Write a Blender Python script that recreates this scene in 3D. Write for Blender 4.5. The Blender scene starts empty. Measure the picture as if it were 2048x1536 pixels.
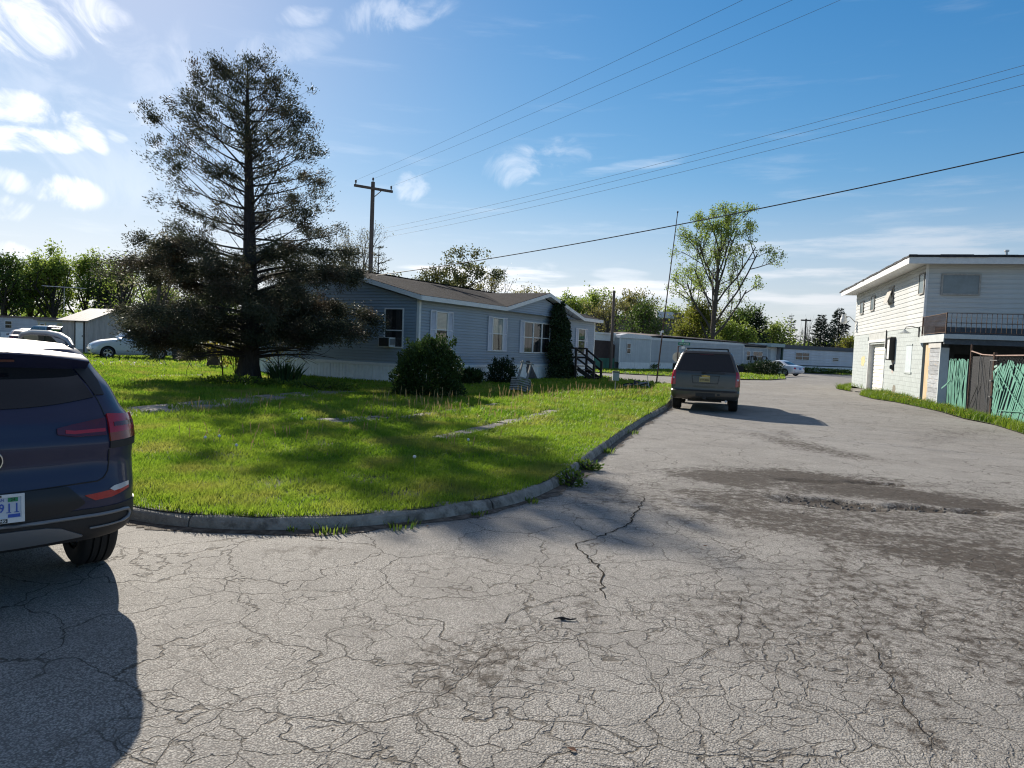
import bpy, bmesh, math, random
import numpy as np
from mathutils import Vector, Matrix, noise as mnoise
from mathutils.geometry import tessellate_polygon
random.seed(7); RNG = np.random.default_rng(7)
R_ = math.radians
sc = bpy.context.scene
COL = sc.collection

# ------------------------------------------------------------------ camera, sky, sun, exposure
F = 1420.0; CX, CY = 1024.0, 768.0            # focal length and centre in photo pixels (2048 x 1536)
CAM = Vector((0, 0, 1.68)); PITCH = R_(3.02); ROLL = R_(2.3)
_d = Vector((0, math.cos(PITCH), -math.sin(PITCH))); _r0 = Vector((1, 0, 0)); _u0 = _r0.cross(_d)
CR = _r0 * math.cos(ROLL) + _u0 * math.sin(ROLL); CU = _u0 * math.cos(ROLL) - _r0 * math.sin(ROLL)
cd = bpy.data.cameras.new('camera'); cam = bpy.data.objects.new('camera', cd); COL.objects.link(cam)
mw = Matrix((CR, CU, -_d)).transposed().to_4x4(); mw.translation = CAM; cam.matrix_world = mw
cd.sensor_width = 36; cd.lens = F / 2048 * 36; cd.clip_start = .05; cd.clip_end = 5000
sc.camera = cam
def ray(px, py): return _d + CR * ((px - CX) / F) - CU * ((py - CY) / F)
def G(px, py, z=0.0):
    r = ray(px, py); t = (z - CAM.z) / r.z; return CAM + r * t
def AT(px, py, Y):
    r = ray(px, py); return CAM + r * (Y / r.y)

SUN_AZ, SUN_EL = R_(-29.5), R_(28)            # azimuth from +Y towards +X
S = Vector((math.sin(SUN_AZ) * math.cos(SUN_EL), math.cos(SUN_AZ) * math.cos(SUN_EL), math.sin(SUN_EL)))
sl = bpy.data.lights.new('sun', 'SUN'); sun = bpy.data.objects.new('sun', sl); COL.objects.link(sun)
sl.energy = 5.0; sl.angle = R_(.53); sl.color = (1, .92, .80)
sun.rotation_euler = S.to_track_quat('Z', 'Y').to_euler(); sun.location = (-20, 30, 40)

W = bpy.data.worlds.new('World'); sc.world = W; W.use_nodes = True
nt = W.node_tree; nt.nodes.clear()
def N(t, tree=None, **kw):
    n = (tree or nt).nodes.new(t)
    for k, v in kw.items(): setattr(n, k, v)
    return n
def L(a, b, tree=None): (tree or nt).links.new(a, b)
def vmath(op, a, b, tree=None):
    n = N('ShaderNodeVectorMath', tree, operation=op); t = tree or nt
    for i, x in enumerate((a, b)):
        if x is None: continue
        if hasattr(x, 'links'): t.links.new(x, n.inputs[i])
        else: n.inputs[i].default_value = x
    return n.outputs['Value'] if op in ('DOT_PRODUCT', 'LENGTH') else n.outputs[0]
def fmath(op, a, b=None, tree=None, clamp=False):
    n = N('ShaderNodeMath', tree, operation=op, use_clamp=clamp); t = tree or nt
    for i, x in enumerate((a, b)):
        if x is None: continue
        if hasattr(x, 'links'): t.links.new(x, n.inputs[i])
        else: n.inputs[i].default_value = x
    return n.outputs[0]
def mapr(v, a, b, c=0, d=1, tree=None, smooth=True):
    n = N('ShaderNodeMapRange', tree); n.interpolation_type = 'SMOOTHSTEP' if smooth else 'LINEAR'
    (tree or nt).links.new(v, n.inputs[0])
    for i, x in enumerate((a, b, c, d)): n.inputs[i + 1].default_value = x
    return n.outputs[0]
SKY_STRENGTH = .076
sky = N('ShaderNodeTexSky', sky_type='NISHITA', sun_disc=False, sun_elevation=SUN_EL, sun_rotation=SUN_AZ,
        air_density=1.0, dust_density=.2, ozone_density=1.0, altitude=200)
tc = N('ShaderNodeTexCoord'); D = tc.outputs['Generated']
nz = N('ShaderNodeTexNoise'); nz.inputs['Scale'].default_value = 11; nz.inputs['Detail'].default_value = 8; nz.inputs['Roughness'].default_value = .6; nz.inputs['Distortion'].default_value = 1.1
L(D, nz.inputs['Vector'])
sep = N('ShaderNodeSeparateXYZ'); L(D, sep.inputs[0])
# streaks: noise stretched along the horizon
mp = N('ShaderNodeMapping'); mp.inputs['Scale'].default_value = (5, 5, 42); L(D, mp.inputs[0])
nz2 = N('ShaderNodeTexNoise'); nz2.inputs['Scale'].default_value = 1.0; nz2.inputs['Detail'].default_value = 7; nz2.inputs['Roughness'].default_value = .6; L(mp.outputs[0], nz2.inputs['Vector'])
# clouds: (photo x, y, half-width, half-height, tilt degrees, density, streaky)
CLOUDS = [(80, 45, 110, 80, 35, 1.0, 0), (150, 10, 90, 40, 20, .8, 0), (40, 215, 80, 34, 10, .9, 0), (60, 280, 120, 26, 2, 1.0, 0), (165, 258, 55, 26, 42, .9, 0),
          (125, 382, 66, 32, 8, 1.0, 0), (25, 362, 55, 24, 25, .85, 0), (20, 418, 55, 26, 10, .85, 0), (235, 270, 22, 16, 30, .7, 0), (277, 225, 14, 34, -28, .5, 0),
          (350, 290, 60, 14, -8, .7, 0), (30, 500, 40, 16, 15, .8, 0), (610, 32, 55, 22, -5, .45, 0), (790, 22, 120, 34, -12, .32, 0), (580, 90, 110, 30, -8, .22, 0),
          (1030, 335, 62, 34, -14, .36, 0), (1135, 312, 58, 34, -8, .32, 0), (830, 372, 40, 30, -8, .36, 0), (1250, 335, 190, 12, -10, .22, 1),
          (1092, 533, 30, 20, 0, .6, 0), (1250, 552, 60, 14, 4, .35, 1), (960, 548, 160, 16, 2, .95, 1), (1150, 580, 330, 14, 2, .9, 1), (1290, 572, 120, 12, 2, .8, 1),
          (1640, 560, 190, 26, 2, .62, 1), (1700, 590, 260, 22, 2, .6, 1), (1800, 478, 320, 20, -3, .42, 1), (1650, 505, 260, 16, 0, .35, 1), (1960, 640, 300, 60, 2, .5, 1),
          (180, 215, 300, 160, 10, .2, 0), (1000, 600, 300, 26, 2, .5, 1)]
acc = None
for (px, py, hw_, hh_, tilt, den, streak) in CLOUDS:
    d0 = ray(px, py).normalized(); right = CR * math.cos(R_(tilt)) - CU * math.sin(R_(tilt)); right = (right - d0 * right.dot(d0)).normalized(); up = right.cross(d0)
    k = d0.dot(_d)  # angular size of a pixel shrinks off-axis
    ru, rv = hw_ / F * k, hh_ / F * k
    u = fmath('DIVIDE', vmath('DOT_PRODUCT', D, right[:]), ru); v = fmath('DIVIDE', vmath('DOT_PRODUCT', D, up[:]), rv)
    r2 = fmath('ADD', fmath('MULTIPLY', u, u), fmath('MULTIPLY', v, v))
    front = fmath('GREATER_THAN', vmath('DOT_PRODUCT', D, d0[:]), .5)
    fall = fmath('MULTIPLY', mapr(r2, 0, 2.3, 1, 0), front)
    w = fmath('ADD', fmath('MULTIPLY', fall, .8), fmath('MULTIPLY', fmath('SUBTRACT', (nz2 if streak else nz).outputs[0], .5), 3.6))
    m = fmath('MULTIPLY', fmath('MULTIPLY', mapr(w, .32, 1.25, 0, 1), den), fmath('MULTIPLY', fall, 1.6, clamp=True))
    acc = m if acc is None else fmath('MAXIMUM', acc, m)
# thin cloud all round outside the frame too
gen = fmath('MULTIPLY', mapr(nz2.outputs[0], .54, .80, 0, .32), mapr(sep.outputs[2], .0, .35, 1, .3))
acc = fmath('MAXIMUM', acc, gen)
acc = fmath('MULTIPLY', acc, mapr(sep.outputs[2], -.01, .02, 0, 1))
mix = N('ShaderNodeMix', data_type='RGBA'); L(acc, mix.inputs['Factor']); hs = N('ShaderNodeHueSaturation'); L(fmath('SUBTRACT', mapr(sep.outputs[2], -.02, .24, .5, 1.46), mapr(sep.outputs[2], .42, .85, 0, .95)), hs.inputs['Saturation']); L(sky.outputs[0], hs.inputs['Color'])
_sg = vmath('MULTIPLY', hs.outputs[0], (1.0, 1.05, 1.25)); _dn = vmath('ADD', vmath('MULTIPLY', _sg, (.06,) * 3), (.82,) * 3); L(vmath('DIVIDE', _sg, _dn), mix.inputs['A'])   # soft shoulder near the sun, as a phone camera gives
# cloud brightness follows the sun: brighter near it
glow = mapr(vmath('DOT_PRODUCT', D, S[:]), .3, .98, 7.0, 11.0)
cc = N('ShaderNodeCombineColor'); L(glow, cc.inputs[0]); L(fmath('MULTIPLY', glow, 1.01), cc.inputs[1]); L(fmath('MULTIPLY', glow, 1.05), cc.inputs[2]); L(cc.outputs[0], mix.inputs['B'])
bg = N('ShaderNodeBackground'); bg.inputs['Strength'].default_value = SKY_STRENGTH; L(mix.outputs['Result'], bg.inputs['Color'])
out = N('ShaderNodeOutputWorld'); L(bg.outputs[0], out.inputs['Surface'])
sc.view_settings.view_transform = 'Standard'; sc.view_settings.look = 'None'; sc.view_settings.gamma = 1; sc.view_settings.exposure = 0.62
sc.view_settings.use_curve_mapping = False
cy = sc.cycles; cy.pixel_filter_type = 'BLACKMAN_HARRIS'; cy.filter_width = 1.15; cy.max_bounces = 6; cy.diffuse_bounces = 3; cy.glossy_bounces = 3; cy.transmission_bounces = 4; cy.transparent_max_bounces = 8
cy.use_denoising = True; cy.caustics_reflective = False; cy.caustics_refractive = False; cy.sample_clamp_indirect = 6
try: cy.denoiser = 'OPENIMAGEDENOISE'; cy.denoising_prefilter = 'ACCURATE'
except Exception: pass

# ------------------------------------------------------------------ materials
MATS = {}
def M(name, col, rough=.6, metal=0, var=.12, scale=3, bump=0, bscale=30, coat=0, orand=0, stretch=None, spec=.5, col2=None, mask=(.45, .62), mscale=2.5):
    if name in MATS: return MATS[name]
    m = bpy.data.materials.new(name); m.use_nodes = True; t = m.node_tree; b = t.nodes['Principled BSDF']
    b.inputs['Roughness'].default_value = rough; b.inputs['Metallic'].default_value = metal; b.inputs['Specular IOR Level'].default_value = spec
    if coat: b.inputs['Coat Weight'].default_value = coat; b.inputs['Coat Roughness'].default_value = .04
    c = (*col, 1); b.inputs['Base Color'].default_value = c
    co = N('ShaderNodeTexCoord', t).outputs['Object']
    if stretch:
        mpn = N('ShaderNodeMapping', t); mpn.inputs['Scale'].default_value = stretch; L(co, mpn.inputs[0], t); co = mpn.outputs[0]
    cur = None
    if var:
        n = N('ShaderNodeTexNoise', t); n.inputs['Scale'].default_value = scale; n.inputs['Detail'].default_value = 6; n.inputs['Roughness'].default_value = .65; L(co, n.inputs['Vector'], t)
        mx = N('ShaderNodeMix', t, data_type='RGBA'); L(mapr(n.outputs[0], .3, .7, tree=t), mx.inputs['Factor'], t)
        mx.inputs['A'].default_value = (*[max(0, x * (1 - var)) for x in col], 1); mx.inputs['B'].default_value = (*[min(1, x * (1 + var)) for x in col], 1); cur = mx.outputs['Result']
    if col2:
        n = N('ShaderNodeTexNoise', t); n.inputs['Scale'].default_value = mscale; n.inputs['Detail'].default_value = 8; n.inputs['Roughness'].default_value = .7; L(co, n.inputs['Vector'], t)
        mx = N('ShaderNodeMix', t, data_type='RGBA'); L(mapr(n.outputs[0], *mask, tree=t), mx.inputs['Factor'], t)
        if cur: L(cur, mx.inputs['A'], t)
        else: mx.inputs['A'].default_value = c
        mx.inputs['B'].default_value = (*col2, 1); cur = mx.outputs['Result']
    if orand:
        oi = N('ShaderNodeObjectInfo', t); hv = N('ShaderNodeHueSaturation', t); L(mapr(oi.outputs['Random'], 0, 1, 1 - orand, 1 + orand, t, False), hv.inputs['Value'], t)
        if cur: L(cur, hv.inputs['Color'], t)
        else: hv.inputs['Color'].default_value = c
        cur = hv.outputs[0]
    if cur: L(cur, b.inputs['Base Color'], t)
    if bump:
        n = N('ShaderNodeTexNoise', t); n.inputs['Scale'].default_value = bscale; n.inputs['Detail'].default_value = 5; L(co, n.inputs['Vector'], t)
        bp = N('ShaderNodeBump', t); bp.inputs['Strength'].default_value = bump; bp.inputs['Distance'].default_value = .02; L(n.outputs[0], bp.inputs['Height'], t); L(bp.outputs[0], b.inputs['Normal'], t)
    MATS[name] = m; return m
def leafmat(name, a, b_, trans=.4, rough=.55, patch=None, pscale=.5, spec=.3):
    """foliage: colour from each leaf's own tint attribute, light passes through"""
    if name in MATS: return MATS[name]
    m = bpy.data.materials.new(name); m.use_nodes = True; t = m.node_tree; b = t.nodes['Principled BSDF']; b.inputs['Roughness'].default_value = rough; b.inputs['Specular IOR Level'].default_value = spec
    at = N('ShaderNodeAttribute', t); at.attribute_name = 'tint'
    mx = N('ShaderNodeMix', t, data_type='RGBA'); L(at.outputs['Fac'], mx.inputs['Factor'], t); mx.inputs['A'].default_value = (*a, 1); mx.inputs['B'].default_value = (*b_, 1); c = mx.outputs['Result']
    if patch:
        n = N('ShaderNodeTexNoise', t); n.inputs['Scale'].default_value = pscale; n.inputs['Detail'].default_value = 4; L(N('ShaderNodeTexCoord', t).outputs['Object'], n.inputs['Vector'], t)
        m2 = N('ShaderNodeMix', t, data_type='RGBA'); L(mapr(n.outputs[0], .45, .7, 0, .8, t), m2.inputs['Factor'], t); L(c, m2.inputs['A'], t); m2.inputs['B'].default_value = (*patch, 1); c = m2.outputs['Result']
    L(c, b.inputs['Base Color'], t)
    tr = N('ShaderNodeBsdfTranslucent', t); L(c, tr.inputs['Color'], t)
    ms = N('ShaderNodeMixShader', t); ms.inputs[0].default_value = trans; L(b.outputs[0], ms.inputs[1], t); L(tr.outputs[0], ms.inputs[2], t)
    L(ms.outputs[0], t.nodes['Material Output'].inputs['Surface'], t)
    MATS[name] = m; return m
def clearglass():
    if 'clear_glass' in MATS: return MATS['clear_glass']
    m = bpy.data.materials.new('clear_glass'); m.use_nodes = True; t = m.node_tree; t.nodes.remove(t.nodes['Principled BSDF'])
    tr = N('ShaderNodeBsdfTransparent', t); tr.inputs[0].default_value = (.78, .82, .82, 1); gl = N('ShaderNodeBsdfGlossy', t); gl.inputs['Roughness'].default_value = .03
    lw = N('ShaderNodeLayerWeight', t); lw.inputs[0].default_value = .5; f = fmath('ADD', fmath('MULTIPLY', fmath('POWER', lw.outputs['Facing'], 4.0, t), .75, t), .06, t, True)
    ms = N('ShaderNodeMixShader', t); L(f, ms.inputs[0], t); L(tr.outputs[0], ms.inputs[1], t); L(gl.outputs[0], ms.inputs[2], t); L(ms.outputs[0], t.nodes['Material Output'].inputs['Surface'], t)
    MATS['clear_glass'] = m; return m

# ------------------------------------------------------------------ object and mesh helpers
def tag(o, label=None, cat=None, group=None, kind=None):
    if label: o['label'] = label
    if cat: o['category'] = cat
    if group: o['group'] = group
    if kind: o['kind'] = kind
    return o
def thing(name, label, cat, loc=(0, 0, 0), rz=0, group=None, kind=None):
    o = bpy.data.objects.new(name, None); COL.objects.link(o); o.location = loc; o.rotation_euler = (0, 0, rz); o.empty_display_size = .2
    return tag(o, label, cat, group, kind)
def dup_tree(o, parent=None):
    c = o.copy(); COL.objects.link(c); c.parent = parent
    for ch in list(o.children): dup_tree(ch, c)
    return c
def link(name, me, parent=None, loc=None, rot=None):
    o = bpy.data.objects.new(name, me); COL.objects.link(o)
    if parent is not None: o.parent = parent
    if loc is not None: o.location = loc
    if rot is not None: o.rotation_euler = rot
    return o
class MB:
    def __init__(s): s.v = []; s.f = []; s.m = []
    def add(s, vs, fs, mi=0):
        k = len(s.v); s.v += [tuple(x) for x in vs]; s.f += [tuple(i + k for i in f) for f in fs]; s.m += [mi] * len(fs); return s
    def hexa(s, p, mi=0): return s.add(p, [(3, 2, 1, 0), (4, 5, 6, 7), (0, 1, 5, 4), (1, 2, 6, 5), (2, 3, 7, 6), (3, 0, 4, 7)], mi)
    def box(s, x0, x1, y0, y1, z0, z1, mi=0):
        return s.hexa([(x0, y0, z0), (x1, y0, z0), (x1, y1, z0), (x0, y1, z0), (x0, y0, z1), (x1, y0, z1), (x1, y1, z1), (x0, y1, z1)], mi)
    def beam(s, a, b, w, h=None, mi=0, up=(0, 0, 1)):
        a, b = Vector(a), Vector(b); d = (b - a).normalized(); u = Vector(up); sd = d.cross(u)
        if sd.length < 1e-4: sd = d.cross(Vector((1, 0, 0)))
        sd.normalize(); u = sd.cross(d); h = h or w; sd *= w / 2; u *= h / 2
        return s.hexa([a - sd - u, a + sd - u, a + sd + u, a - sd + u, b - sd - u, b + sd - u, b + sd + u, b - sd + u], mi)
    def tube(s, pts, rad, n=6, mi=0, cap=True):
        pts = [Vector(p) for p in pts]; rad = [rad] * len(pts) if isinstance(rad, (int, float)) else rad; vs = []; ref = None
        for i, p in enumerate(pts):
            d = (pts[min(i + 1, len(pts) - 1)] - pts[max(i - 1, 0)]).normalized()
            if ref is None: ref = d.cross(Vector((.31, .27, .91)) if abs(d.z) < .9 else Vector((1, .1, 0))).normalized()
            ref = (ref - d * ref.dot(d)).normalized(); q = d.cross(ref)
            vs += [p + (ref * math.cos(2 * math.pi * j / n) + q * math.sin(2 * math.pi * j / n)) * rad[i] for j in range(n)]
        fs = [(i * n + j, i * n + (j + 1) % n, (i + 1) * n + (j + 1) % n, (i + 1) * n + j) for i in range(len(pts) - 1) for j in range(n)]
        if cap: fs += [tuple(range(n - 1, -1, -1)), tuple(range((len(pts) - 1) * n, len(pts) * n))]
        return s.add(vs, fs, mi)
    def lathe(s, prof, n=24, axis='z', c=(0, 0, 0), mi=0):
        vs = []
        for r, h in prof:
            for j in range(n):
                a = 2 * math.pi * j / n; x, y = r * math.cos(a), r * math.sin(a)
                vs.append({'z': (c[0] + x, c[1] + y, c[2] + h), 'y': (c[0] + x, c[1] + h, c[2] + y), 'x': (c[0] + h, c[1] + x, c[2] + y)}[axis])
        k = len(prof); fs = [(i * n + j, i * n + (j + 1) % n, (i + 1) * n + (j + 1) % n, (i + 1) * n + j) for i in range(k - 1) for j in range(n)]
        if axis == 'y': fs = [f[::-1] for f in fs]
        return s.add(vs, fs, mi)
    def prism(s, poly, a, b, plane='xz', mi=0):
        """polygon (2D) extruded along the third axis from a to b"""
        mk = {'xz': lambda p, t: (p[0], t, p[1]), 'yz': lambda p, t: (t, p[0], p[1]), 'xy': lambda p, t: (p[0], p[1], t)}[plane]
        n = len(poly); vs = [mk(p, a) for p in poly] + [mk(p, b) for p in poly]
        return s.add(vs, [tuple(range(n - 1, -1, -1)), tuple(range(n, 2 * n))] + [(i, (i + 1) % n, n + (i + 1) % n, n + i) for i in range(n)], mi)
    def mesh(s, name, mats, smooth=None):
        me = bpy.data.meshes.new(name); me.from_pydata(s.v, [], s.f)
        for m in (mats if isinstance(mats, (list, tuple)) else [mats]): me.materials.append(m)
        if any(s.m): me.polygons.foreach_set('material_index', s.m)
        bm = bmesh.new(); bm.from_mesh(me); bmesh.ops.recalc_face_normals(bm, faces=bm.faces); bm.to_mesh(me); bm.free()
        if smooth: me.shade_smooth(); me.set_sharp_from_angle(angle=R_(smooth))
        me.update(); return me
    def build(s, name, mats, parent=None, loc=None, rot=None, smooth=None, kind=None, label=None):
        o = link(name, s.mesh(name, mats, smooth), parent, loc, rot); return tag(o, label, None, None, kind)
def npmesh(name, V, Fc, mat, tint=None, parent=None, kind=None, smooth=False):
    me = bpy.data.meshes.new(name); V = np.asarray(V, np.float32); Fc = np.asarray(Fc, np.int32); k = Fc.shape[1]
    me.vertices.add(len(V)); me.vertices.foreach_set('co', V.ravel()); me.loops.add(Fc.size); me.loops.foreach_set('vertex_index', Fc.ravel())
    me.polygons.add(len(Fc)); me.polygons.foreach_set('loop_start', np.arange(0, Fc.size, k, dtype=np.int32)); me.update(calc_edges=True)
    me.materials.append(mat)
    if tint is not None:
        a = me.attributes.new('tint', 'FLOAT', 'POINT'); a.data.foreach_set('value', np.asarray(tint, np.float32))
    if smooth: me.shade_smooth()
    o = link(name, me, parent); return tag(o, kind=kind)
def in_poly(P, poly):
    x, y = P[:, 0], P[:, 1]; ins = np.zeros(len(P), bool); n = len(poly)
    for i in range(n):
        x1, y1 = poly[i][:2]; x2, y2 = poly[(i + 1) % n][:2]
        c = ((y1 > y) != (y2 > y)); ins ^= c & (x < (x2 - x1) * (y - y1) / ((y2 - y1) or 1e-9) + x1)
    return ins
def wob(x, y, s=1.0, ph=0.0):
    """cheap smooth noise in -1..1"""
    return (np.sin(x * 1.7 * s + 1.3 * np.sin(y * 1.1 * s + ph)) + np.sin(y * 2.1 * s + 1.7 * np.sin(x * .9 * s + 2 + ph)) + np.sin((x + y) * 1.3 * s + ph * 2)) / 3
def textmesh(body, size, align='CENTER', ext=.002, bold=0):
    c = bpy.data.curves.new('txt', 'FONT'); c.body = body; c.size = size; c.align_x = align; c.align_y = 'CENTER'; c.extrude = ext; c.offset = bold; c.space_character = 1.3 if body == '911' else 1; c.resolution_u = 2
    o = bpy.data.objects.new('txt', c); COL.objects.link(o); dg = bpy.context.evaluated_depsgraph_get(); me = bpy.data.meshes.new_from_object(o.evaluated_get(dg))
    bpy.data.objects.remove(o); bpy.data.curves.remove(c); return me
def text(name, body, size, mat, parent, loc, rot=(R_(90), 0, 0), align='CENTER', ext=.002, bold=0, sx=1):
    me = textmesh(body, size, align, ext, bold); me.materials.clear(); me.materials.append(mat); o = link(name, me, parent, loc, rot); o.scale = (sx, 1, 1); return o
# ------------------------------------------------------------------ ground, road, kerb, lawn
HOUSE_C = Vector((-3.56, 26.5, 0)); HOUSE_R = R_(61); HX, HY = 16.9, 8.6
BLD_C = Vector((17.3, 30.1, 0)); BLD_R = R_(73.7)
def frame(c, r):
    cr, sr = math.cos(r), math.sin(r)
    return lambda x, y: (c.x + cr * x - sr * y, c.y + sr * x + cr * y)
HL = frame(HOUSE_C, HOUSE_R); BL = frame(BLD_C, BLD_R)
m_far = M('far_ground', (.07, .10, .03), .9, var=.35, scale=.15, bump=.3, bscale=2)
MB().add([(-1500, -300, -.25), (1500, -300, -.25), (1500, 2500, -.25), (-1500, 2500, -.25)], [(0, 1, 2, 3)]).build('ground', m_far, kind='structure')

# road: one sheet, finer where the potholes are; stains and alligator cracking follow attributes of the sheet
def lines(lo, hi, f0, f1, fine, coarse): return np.concatenate([np.arange(lo, f0, coarse), np.arange(f0, f1, fine), np.arange(f1, hi + coarse, coarse)])
gx = lines(-75, 75, .2, 9.2, .07, .75); gy = lines(-12, 92, 5.6, 11.6, .06, .75)
X, Y = np.meshgrid(gx, gy); Zr = np.zeros_like(X)
def ell(x, y, c, a, b, ang=0):
    ca, sa = math.cos(ang), math.sin(ang); dx, dy = x - c[0], y - c[1]; return np.sqrt(((dx * ca + dy * sa) / a) ** 2 + ((-dx * sa + dy * ca) / b) ** 2)
def near(px, py): p = G(px, py); return (p.x, p.y)
stain = np.zeros_like(X); jit = .28 * wob(X, Y, 2.3) + .16 * wob(X, Y, 6.1, 1.1)
def splat(px, py, a, b, ang, v, soft=.55):
    e = ell(X, Y, near(px, py), a, b, ang) + jit; s = np.clip((1.3 - e) / .95, 0, 1) * v; return s
for args in [(1480, 955, .95, .8, .2, 1), (1610, 960, 1.5, .75, -.1, 1), (1760, 985, 1.5, .55, -.15, 1), (1890, 1005, .9, .35, -.2, 1), (1650, 1060, 1.6, .40, -.2, .6), (1820, 1075, 1.6, .45, -.25, .62), (1990, 1120, 1.4, .6, -.3, .75),
             (1600, 890, .5, 1.9, .25, .55), (1560, 1030, 1.0, .35, -.2, .7), (2000, 1040, .9, .3, 0, .5), (1390, 985, .5, .25, 0, .6), (1900, 870, 3.2, .5, .8, .22), (1700, 1230, 1.3, .9, .3, .3), (1950, 1250, 1.0, 1.2, .3, .35), (1690, 1030, 3.0, .9, -.18, .42), (1500, 1000, 1.0, .6, 0, .6), (1000, 1300, .35, .3, .3, .4), (660, 1110, .18, .3, .5, .4), (540, 1300, .25, .5, .4, .32)]:
    stain = np.maximum(stain, splat(*args))
def lane(a, b, w, v):
    (x0, y0), (x1, y1) = a, b; d = np.hypot(x1 - x0, y1 - y0); t = np.clip(((X - x0) * (x1 - x0) + (Y - y0) * (y1 - y0)) / d ** 2, 0, 1); e = np.hypot(X - x0 - t * (x1 - x0), Y - y0 - t * (y1 - y0)) / w + jit * .8; return np.clip((1.3 - e) / 1.1, 0, 1) * v
for a_, b_, w_, v_ in ((near(1640, 1060), near(1900, 1560), .11, .42), (near(1600, 900), near(1560, 860), .3, .3), (near(1000, 1330), near(1240, 1180), .07, .3), (near(620, 1260), near(700, 1110), .06, .3), (near(1960, 1120), near(2300, 1400), .5, .4)): stain = np.maximum(stain, lane(a_, b_, w_, v_))
allig = np.clip(.30 + .9 * (1 - np.clip((Y - 2.0) / 7.5, 0, 1)) * np.clip((X + 2.6) / 2.2, 0, 1) + .3 * wob(X, Y, .7), 0, 1)
allig = np.maximum(allig, np.clip(1.6 - ell(X, Y, near(1720, 1000), 4.2, 2.3), 0, 1))
hole = np.zeros_like(X)
for px, py, a, b, ang, dep in [(1650, 1005, .62, .3, -.15, .045), (1840, 1015, .42, .22, -.1, .045), (1610, 962, .5, .14, -.1, .03), (1760, 968, .4, .1, -.2, .04), (1940, 1023, .3, .16, 0, .04)]:
    e = ell(X, Y, near(px, py), a, b, ang) + .8 * jit; hole = np.maximum(hole, np.clip((1.1 - e) / .3, 0, 1) * dep)
fine_noise = np.array([mnoise.noise((x * 9, y * 9, 0)) for x, y in zip(X.ravel(), Y.ravel())]).reshape(X.shape)
stain = np.maximum(stain, np.clip(hole * 22, 0, 1)); Zr = -hole - .012 * np.clip(stain, 0, 1) * (.5 + fine_noise) + .010 * fine_noise * (hole > .01) + .012 * wob(X, Y, .35)
Zr = np.where((X > 0) & (X < 9) & (Y > 5) & (Y < 12), Zr, .012 * wob(X, Y, .35))
ny, nx = X.shape; idx = np.arange(ny * nx).reshape(ny, nx)
Fq = np.stack([idx[:-1, :-1], idx[:-1, 1:], idx[1:, 1:], idx[1:, :-1]], -1).reshape(-1, 4)
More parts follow.
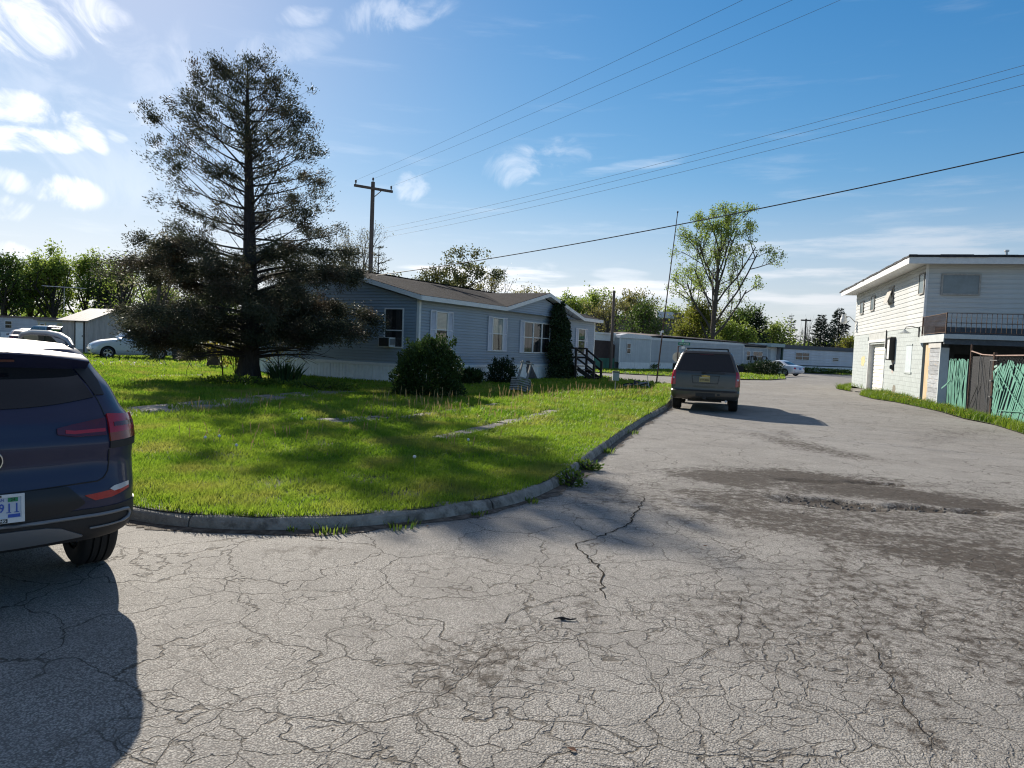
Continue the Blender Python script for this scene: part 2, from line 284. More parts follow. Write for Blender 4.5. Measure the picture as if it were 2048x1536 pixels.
def road_mat():
    m = bpy.data.materials.new('old_asphalt'); m.use_nodes = True; t = m.node_tree; b = t.nodes['Principled BSDF']; b.inputs['Roughness'].default_value = .82; b.inputs['Specular IOR Level'].default_value = .35
    co = N('ShaderNodeTexCoord', t).outputs['Object']
    def noise(s, d=4, r=.6, dist=0, vec=None):
        n = N('ShaderNodeTexNoise', t); n.inputs['Scale'].default_value = s; n.inputs['Detail'].default_value = d; n.inputs['Roughness'].default_value = r; n.inputs['Distortion'].default_value = dist; L(vec or co, n.inputs['Vector'], t); return n.outputs[0]
    def attr(n): a = N('ShaderNodeAttribute', t); a.attribute_name = n; return a.outputs['Fac']
    def mixc(f, a, bb):
        n = N('ShaderNodeMix', t, data_type='RGBA')
        for k, v in (('Factor', f), ('A', a), ('B', bb)):
            if hasattr(v, 'links'): L(v, n.inputs[k], t)
            elif isinstance(v, tuple): n.inputs[k].default_value = (*v, 1)
            else: n.inputs[k].default_value = v
        return n.outputs['Result']
    # aggregate: pale stones in a darker binder
    vo = N('ShaderNodeTexVoronoi', t); vo.inputs['Scale'].default_value = 105; vo.inputs['Randomness'].default_value = 1; L(co, vo.inputs['Vector'], t)
    sv = N('ShaderNodeSeparateColor', t); L(vo.outputs['Color'], sv.inputs[0], t)
    stone = mixc(sv.outputs[0], (.275, .258, .232), (.46, .43, .385))
    stone = mixc(mapr(sv.outputs[1], .85, .97, tree=t), stone, (.22, .19, .165))
    gap = mapr(vo.outputs['Distance'], .40, .66, 0, 1, t)
    c = mixc(fmath('MULTIPLY', gap, .72, t), stone, (.09, .083, .073))
    c = mixc(mapr(noise(1.4, 6, .7), .40, .66, 0, .8, t), c, mixc(.6, c, (.16, .148, .132)))
    c = mixc(mapr(noise(.22, 3), .4, .7, 0, .3, t), c, (.36, .345, .32))
    # cracks
    wv = N('ShaderNodeTexNoise', t); wv.inputs['Scale'].default_value = 2.2; wv.inputs['Detail'].default_value = 5; L(co, wv.inputs['Vector'], t)
    wc = vmath('ADD', co, vmath('SCALE', vmath('SUBTRACT', wv.outputs['Color'], (.5, .5, .5), t), None, t), t)
    wc.node.inputs[1].links[0].from_node.inputs['Scale'].default_value = .55
    def crack(scale, w, rnd=1):
        v = N('ShaderNodeTexVoronoi', t, feature='DISTANCE_TO_EDGE'); v.inputs['Scale'].default_value = scale; v.inputs['Randomness'].default_value = rnd; L(wc, v.inputs['Vector'], t)
        return mapr(v.outputs['Distance'], w * .25, w, 1, 0, t)
    al = attr('allig')
    c1 = fmath('MULTIPLY', crack(1.25, .0095), mapr(noise(.5, 3), .34, .47, .1, 1, t), t)
    c2 = fmath('MULTIPLY', crack(4.3, .022), fmath('MULTIPLY', mapr(al, .3, .75, 0, .85, t), mapr(noise(1.3, 3), .34, .50, 0, 1, t), t), t)
    c3 = fmath('MULTIPLY', crack(5.5, .045), fmath('MULTIPLY', mapr(al, .7, 1, 0, .8, t), mapr(noise(1.9, 2), .45, .6, 0, 1, t), t), t)
    cr = fmath('MAXIMUM', fmath('MAXIMUM', c1, c2, t), c3, t)
    c = mixc(fmath('MULTIPLY', cr, .85, t), c, mixc(noise(6), (.035, .03, .026), (.10, .08, .055)))
    # tar and dirt stains round the potholes
    st = attr('stain'); sm = fmath('ADD', st, fmath('MULTIPLY', fmath('SUBTRACT', noise(9, 10, .8), .5, t), 4.4, t), t)
    dirt = mixc(mapr(noise(26, 8, .75), .3, .7, 0, 1, t), (.024, .018, .013), (.085, .066, .048))
    c = mixc(fmath('MULTIPLY', mapr(sm, .0, .75, 0, .97, t), mapr(st, 0, .2, 0, 1, t), t), c, dirt)
    # scattered brown grit
    gr = fmath('MULTIPLY', mapr(noise(48, 3, .6), .60, .70, 0, .75, t), mapr(noise(.9, 4), .42, .65, 0, 1, t), t)
    c = mixc(gr, c, (.13, .10, .075))
    L(c, b.inputs['Base Color'], t)
    h = fmath('ADD', fmath('MULTIPLY', gap, -.35, t), fmath('ADD', fmath('MULTIPLY', cr, -1.6, t), fmath('MULTIPLY', noise(70, 4), .9, t), t), t)
    bp = N('ShaderNodeBump', t); bp.inputs['Strength'].default_value = .9; bp.inputs['Distance'].default_value = .006; L(h, bp.inputs['Height'], t); L(bp.outputs[0], b.inputs['Normal'], t)
    return m
road = npmesh('road', np.stack([X.ravel(), Y.ravel(), Zr.ravel()], 1), Fq, road_mat(), kind='structure', smooth=True)
for nm, a in (('stain', stain), ('allig', allig)):
    at = road.data.attributes.new(nm, 'FLOAT', 'POINT'); at.data.foreach_set('value', a.astype(np.float32).ravel())
# the long open cracks in front of the camera: ragged strips of dirt that fill them
m_crack = M('crack_dirt', (.03, .025, .02), .95, var=.5, scale=30, spec=.05)
def crack_strip(pts, w, seed):
    rnd = random.Random(seed); P = []
    for i in range(len(pts) - 1):
        a, b = G(*pts[i]), G(*pts[i + 1]); n = max(2, int((b - a).length / .05))
        P += [a.lerp(b, k / n) for k in range(n)]
    P.append(G(*pts[-1])); mb = MB(); vs = []
    for i, p in enumerate(P):
        d = (P[min(i + 1, len(P) - 1)] - P[max(i - 1, 0)]).normalized(); s = Vector((-d.y, d.x, 0)); o = s * rnd.uniform(-.022, .022); t = min(1, i / 4, (len(P) - 1 - i) / 4) * w * (.42 if seed == 1 else .26)
        z = .012 * float(wob(np.float64(p.x), np.float64(p.y), .35)) + .004
        vs += [Vector((p.x, p.y, z)) + o + s * t * rnd.uniform(.25, 1), Vector((p.x, p.y, z)) + o - s * t * rnd.uniform(.25, 1)]
    mb.add(vs, [(2 * i, 2 * i + 1, 2 * i + 3, 2 * i + 2) for i in range(len(P) - 1)]); return mb.build('crack', m_crack, road)
crack_strip([(1290, 990), (1283, 1010), (1268, 1030), (1262, 1045), (1225, 1064), (1180, 1082), (1153, 1088), (1165, 1108), (1195, 1130), (1206, 1160), (1203, 1185), (1217, 1205)], .024, 1)
crack_strip([(1270, 1025), (1320, 1016), (1370, 1012)], .016, 2)
crack_strip([(1200, 1182), (1130, 1196), (1060, 1215), (1020, 1230), (1005, 1245), (960, 1250), (900, 1244)], .014, 3)
crack_strip([(1215, 1198), (1270, 1208), (1340, 1206), (1400, 1217), (1470, 1210), (1500, 1190), (1560, 1168)], .014, 4)
crack_strip([(1480, 1215), (1482, 1250), (1460, 1285), (1400, 1318), (1340, 1340), (1290, 1372)], .014, 5)
crack_strip([(1210, 1145), (1290, 1162), (1370, 1150), (1440, 1140), (1520, 1135)], .010, 6)
crack_strip([(900, 1415), (950, 1390), (1000, 1362), (1080, 1345)], .012, 7)
crack_strip([(1290, 985), (1310, 965), (1360, 945)], .012, 8)
crack_strip([(1700, 1180), (1740, 1290), (1800, 1400), (1900, 1530)], .016, 9)

# broken asphalt lumps in and round the potholes
rb_ = MB(); rq = random.Random(12)
for k in range(230):
    px, py = (rq.gauss(1650, 90), rq.gauss(1005, 13)) if k % 3 else (rq.gauss(1830, 60), rq.gauss(1016, 9)); p = G(px, py); s = rq.uniform(.006, .024); a = rq.uniform(0, 3); z = -.035 + rq.uniform(0, .012); q_ = []
    for dz in (0, 1):
        for j in range(4): r = s * rq.uniform(.6, 1.2) * (1 - .35 * dz); q_.append((p.x + r * math.cos(a + j * 1.57), p.y + r * math.sin(a + j * 1.57), z + dz * s * rq.uniform(.7, 1.2)))
    rb_.hexa(q_)
rb_.build('rubble', M('asphalt_rubble', (.10, .09, .08), .95, var=.5, scale=30, col2=(.25, .24, .22), mask=(.5, .6), mscale=4), kind='stuff')
# kerb line (road side), from the far street corner to the near corner and round into the side street
KP = [G(*p) for p in [(1347, 790), (1340, 815), (1290, 845), (1240, 880), (1190, 920), (1155, 948), (1130, 966), (1100, 987), (1060, 1004), (1000, 1021), (930, 1034), (850, 1046), (780, 1054), (700, 1061), (600, 1066), (500, 1067), (400, 1062), (265, 1050)]]
KP = [Vector((7.9, 33.5, 0))] + KP + [Vector((-3.95, 6.55, 0)), Vector((-4.7, 7.35, 0)), Vector((-9, 12.9, 0)), Vector((-20, 27.5, 0)), Vector((-30, 41, 0)), Vector((-48, 66, 0))]
def resample(P, step):
    o = [P[0]]; carry = 0
    for a, b in zip(P, P[1:]):
        d = (b - a).length; t = step - carry
        while t <= d: o.append(a.lerp(b, t / d)); t += step
        carry = (carry + d) % step if d + carry >= step else carry + d
    o.append(P[-1]); return o
def smooth_line(P, k=3):
    for _ in range(k): P = [P[0]] + [(P[i - 1] + P[i] * 2 + P[i + 1]) / 4 for i in range(1, len(P) - 1)] + [P[-1]]
    return P
KL = smooth_line(resample(KP, .3), 4)
def offset(P, d):
    o = []
    for i, p in enumerate(P):
        t = (P[min(i + 1, len(P) - 1)] - P[max(i - 1, 0)]).normalized(); o.append(p + Vector((t.y, -t.x, 0)) * d)   # to the lawn side (line runs towards the camera, lawn on its right)
    return o
KI = offset(KL, .20)
m_kerb = M('kerb_concrete', (.28, .262, .232), .9, var=.25, scale=9, bump=.6, bscale=60, orand=.08, col2=(.11, .10, .085), mask=(.46, .66), mscale=4)
kerb = thing('kerb', 'worn grey concrete kerb along the grass corner', 'kerb', kind='structure'); kerb['category'] = 'kerb'
i = 0; rk = random.Random(3)
while i < len(KL) - 2 and KL[i].length < 75:
    n = rk.choice((7, 8, 10, 10)); j = min(i + n, len(KL) - 1); mb = MB(); vs = []; dz = rk.uniform(-.012, .012); dn = rk.uniform(-.015, .015)
    for k in range(i, j + 1):
        o_, n_ = KL[k], (KI[k] - KL[k]).normalized(); t = (KL[min(k + 1, len(KL) - 1)] - KL[max(k - 1, 0)]).normalized(); e = .008 if k == i else (-.008 if k == j else 0)
        for u, z in ((0, -.05), (.03, .07), (.045, .10), (.075, .118), (.19, .125), (.19, -.05)):
            q = o_ + n_ * (u + dn) + t * e; c = rk.uniform(-.011, .011) * (1 if rk.random() < .8 else 1.8); vs.append((q.x + n_.x * c, q.y + n_.y * c, z + dz + c * (z > 0)))
    r = 6; m_ = j - i
    fs = [(a * r + b, a * r + b + 1, (a + 1) * r + b + 1, (a + 1) * r + b) for a in range(m_) for b in range(5)] + [tuple(range(6)), tuple(range(m_ * r + 5, m_ * r - 1, -1))]
    mb.add(vs, fs); mb.build('kerb_stone', m_kerb, kerb, smooth=40); i = j

# ragged line of dirt and leaf litter in the gutter
m_grit = M('gutter_grit', (.13, .105, .08), .95, var=.5, scale=14, col2=(.06, .045, .032), mask=(.45, .6), mscale=9)
GO = offset(KL, -.02); gv = []; rg = random.Random(8); gi = [k for k in range(len(KL)) if KL[k].length < 34]
def subdiv(P, n): return [a.lerp(b, k / n) for a, b in zip(P, P[1:]) for k in range(n)]
gl_in = subdiv([GO[k] for k in gi], 6); gl_nm = subdiv([(KI[k] - KL[k]).normalized() for k in gi], 6)
for k, (p, n_) in enumerate(zip(gl_in, gl_nm)):
    w = .03 + .11 * max(0, .5 + .5 * math.sin(k * .21) + .4 * math.sin(k * .077 + 1)) * rg.uniform(.5, 1.2); q = p - n_ * w; z = .012 * float(wob(np.float64(p.x), np.float64(p.y), .35)) + .005; gv += [(p.x + n_.x * .06, p.y + n_.y * .06, z + .012), (q.x, q.y, z)]
MB().add(gv, [(2 * k, 2 * k + 1, 2 * k + 3, 2 * k + 2) for k in range(len(gv) // 2 - 1)]).build('gutter_litter', m_grit, kind='stuff')
# lawn
LAWN = [(p.x, p.y) for p in offset(KL, .075)] + [(-45, 74), (-10, 70), (1.5, 58), (3.6, 47), (5.2, 42.5), (6.2, 38.6), (7.2, 36.6), (7.9, 35.2)]
m_soil = M('lawn_soil', (.045, .06, .02), .95, var=.5, scale=1.6, bump=.8, bscale=25, col2=(.06, .047, .032), mask=(.55, .7), mscale=1.1)
pl = [Vector((x, y, .115)) for x, y in LAWN]; tr = tessellate_polygon([pl])
MB().add(pl, tr).build('lawn', m_soil, kind='structure')
# grass verge beside the white building and across the street
def strip(name, pts, z, mat): 
    p = [Vector((x, y, z)) for x, y in pts]; return MB().add(p, tessellate_polygon([p])).build(name, mat, kind='structure')
def g2(px, py): p = G(px, py); return (p.x, p.y)
VERGE_A = [g2(2200, 925), g2(2120, 893), g2(2041, 868), g2(1985, 850), g2(1927, 838), g2(1880, 824), g2(1838, 815), g2(1790, 805), g2(1745, 798), g2(1718, 791), g2(1728, 786), g2(1770, 787), BL(4.2, .0), BL(0, .0), BL(-13, 0), BL(-22, -1.5)]
strip('verge', VERGE_A, .03, m_soil)
VERGE_B = [g2(1672, 778), g2(1690, 774), g2(1715, 771), BL(12, .02), BL(16.5, .02), g2(1700, 783)]
strip('verge', VERGE_B, .03, m_soil)
FARLAWN = [(-4, 53.5), (6.8, 52), (9, 50.9), (11.3, 50.5), (15.5, 49.2), (18.5, 51), (21, 54.6), (22.6, 59), (25.5, 66.5), (26, 74), (33, 80), (37, 77.5), (41, 79.5), (55, 88), (90, 130), (-40, 130), (-30, 70)]
strip('far_lawn', FARLAWN, .06, m_soil)
# concrete apron at the garage door
m_conc = M('pale_concrete', (.23, .21, .185), .9, var=.18, scale=2.2, bump=.3, bscale=40, col2=(.16, .14, .11), mask=(.48, .65), mscale=3, orand=.12)
APR = [BL(7.2, .0), BL(11.8, .0), BL(11.6, 1.5), BL(7.5, 1.25)]
mb = MB(); pa = [Vector((*p, .045)) for p in APR]; pb = [Vector((*p, -.02)) for p in APR]; mb.hexa(pb + pa); mb.build('apron', m_conc, kind='structure')
# path slabs in the lawn
PATHS = [((1000, 817), (800, 848), .30, 7), ((775, 846), (645, 856), .75, 4), ((1128, 827), (880, 892), .34, 10)]
walk = thing('concrete_walk', 'sunken concrete slab walk half overgrown by grass', 'walk', kind='structure'); SLABS = []
rs = random.Random(5)
def slab_run(a, b, w, n, parent, z=.125):
    a, b = Vector((*a, 0)), Vector((*b, 0)); d = (b - a) / n; s = Vector((d.y, -d.x, 0)).normalized() * w / 2
    for k in range(n):
        p, q = a + d * (k + .012), a + d * (k + .988); p += s * rs.uniform(-.1, .1); t = rs.uniform(-.012, .012); c = [p - s, q - s, q + s, p + s]
        SLABS.append([(v.x, v.y) for v in c]); mb = MB(); mb.hexa([(v.x, v.y, z - .06) for v in c] + [(v.x, v.y, z + t + rs.uniform(-.006, .006)) for v in c]); mb.build('slab', m_conc, parent)
for a, b, w, n in PATHS: slab_run(g2(*a), g2(*b), w, n, walk)
drive = thing('concrete_drive', 'shaded concrete drive under the tall cedar', 'drive', kind='structure')
slab_run(g2(690, 789), g2(180, 846), 1.35, 9, drive)
slab_run((-21.5, 34.2), (-15.5, 36.4), 1.1, 6, drive); slab_run(g2(300, 759), g2(420, 757), .8, 4, drive)
# ------------------------------------------------------------------ buildings
m_white = M('white_trim', (.72, .72, .71), .55, var=.06, scale=6)
m_blue = M('blue_grey_siding', (.30, .37, .455), .55, var=.08, scale=2.0, orand=.05, stretch=(.4, 1, 3))
m_skirt = M('white_skirting', (.78, .80, .80), .55, var=.08, scale=3)
m_shut = M('white_shutter', (.62, .62, .68), .5, var=.05)
m_dark = M('dark_interior', (.012, .012, .014), .8, var=0)
m_curt = M('curtain', (.07, .055, .055), .9, var=.3, scale=9, stretch=(6, 1, .4))
m_blind = M('white_blind', (.62, .62, .57), .8, var=.06, scale=4)
m_alu = M('aluminium', (.55, .56, .57), .4, .6, var=.05)
m_shing = M('roof_shingles', (.024, .021, .024), .95, var=.5, scale=3.2, bump=.5, bscale=24, spec=.15, col2=(.05, .044, .047), mask=(.5, .66), mscale=7)
m_brownwood = M('dark_stained_wood', (.035, .026, .021), .7, var=.3, scale=6, stretch=(1, 1, 8))
glass = clearglass()
_board = {}
def board(root, p0, p1, z, h, mat, rot, origin=(0, 0), s0=0, s1=0, lip=.038, name='siding_board'):
    """a lap board from p0 to p1 along the wall; s0, s1 = how much the ends shift from bottom to top (under a rake)"""
    key = (round(p1 - p0, 3), h, round(s0, 3), round(s1, 3), lip, mat.name)
    if key not in _board:
        l = p1 - p0; mb = MB(); q = lambda f: (s0 * f, l + s1 * f)
        pr = [(.004, 0), (-lip, 0), (-lip, h * .62), (-.001, h * .68), (-.001, h + .002)]; vs = []
        for n_, z_ in pr: a_, b_ = q(z_ / h); vs += [(a_, n_, z_), (b_, n_, z_)]
        mb.add(vs, [(2 * i, 2 * i + 1, 2 * i + 3, 2 * i + 2) for i in range(4)] + [(0, 2, 4, 6, 8), (1, 3, 5, 7, 9)])
        _board[key] = mb.mesh(name, mat)
    c, s = math.cos(rot), math.sin(rot)
    return link(name, _board[key], root, (origin[0] + c * p0, origin[1] + s * p0, z), (0, 0, rot))
def wall_pt(rot, origin, p, n, z):   # n = outward distance
    c, s = math.cos(rot), math.sin(rot); return (origin[0] + c * p + s * n, origin[1] + s * p - c * n, z)
def window(root, rot, origin, p0, p1, z0, z1, fr=.05, sash=True, depth=.035, mat=None, back='dark', mull=0, glassmat=None, upper='blind', midrail=.52, name='window'):
    """window unit in wall-local coordinates: frame with sash, pane and blind or curtain as its own pieces"""
    w, h = p1 - p0, z1 - z0; mb = MB(); mat = mat or m_white
    mb.box(0, fr, -depth, .0, 0, h).box(w - fr, w, -depth, 0, 0, h).box(fr, w - fr, -depth, 0, h - fr, h).box(fr, w - fr, -depth - .012, 0, 0, fr)
    for k in range(1, mull + 1):
        x = w * k / (mull + 1); mb.box(x - fr / 2, x + fr / 2, -depth + .003, 0, fr, h - fr)
    o = mb.build(name, mat, root, wall_pt(rot, origin, p0, .040, z0), (0, 0, rot))
    gm = glassmat or glass; zm = h * midrail
    if sash:
        MB().box(fr, w - fr, -depth + .006, -.004, zm - fr * .4, zm + fr * .4).build('meeting_rail', mat, o)
        for a, b in ((fr, zm - fr * .4), (zm + fr * .4, h - fr)): MB().add([(fr, -.014, a), (w - fr, -.014, a), (w - fr, -.014, b), (fr, -.014, b)], [(0, 1, 2, 3)]).build('pane', gm, o)
    else: MB().add([(fr, -.014, fr), (w - fr, -.014, fr), (w - fr, -.014, h - fr), (fr, -.014, h - fr)], [(0, 1, 2, 3)]).build('pane', gm, o)
    if back:
        MB().add([(fr, .0, fr), (w - fr, .0, fr), (w - fr, .0, h - fr), (fr, .0, h - fr)], [(0, 1, 2, 3)]).build('backing', m_dark, o)
        if back == 'blind':
            z = zm
            mbb = MB(); n = int((h - fr - z) / .05)
            for k in range(n): mbb.add([(fr, -.003, z + .05 * k), (w - fr, -.003, z + .05 * k), (w - fr, -.009, z + .05 * k + .046), (fr, -.009, z + .05 * k + .046)], [(0, 1, 2, 3)])
            mbb.build('blind', m_blind, o)
            mc = MB(); pts = [(fr + (w - 2 * fr) * k / 14, -.002 - .006 * (k % 2)) for k in range(15)]
            mc.add([(x, y, fr) for x, y in pts] + [(x, y, z) for x, y in pts], [(k, k + 1, 16 + k, 15 + k) for k in range(14)]); mc.build('curtain', m_curt, o)
        if back == 'curtain':
            mc = MB(); pts = [(fr + (w - 2 * fr) * k / 18, -.002 - .006 * (k % 2)) for k in range(19)]
            mc.add([(x, y, fr) for x, y in pts] + [(x, y, h - fr) for x, y in pts], [(k, k + 1, 20 + k, 19 + k) for k in range(18) if k not in (7, 8, 9, 10)]); mc.build('curtain', m_curt, o)
    return o
def shutter(root, rot, origin, p, z0, z1, w=.36):
    h = z1 - z0; mb = MB(); f = .045; mb.box(0, f, -.035, 0, 0, h).box(w - f, w, -.035, 0, 0, h).box(f, w - f, -.035, 0, 0, f).box(f, w - f, -.035, 0, h - f, h).box(f, w - f, -.035, 0, h / 2 - f / 2, h / 2 + f / 2)
    for a, b in ((f, h / 2 - f / 2), (h / 2 + f / 2, h - f)):
        n = int((b - a) / .045)
        for k in range(n):
            z = a + (b - a) * k / n; mb.add([(f, -.028, z), (w - f, -.028, z), (w - f, -.008, z + .042), (f, -.008, z + .042)], [(0, 1, 2, 3)])
    return mb.build('shutter', m_shut, root, wall_pt(rot, origin, p, .040, z0), (0, 0, rot))
def corrug(root, rot, origin, p0, p1, z0, z1, mat, pitch=.16, d=.014, name='skirting_panel', panel=2.4):
    """ribbed sheet panels, one object each"""
    n = max(1, round((p1 - p0) / panel)); w = (p1 - p0) / n
    for i in range(n):
        k = max(2, int(w / pitch)); mb = MB(); xs = []; 
        for j in range(k):
            a = w * j / k; b = w / k; xs += [(a + .02 * b, 0), (a + .3 * b, -d), (a + .75 * b, -d), (a + .95 * b, 0)]
        mb.add([(x, y - .004, 0) for x, y in xs] + [(x, y - .004, z1 - z0) for x, y in xs], [(q, q + 1, len(xs) + q + 1, len(xs) + q) for q in range(len(xs) - 1)])
        mb.build(name, mat, root, wall_pt(rot, origin, p0 + w * i, .006 + .002 * (i % 2), z0), (0, 0, rot))
def shingled(mb, p00, p10, p11, p01, course=.16, t=.006, mi=0, jitter=.0):
    """roof slope built as lapped courses; p00-p10 eave, p01-p11 ridge"""
    p00, p10, p11, p01 = map(Vector, (p00, p10, p11, p01)); n = max(1, int(((p01 - p00).length + (p11 - p10).length) / 2 / course)); nn = (p10 - p00).cross(p01 - p00).normalized()
    if nn.z < 0: nn = -nn
    for k in range(n):
        a, b = k / n, (k + 1) / n; l0, r0, l1, r1 = p00.lerp(p01, a), p10.lerp(p11, a), p00.lerp(p01, b), p10.lerp(p11, b)
        mb.add([l0 + nn * (.012 + t), r0 + nn * (.012 + t), r1 + nn * .012, l1 + nn * .012, l0 + nn * .004, r0 + nn * .004], [(0, 1, 2, 3), (4, 5, 1, 0)], mi)

# ---- the blue-grey house
house = thing('mobile_home', 'blue-grey sided single storey home with white shutters behind the lawn', 'house', HOUSE_C, HOUSE_R)
Z0, ZS, ZE, OV, SL, XSL = .08, .85, 3.25, .38, .25, .225
RID = HY / 2; ZR = lambda y: ZE + .16 + SL * (min(y, HY - y) + OV)
XV0, XV1 = 5.9, 14.5; XP = (XV0 + XV1) / 2
mb = MB()   # core walls
mb.box(.0, HX, .0, HY, Z0, ZE + .1)
mb.prism([(0, ZE), (HY, ZE), (RID, ZE + SL * RID)], 0.0, HX, 'yz')
mb.prism([(XV0 + .4, ZE), (XV1 - .4, ZE), (XP, ZE + XSL * (XP - XV0 - .4))], 0.0, 2.5, 'xz')
mb.build('wall', m_blue, house)
bh = .114; FR, GR = 0.0, R_(-90)
nb = int((ZE - ZS) / bh)
for k in range(nb + 12):
    z = ZS + bh * k
    if k < nb + 1: board(house, .06, HX - .06, z, bh, m_blue, FR)
    else:          # cross gable boards follow the rake
        a = XV0 + .4 + (z - ZE) / XSL; b = XV1 - .4 - (z - ZE) / XSL
        if b - a > .3: board(house, a, b, z, bh, m_blue, FR, s0=bh / XSL, s1=-bh / XSL)
    if k < nb: board(house, -HY + .06, -.06, z, bh, m_blue, GR)
    else:
        d = max(0, (z - ZE)) / SL; a, b = -HY + d, -d
        if b - a > .3: board(house, a, b, z, bh, m_blue, GR, s0=bh / SL * (z > ZE), s1=-bh / SL * (z > ZE))
for (x0, x1, y0, y1) in ((-.045, .07, -.045, .07), (HX - .07, HX + .045, -.045, .07), (-.045, .07, HY - .07, HY + .045)):
    MB().box(x0, x1, y0, y1, ZS - .02, ZE + .05).build('corner_trim', m_white, house)
corrug(house, FR, (0, 0), .0, HX, Z0, ZS - .1, m_skirt); corrug(house, GR, (0, 0), -HY, 0, Z0, ZS - .1, m_skirt)
MB().box(-.05, HX + .02, -.05, -.006, ZS - .11, ZS).build('skirting_rail', m_white, house); MB().box(-.05, -.006, -.003, HY, ZS - .11, ZS).build('skirting_rail', m_white, house)
# roof: two main slopes with the cross gable breaking the front one; a white fascia round the edge
rb = MB(); e0, e1 = -OV, HX + OV; yr = RID; zr = ZR(yr); ze = ZE + .16; zp = ze + XSL * (XP - XV0); yb = (zp - ze) / SL - OV
shingled(rb, (e0, -OV, ze), (XV0, -OV, ze), (XP, yb, zp), (e0, yb, zp)); shingled(rb, (XV1, -OV, ze), (e1, -OV, ze), (e1, yb, zp), (XP, yb, zp)); shingled(rb, (e0, yb, zp), (e1, yb, zp), (e1, yr, zr), (e0, yr, zr))
shingled(rb, (e1, HY + OV, ze), (e0, HY + OV, ze), (e0, yr, zr), (e1, yr, zr), .3)
def slope_tri(a, b, c, n=8):   # triangular slope of the cross gable, courses parallel to its valley eave
    a, b, c = map(Vector, (a, b, c)); nn = (b - a).cross(c - a).normalized(); nn = -nn if nn.z < 0 else nn
    return a, b, c, nn
for sx in (1, -1):
    v0 = Vector(((XV0 if sx > 0 else XV1), -OV, ze)); pk = Vector((XP, -OV - .0, zp)); vb = Vector((XP, yb, zp)); n = 26
    nn = (pk - v0).cross(vb - v0).normalized(); nn = -nn if nn.z < 0 else nn
    for k in range(n):
        a, b = k / n, (k + 1) / n; l0, l1 = v0.lerp(pk, a), v0.lerp(pk, b); r0, r1 = v0.lerp(vb, a), v0.lerp(vb, b)
        rb.add([l0 + nn * .018, r0 + nn * .018, r1 + nn * .012, l1 + nn * .012, l0 + nn * .004, r0 + nn * .004], [(0, 1, 2, 3), (4, 5, 1, 0)])
roof = rb.build('roof', m_shing, house)
MB().box(e0 + .02, e1 - .02, yr - .12, yr + .12, zr + .012, zr + .03).build('ridge_cap', m_shing, roof)
fb = MB(); T = .022
def fascia(a, b, h=.17, out=(0, -1, 0), mb=None):
    a, b, o = Vector(a), Vector(b), Vector(out) * T; dz = Vector((0, 0, h)); (mb or fb).hexa([a - dz + o, b - dz + o, b - dz, a - dz, a + o, b + o, b, a])
fascia((e0 - .0, -OV, ze), (XV0, -OV, ze)); fascia((XV0, -OV - .003, ze), (XP, -OV - .003, zp)); fascia((XP, -OV - .003, zp), (XV1, -OV - .003, ze)); fascia((XV1, -OV, ze), (e1, -OV, ze))
fascia((e0, -OV, ze), (e0, yr, zr), out=(-1, 0, 0)); fascia((e0, yr, zr), (e0, HY + OV, ze), out=(-1, 0, 0)); fascia((e1, -OV, ze), (e1, yr, zr), out=(1, 0, 0)); fascia((e1, yr, zr), (e1, HY + OV, ze), out=(1, 0, 0))
# soffits
def quad(mb, a, b, c, d): mb.add([a, b, c, d], [(0, 1, 2, 3)])
sb = MB(); q = .165
quad(sb, (e0, -OV, ze - q), (e1, -OV, ze - q), (e1, .0, ze - q + .01), (e0, .0, ze - q + .01))
quad(sb, (e0, -OV, ze - q), (0, -OV, ze - q), (0, yr, zr - q), (e0, yr, zr - q)); quad(sb, (e0, yr, zr - q), (0, yr, zr - q), (0, HY + OV, ze - q), (e0, HY + OV, ze - q))
quad(sb, (XV0, -OV, ze - q), (XP, -OV, zp - q), (XP, 0, zp - q), (XV0, 0, ze - q)); quad(sb, (XP, -OV, zp - q), (XV1, -OV, ze - q), (XV1, 0, ze - q), (XP, 0, zp - q))
sb.build('soffit', m_white, house); fb.build('fascia', m_white, house)
# windows
for a, b in ((.66, 2.2), (4.92, 6.58)):
    shutter(house, FR, (0, 0), a, 1.44, 2.95, .36); shutter(house, FR, (0, 0), b - .36, 1.44, 2.95, .36); window(house, FR, (0, 0), a + .37, b - .37, 1.44, 2.93, back='blind')
shutter(house, FR, (0, 0), 7.82, 1.40, 2.92, .38)
for k in range(3): window(house, FR, (0, 0), 8.22 + .93 * k, 9.14 + .93 * k, 1.40, 2.90, back='curtain', midrail=.5)
shutter(house, FR, (0, 0), 14.2, 1.42, 2.85, .33); shutter(house, FR, (0, 0), 15.5, 1.42, 2.85, .33); window(house, FR, (0, 0), 14.54, 15.49, 1.42, 2.83, back='curtain')
window(house, GR, (0, 0), -1.58, -.66, 1.45, 2.96, back='curtain', midrail=.44)
dr = MB(); dr.box(0, .95, -.03, 0, 0, 2.03); d_ = dr.build('door', m_white, house, (12.3, -.016, ZS)); MB().box(.12, .83, -.042, -.03, 1.1, 1.85).build('door_window', M('dark_glass', (.02, .022, .025), .08, var=0), d_)
MB().box(12.0, 12.12, -.14, -.02, 2.35, 2.6).build('porch_light', M('lamp_glass', (.8, .8, .78), .3, var=0), house)
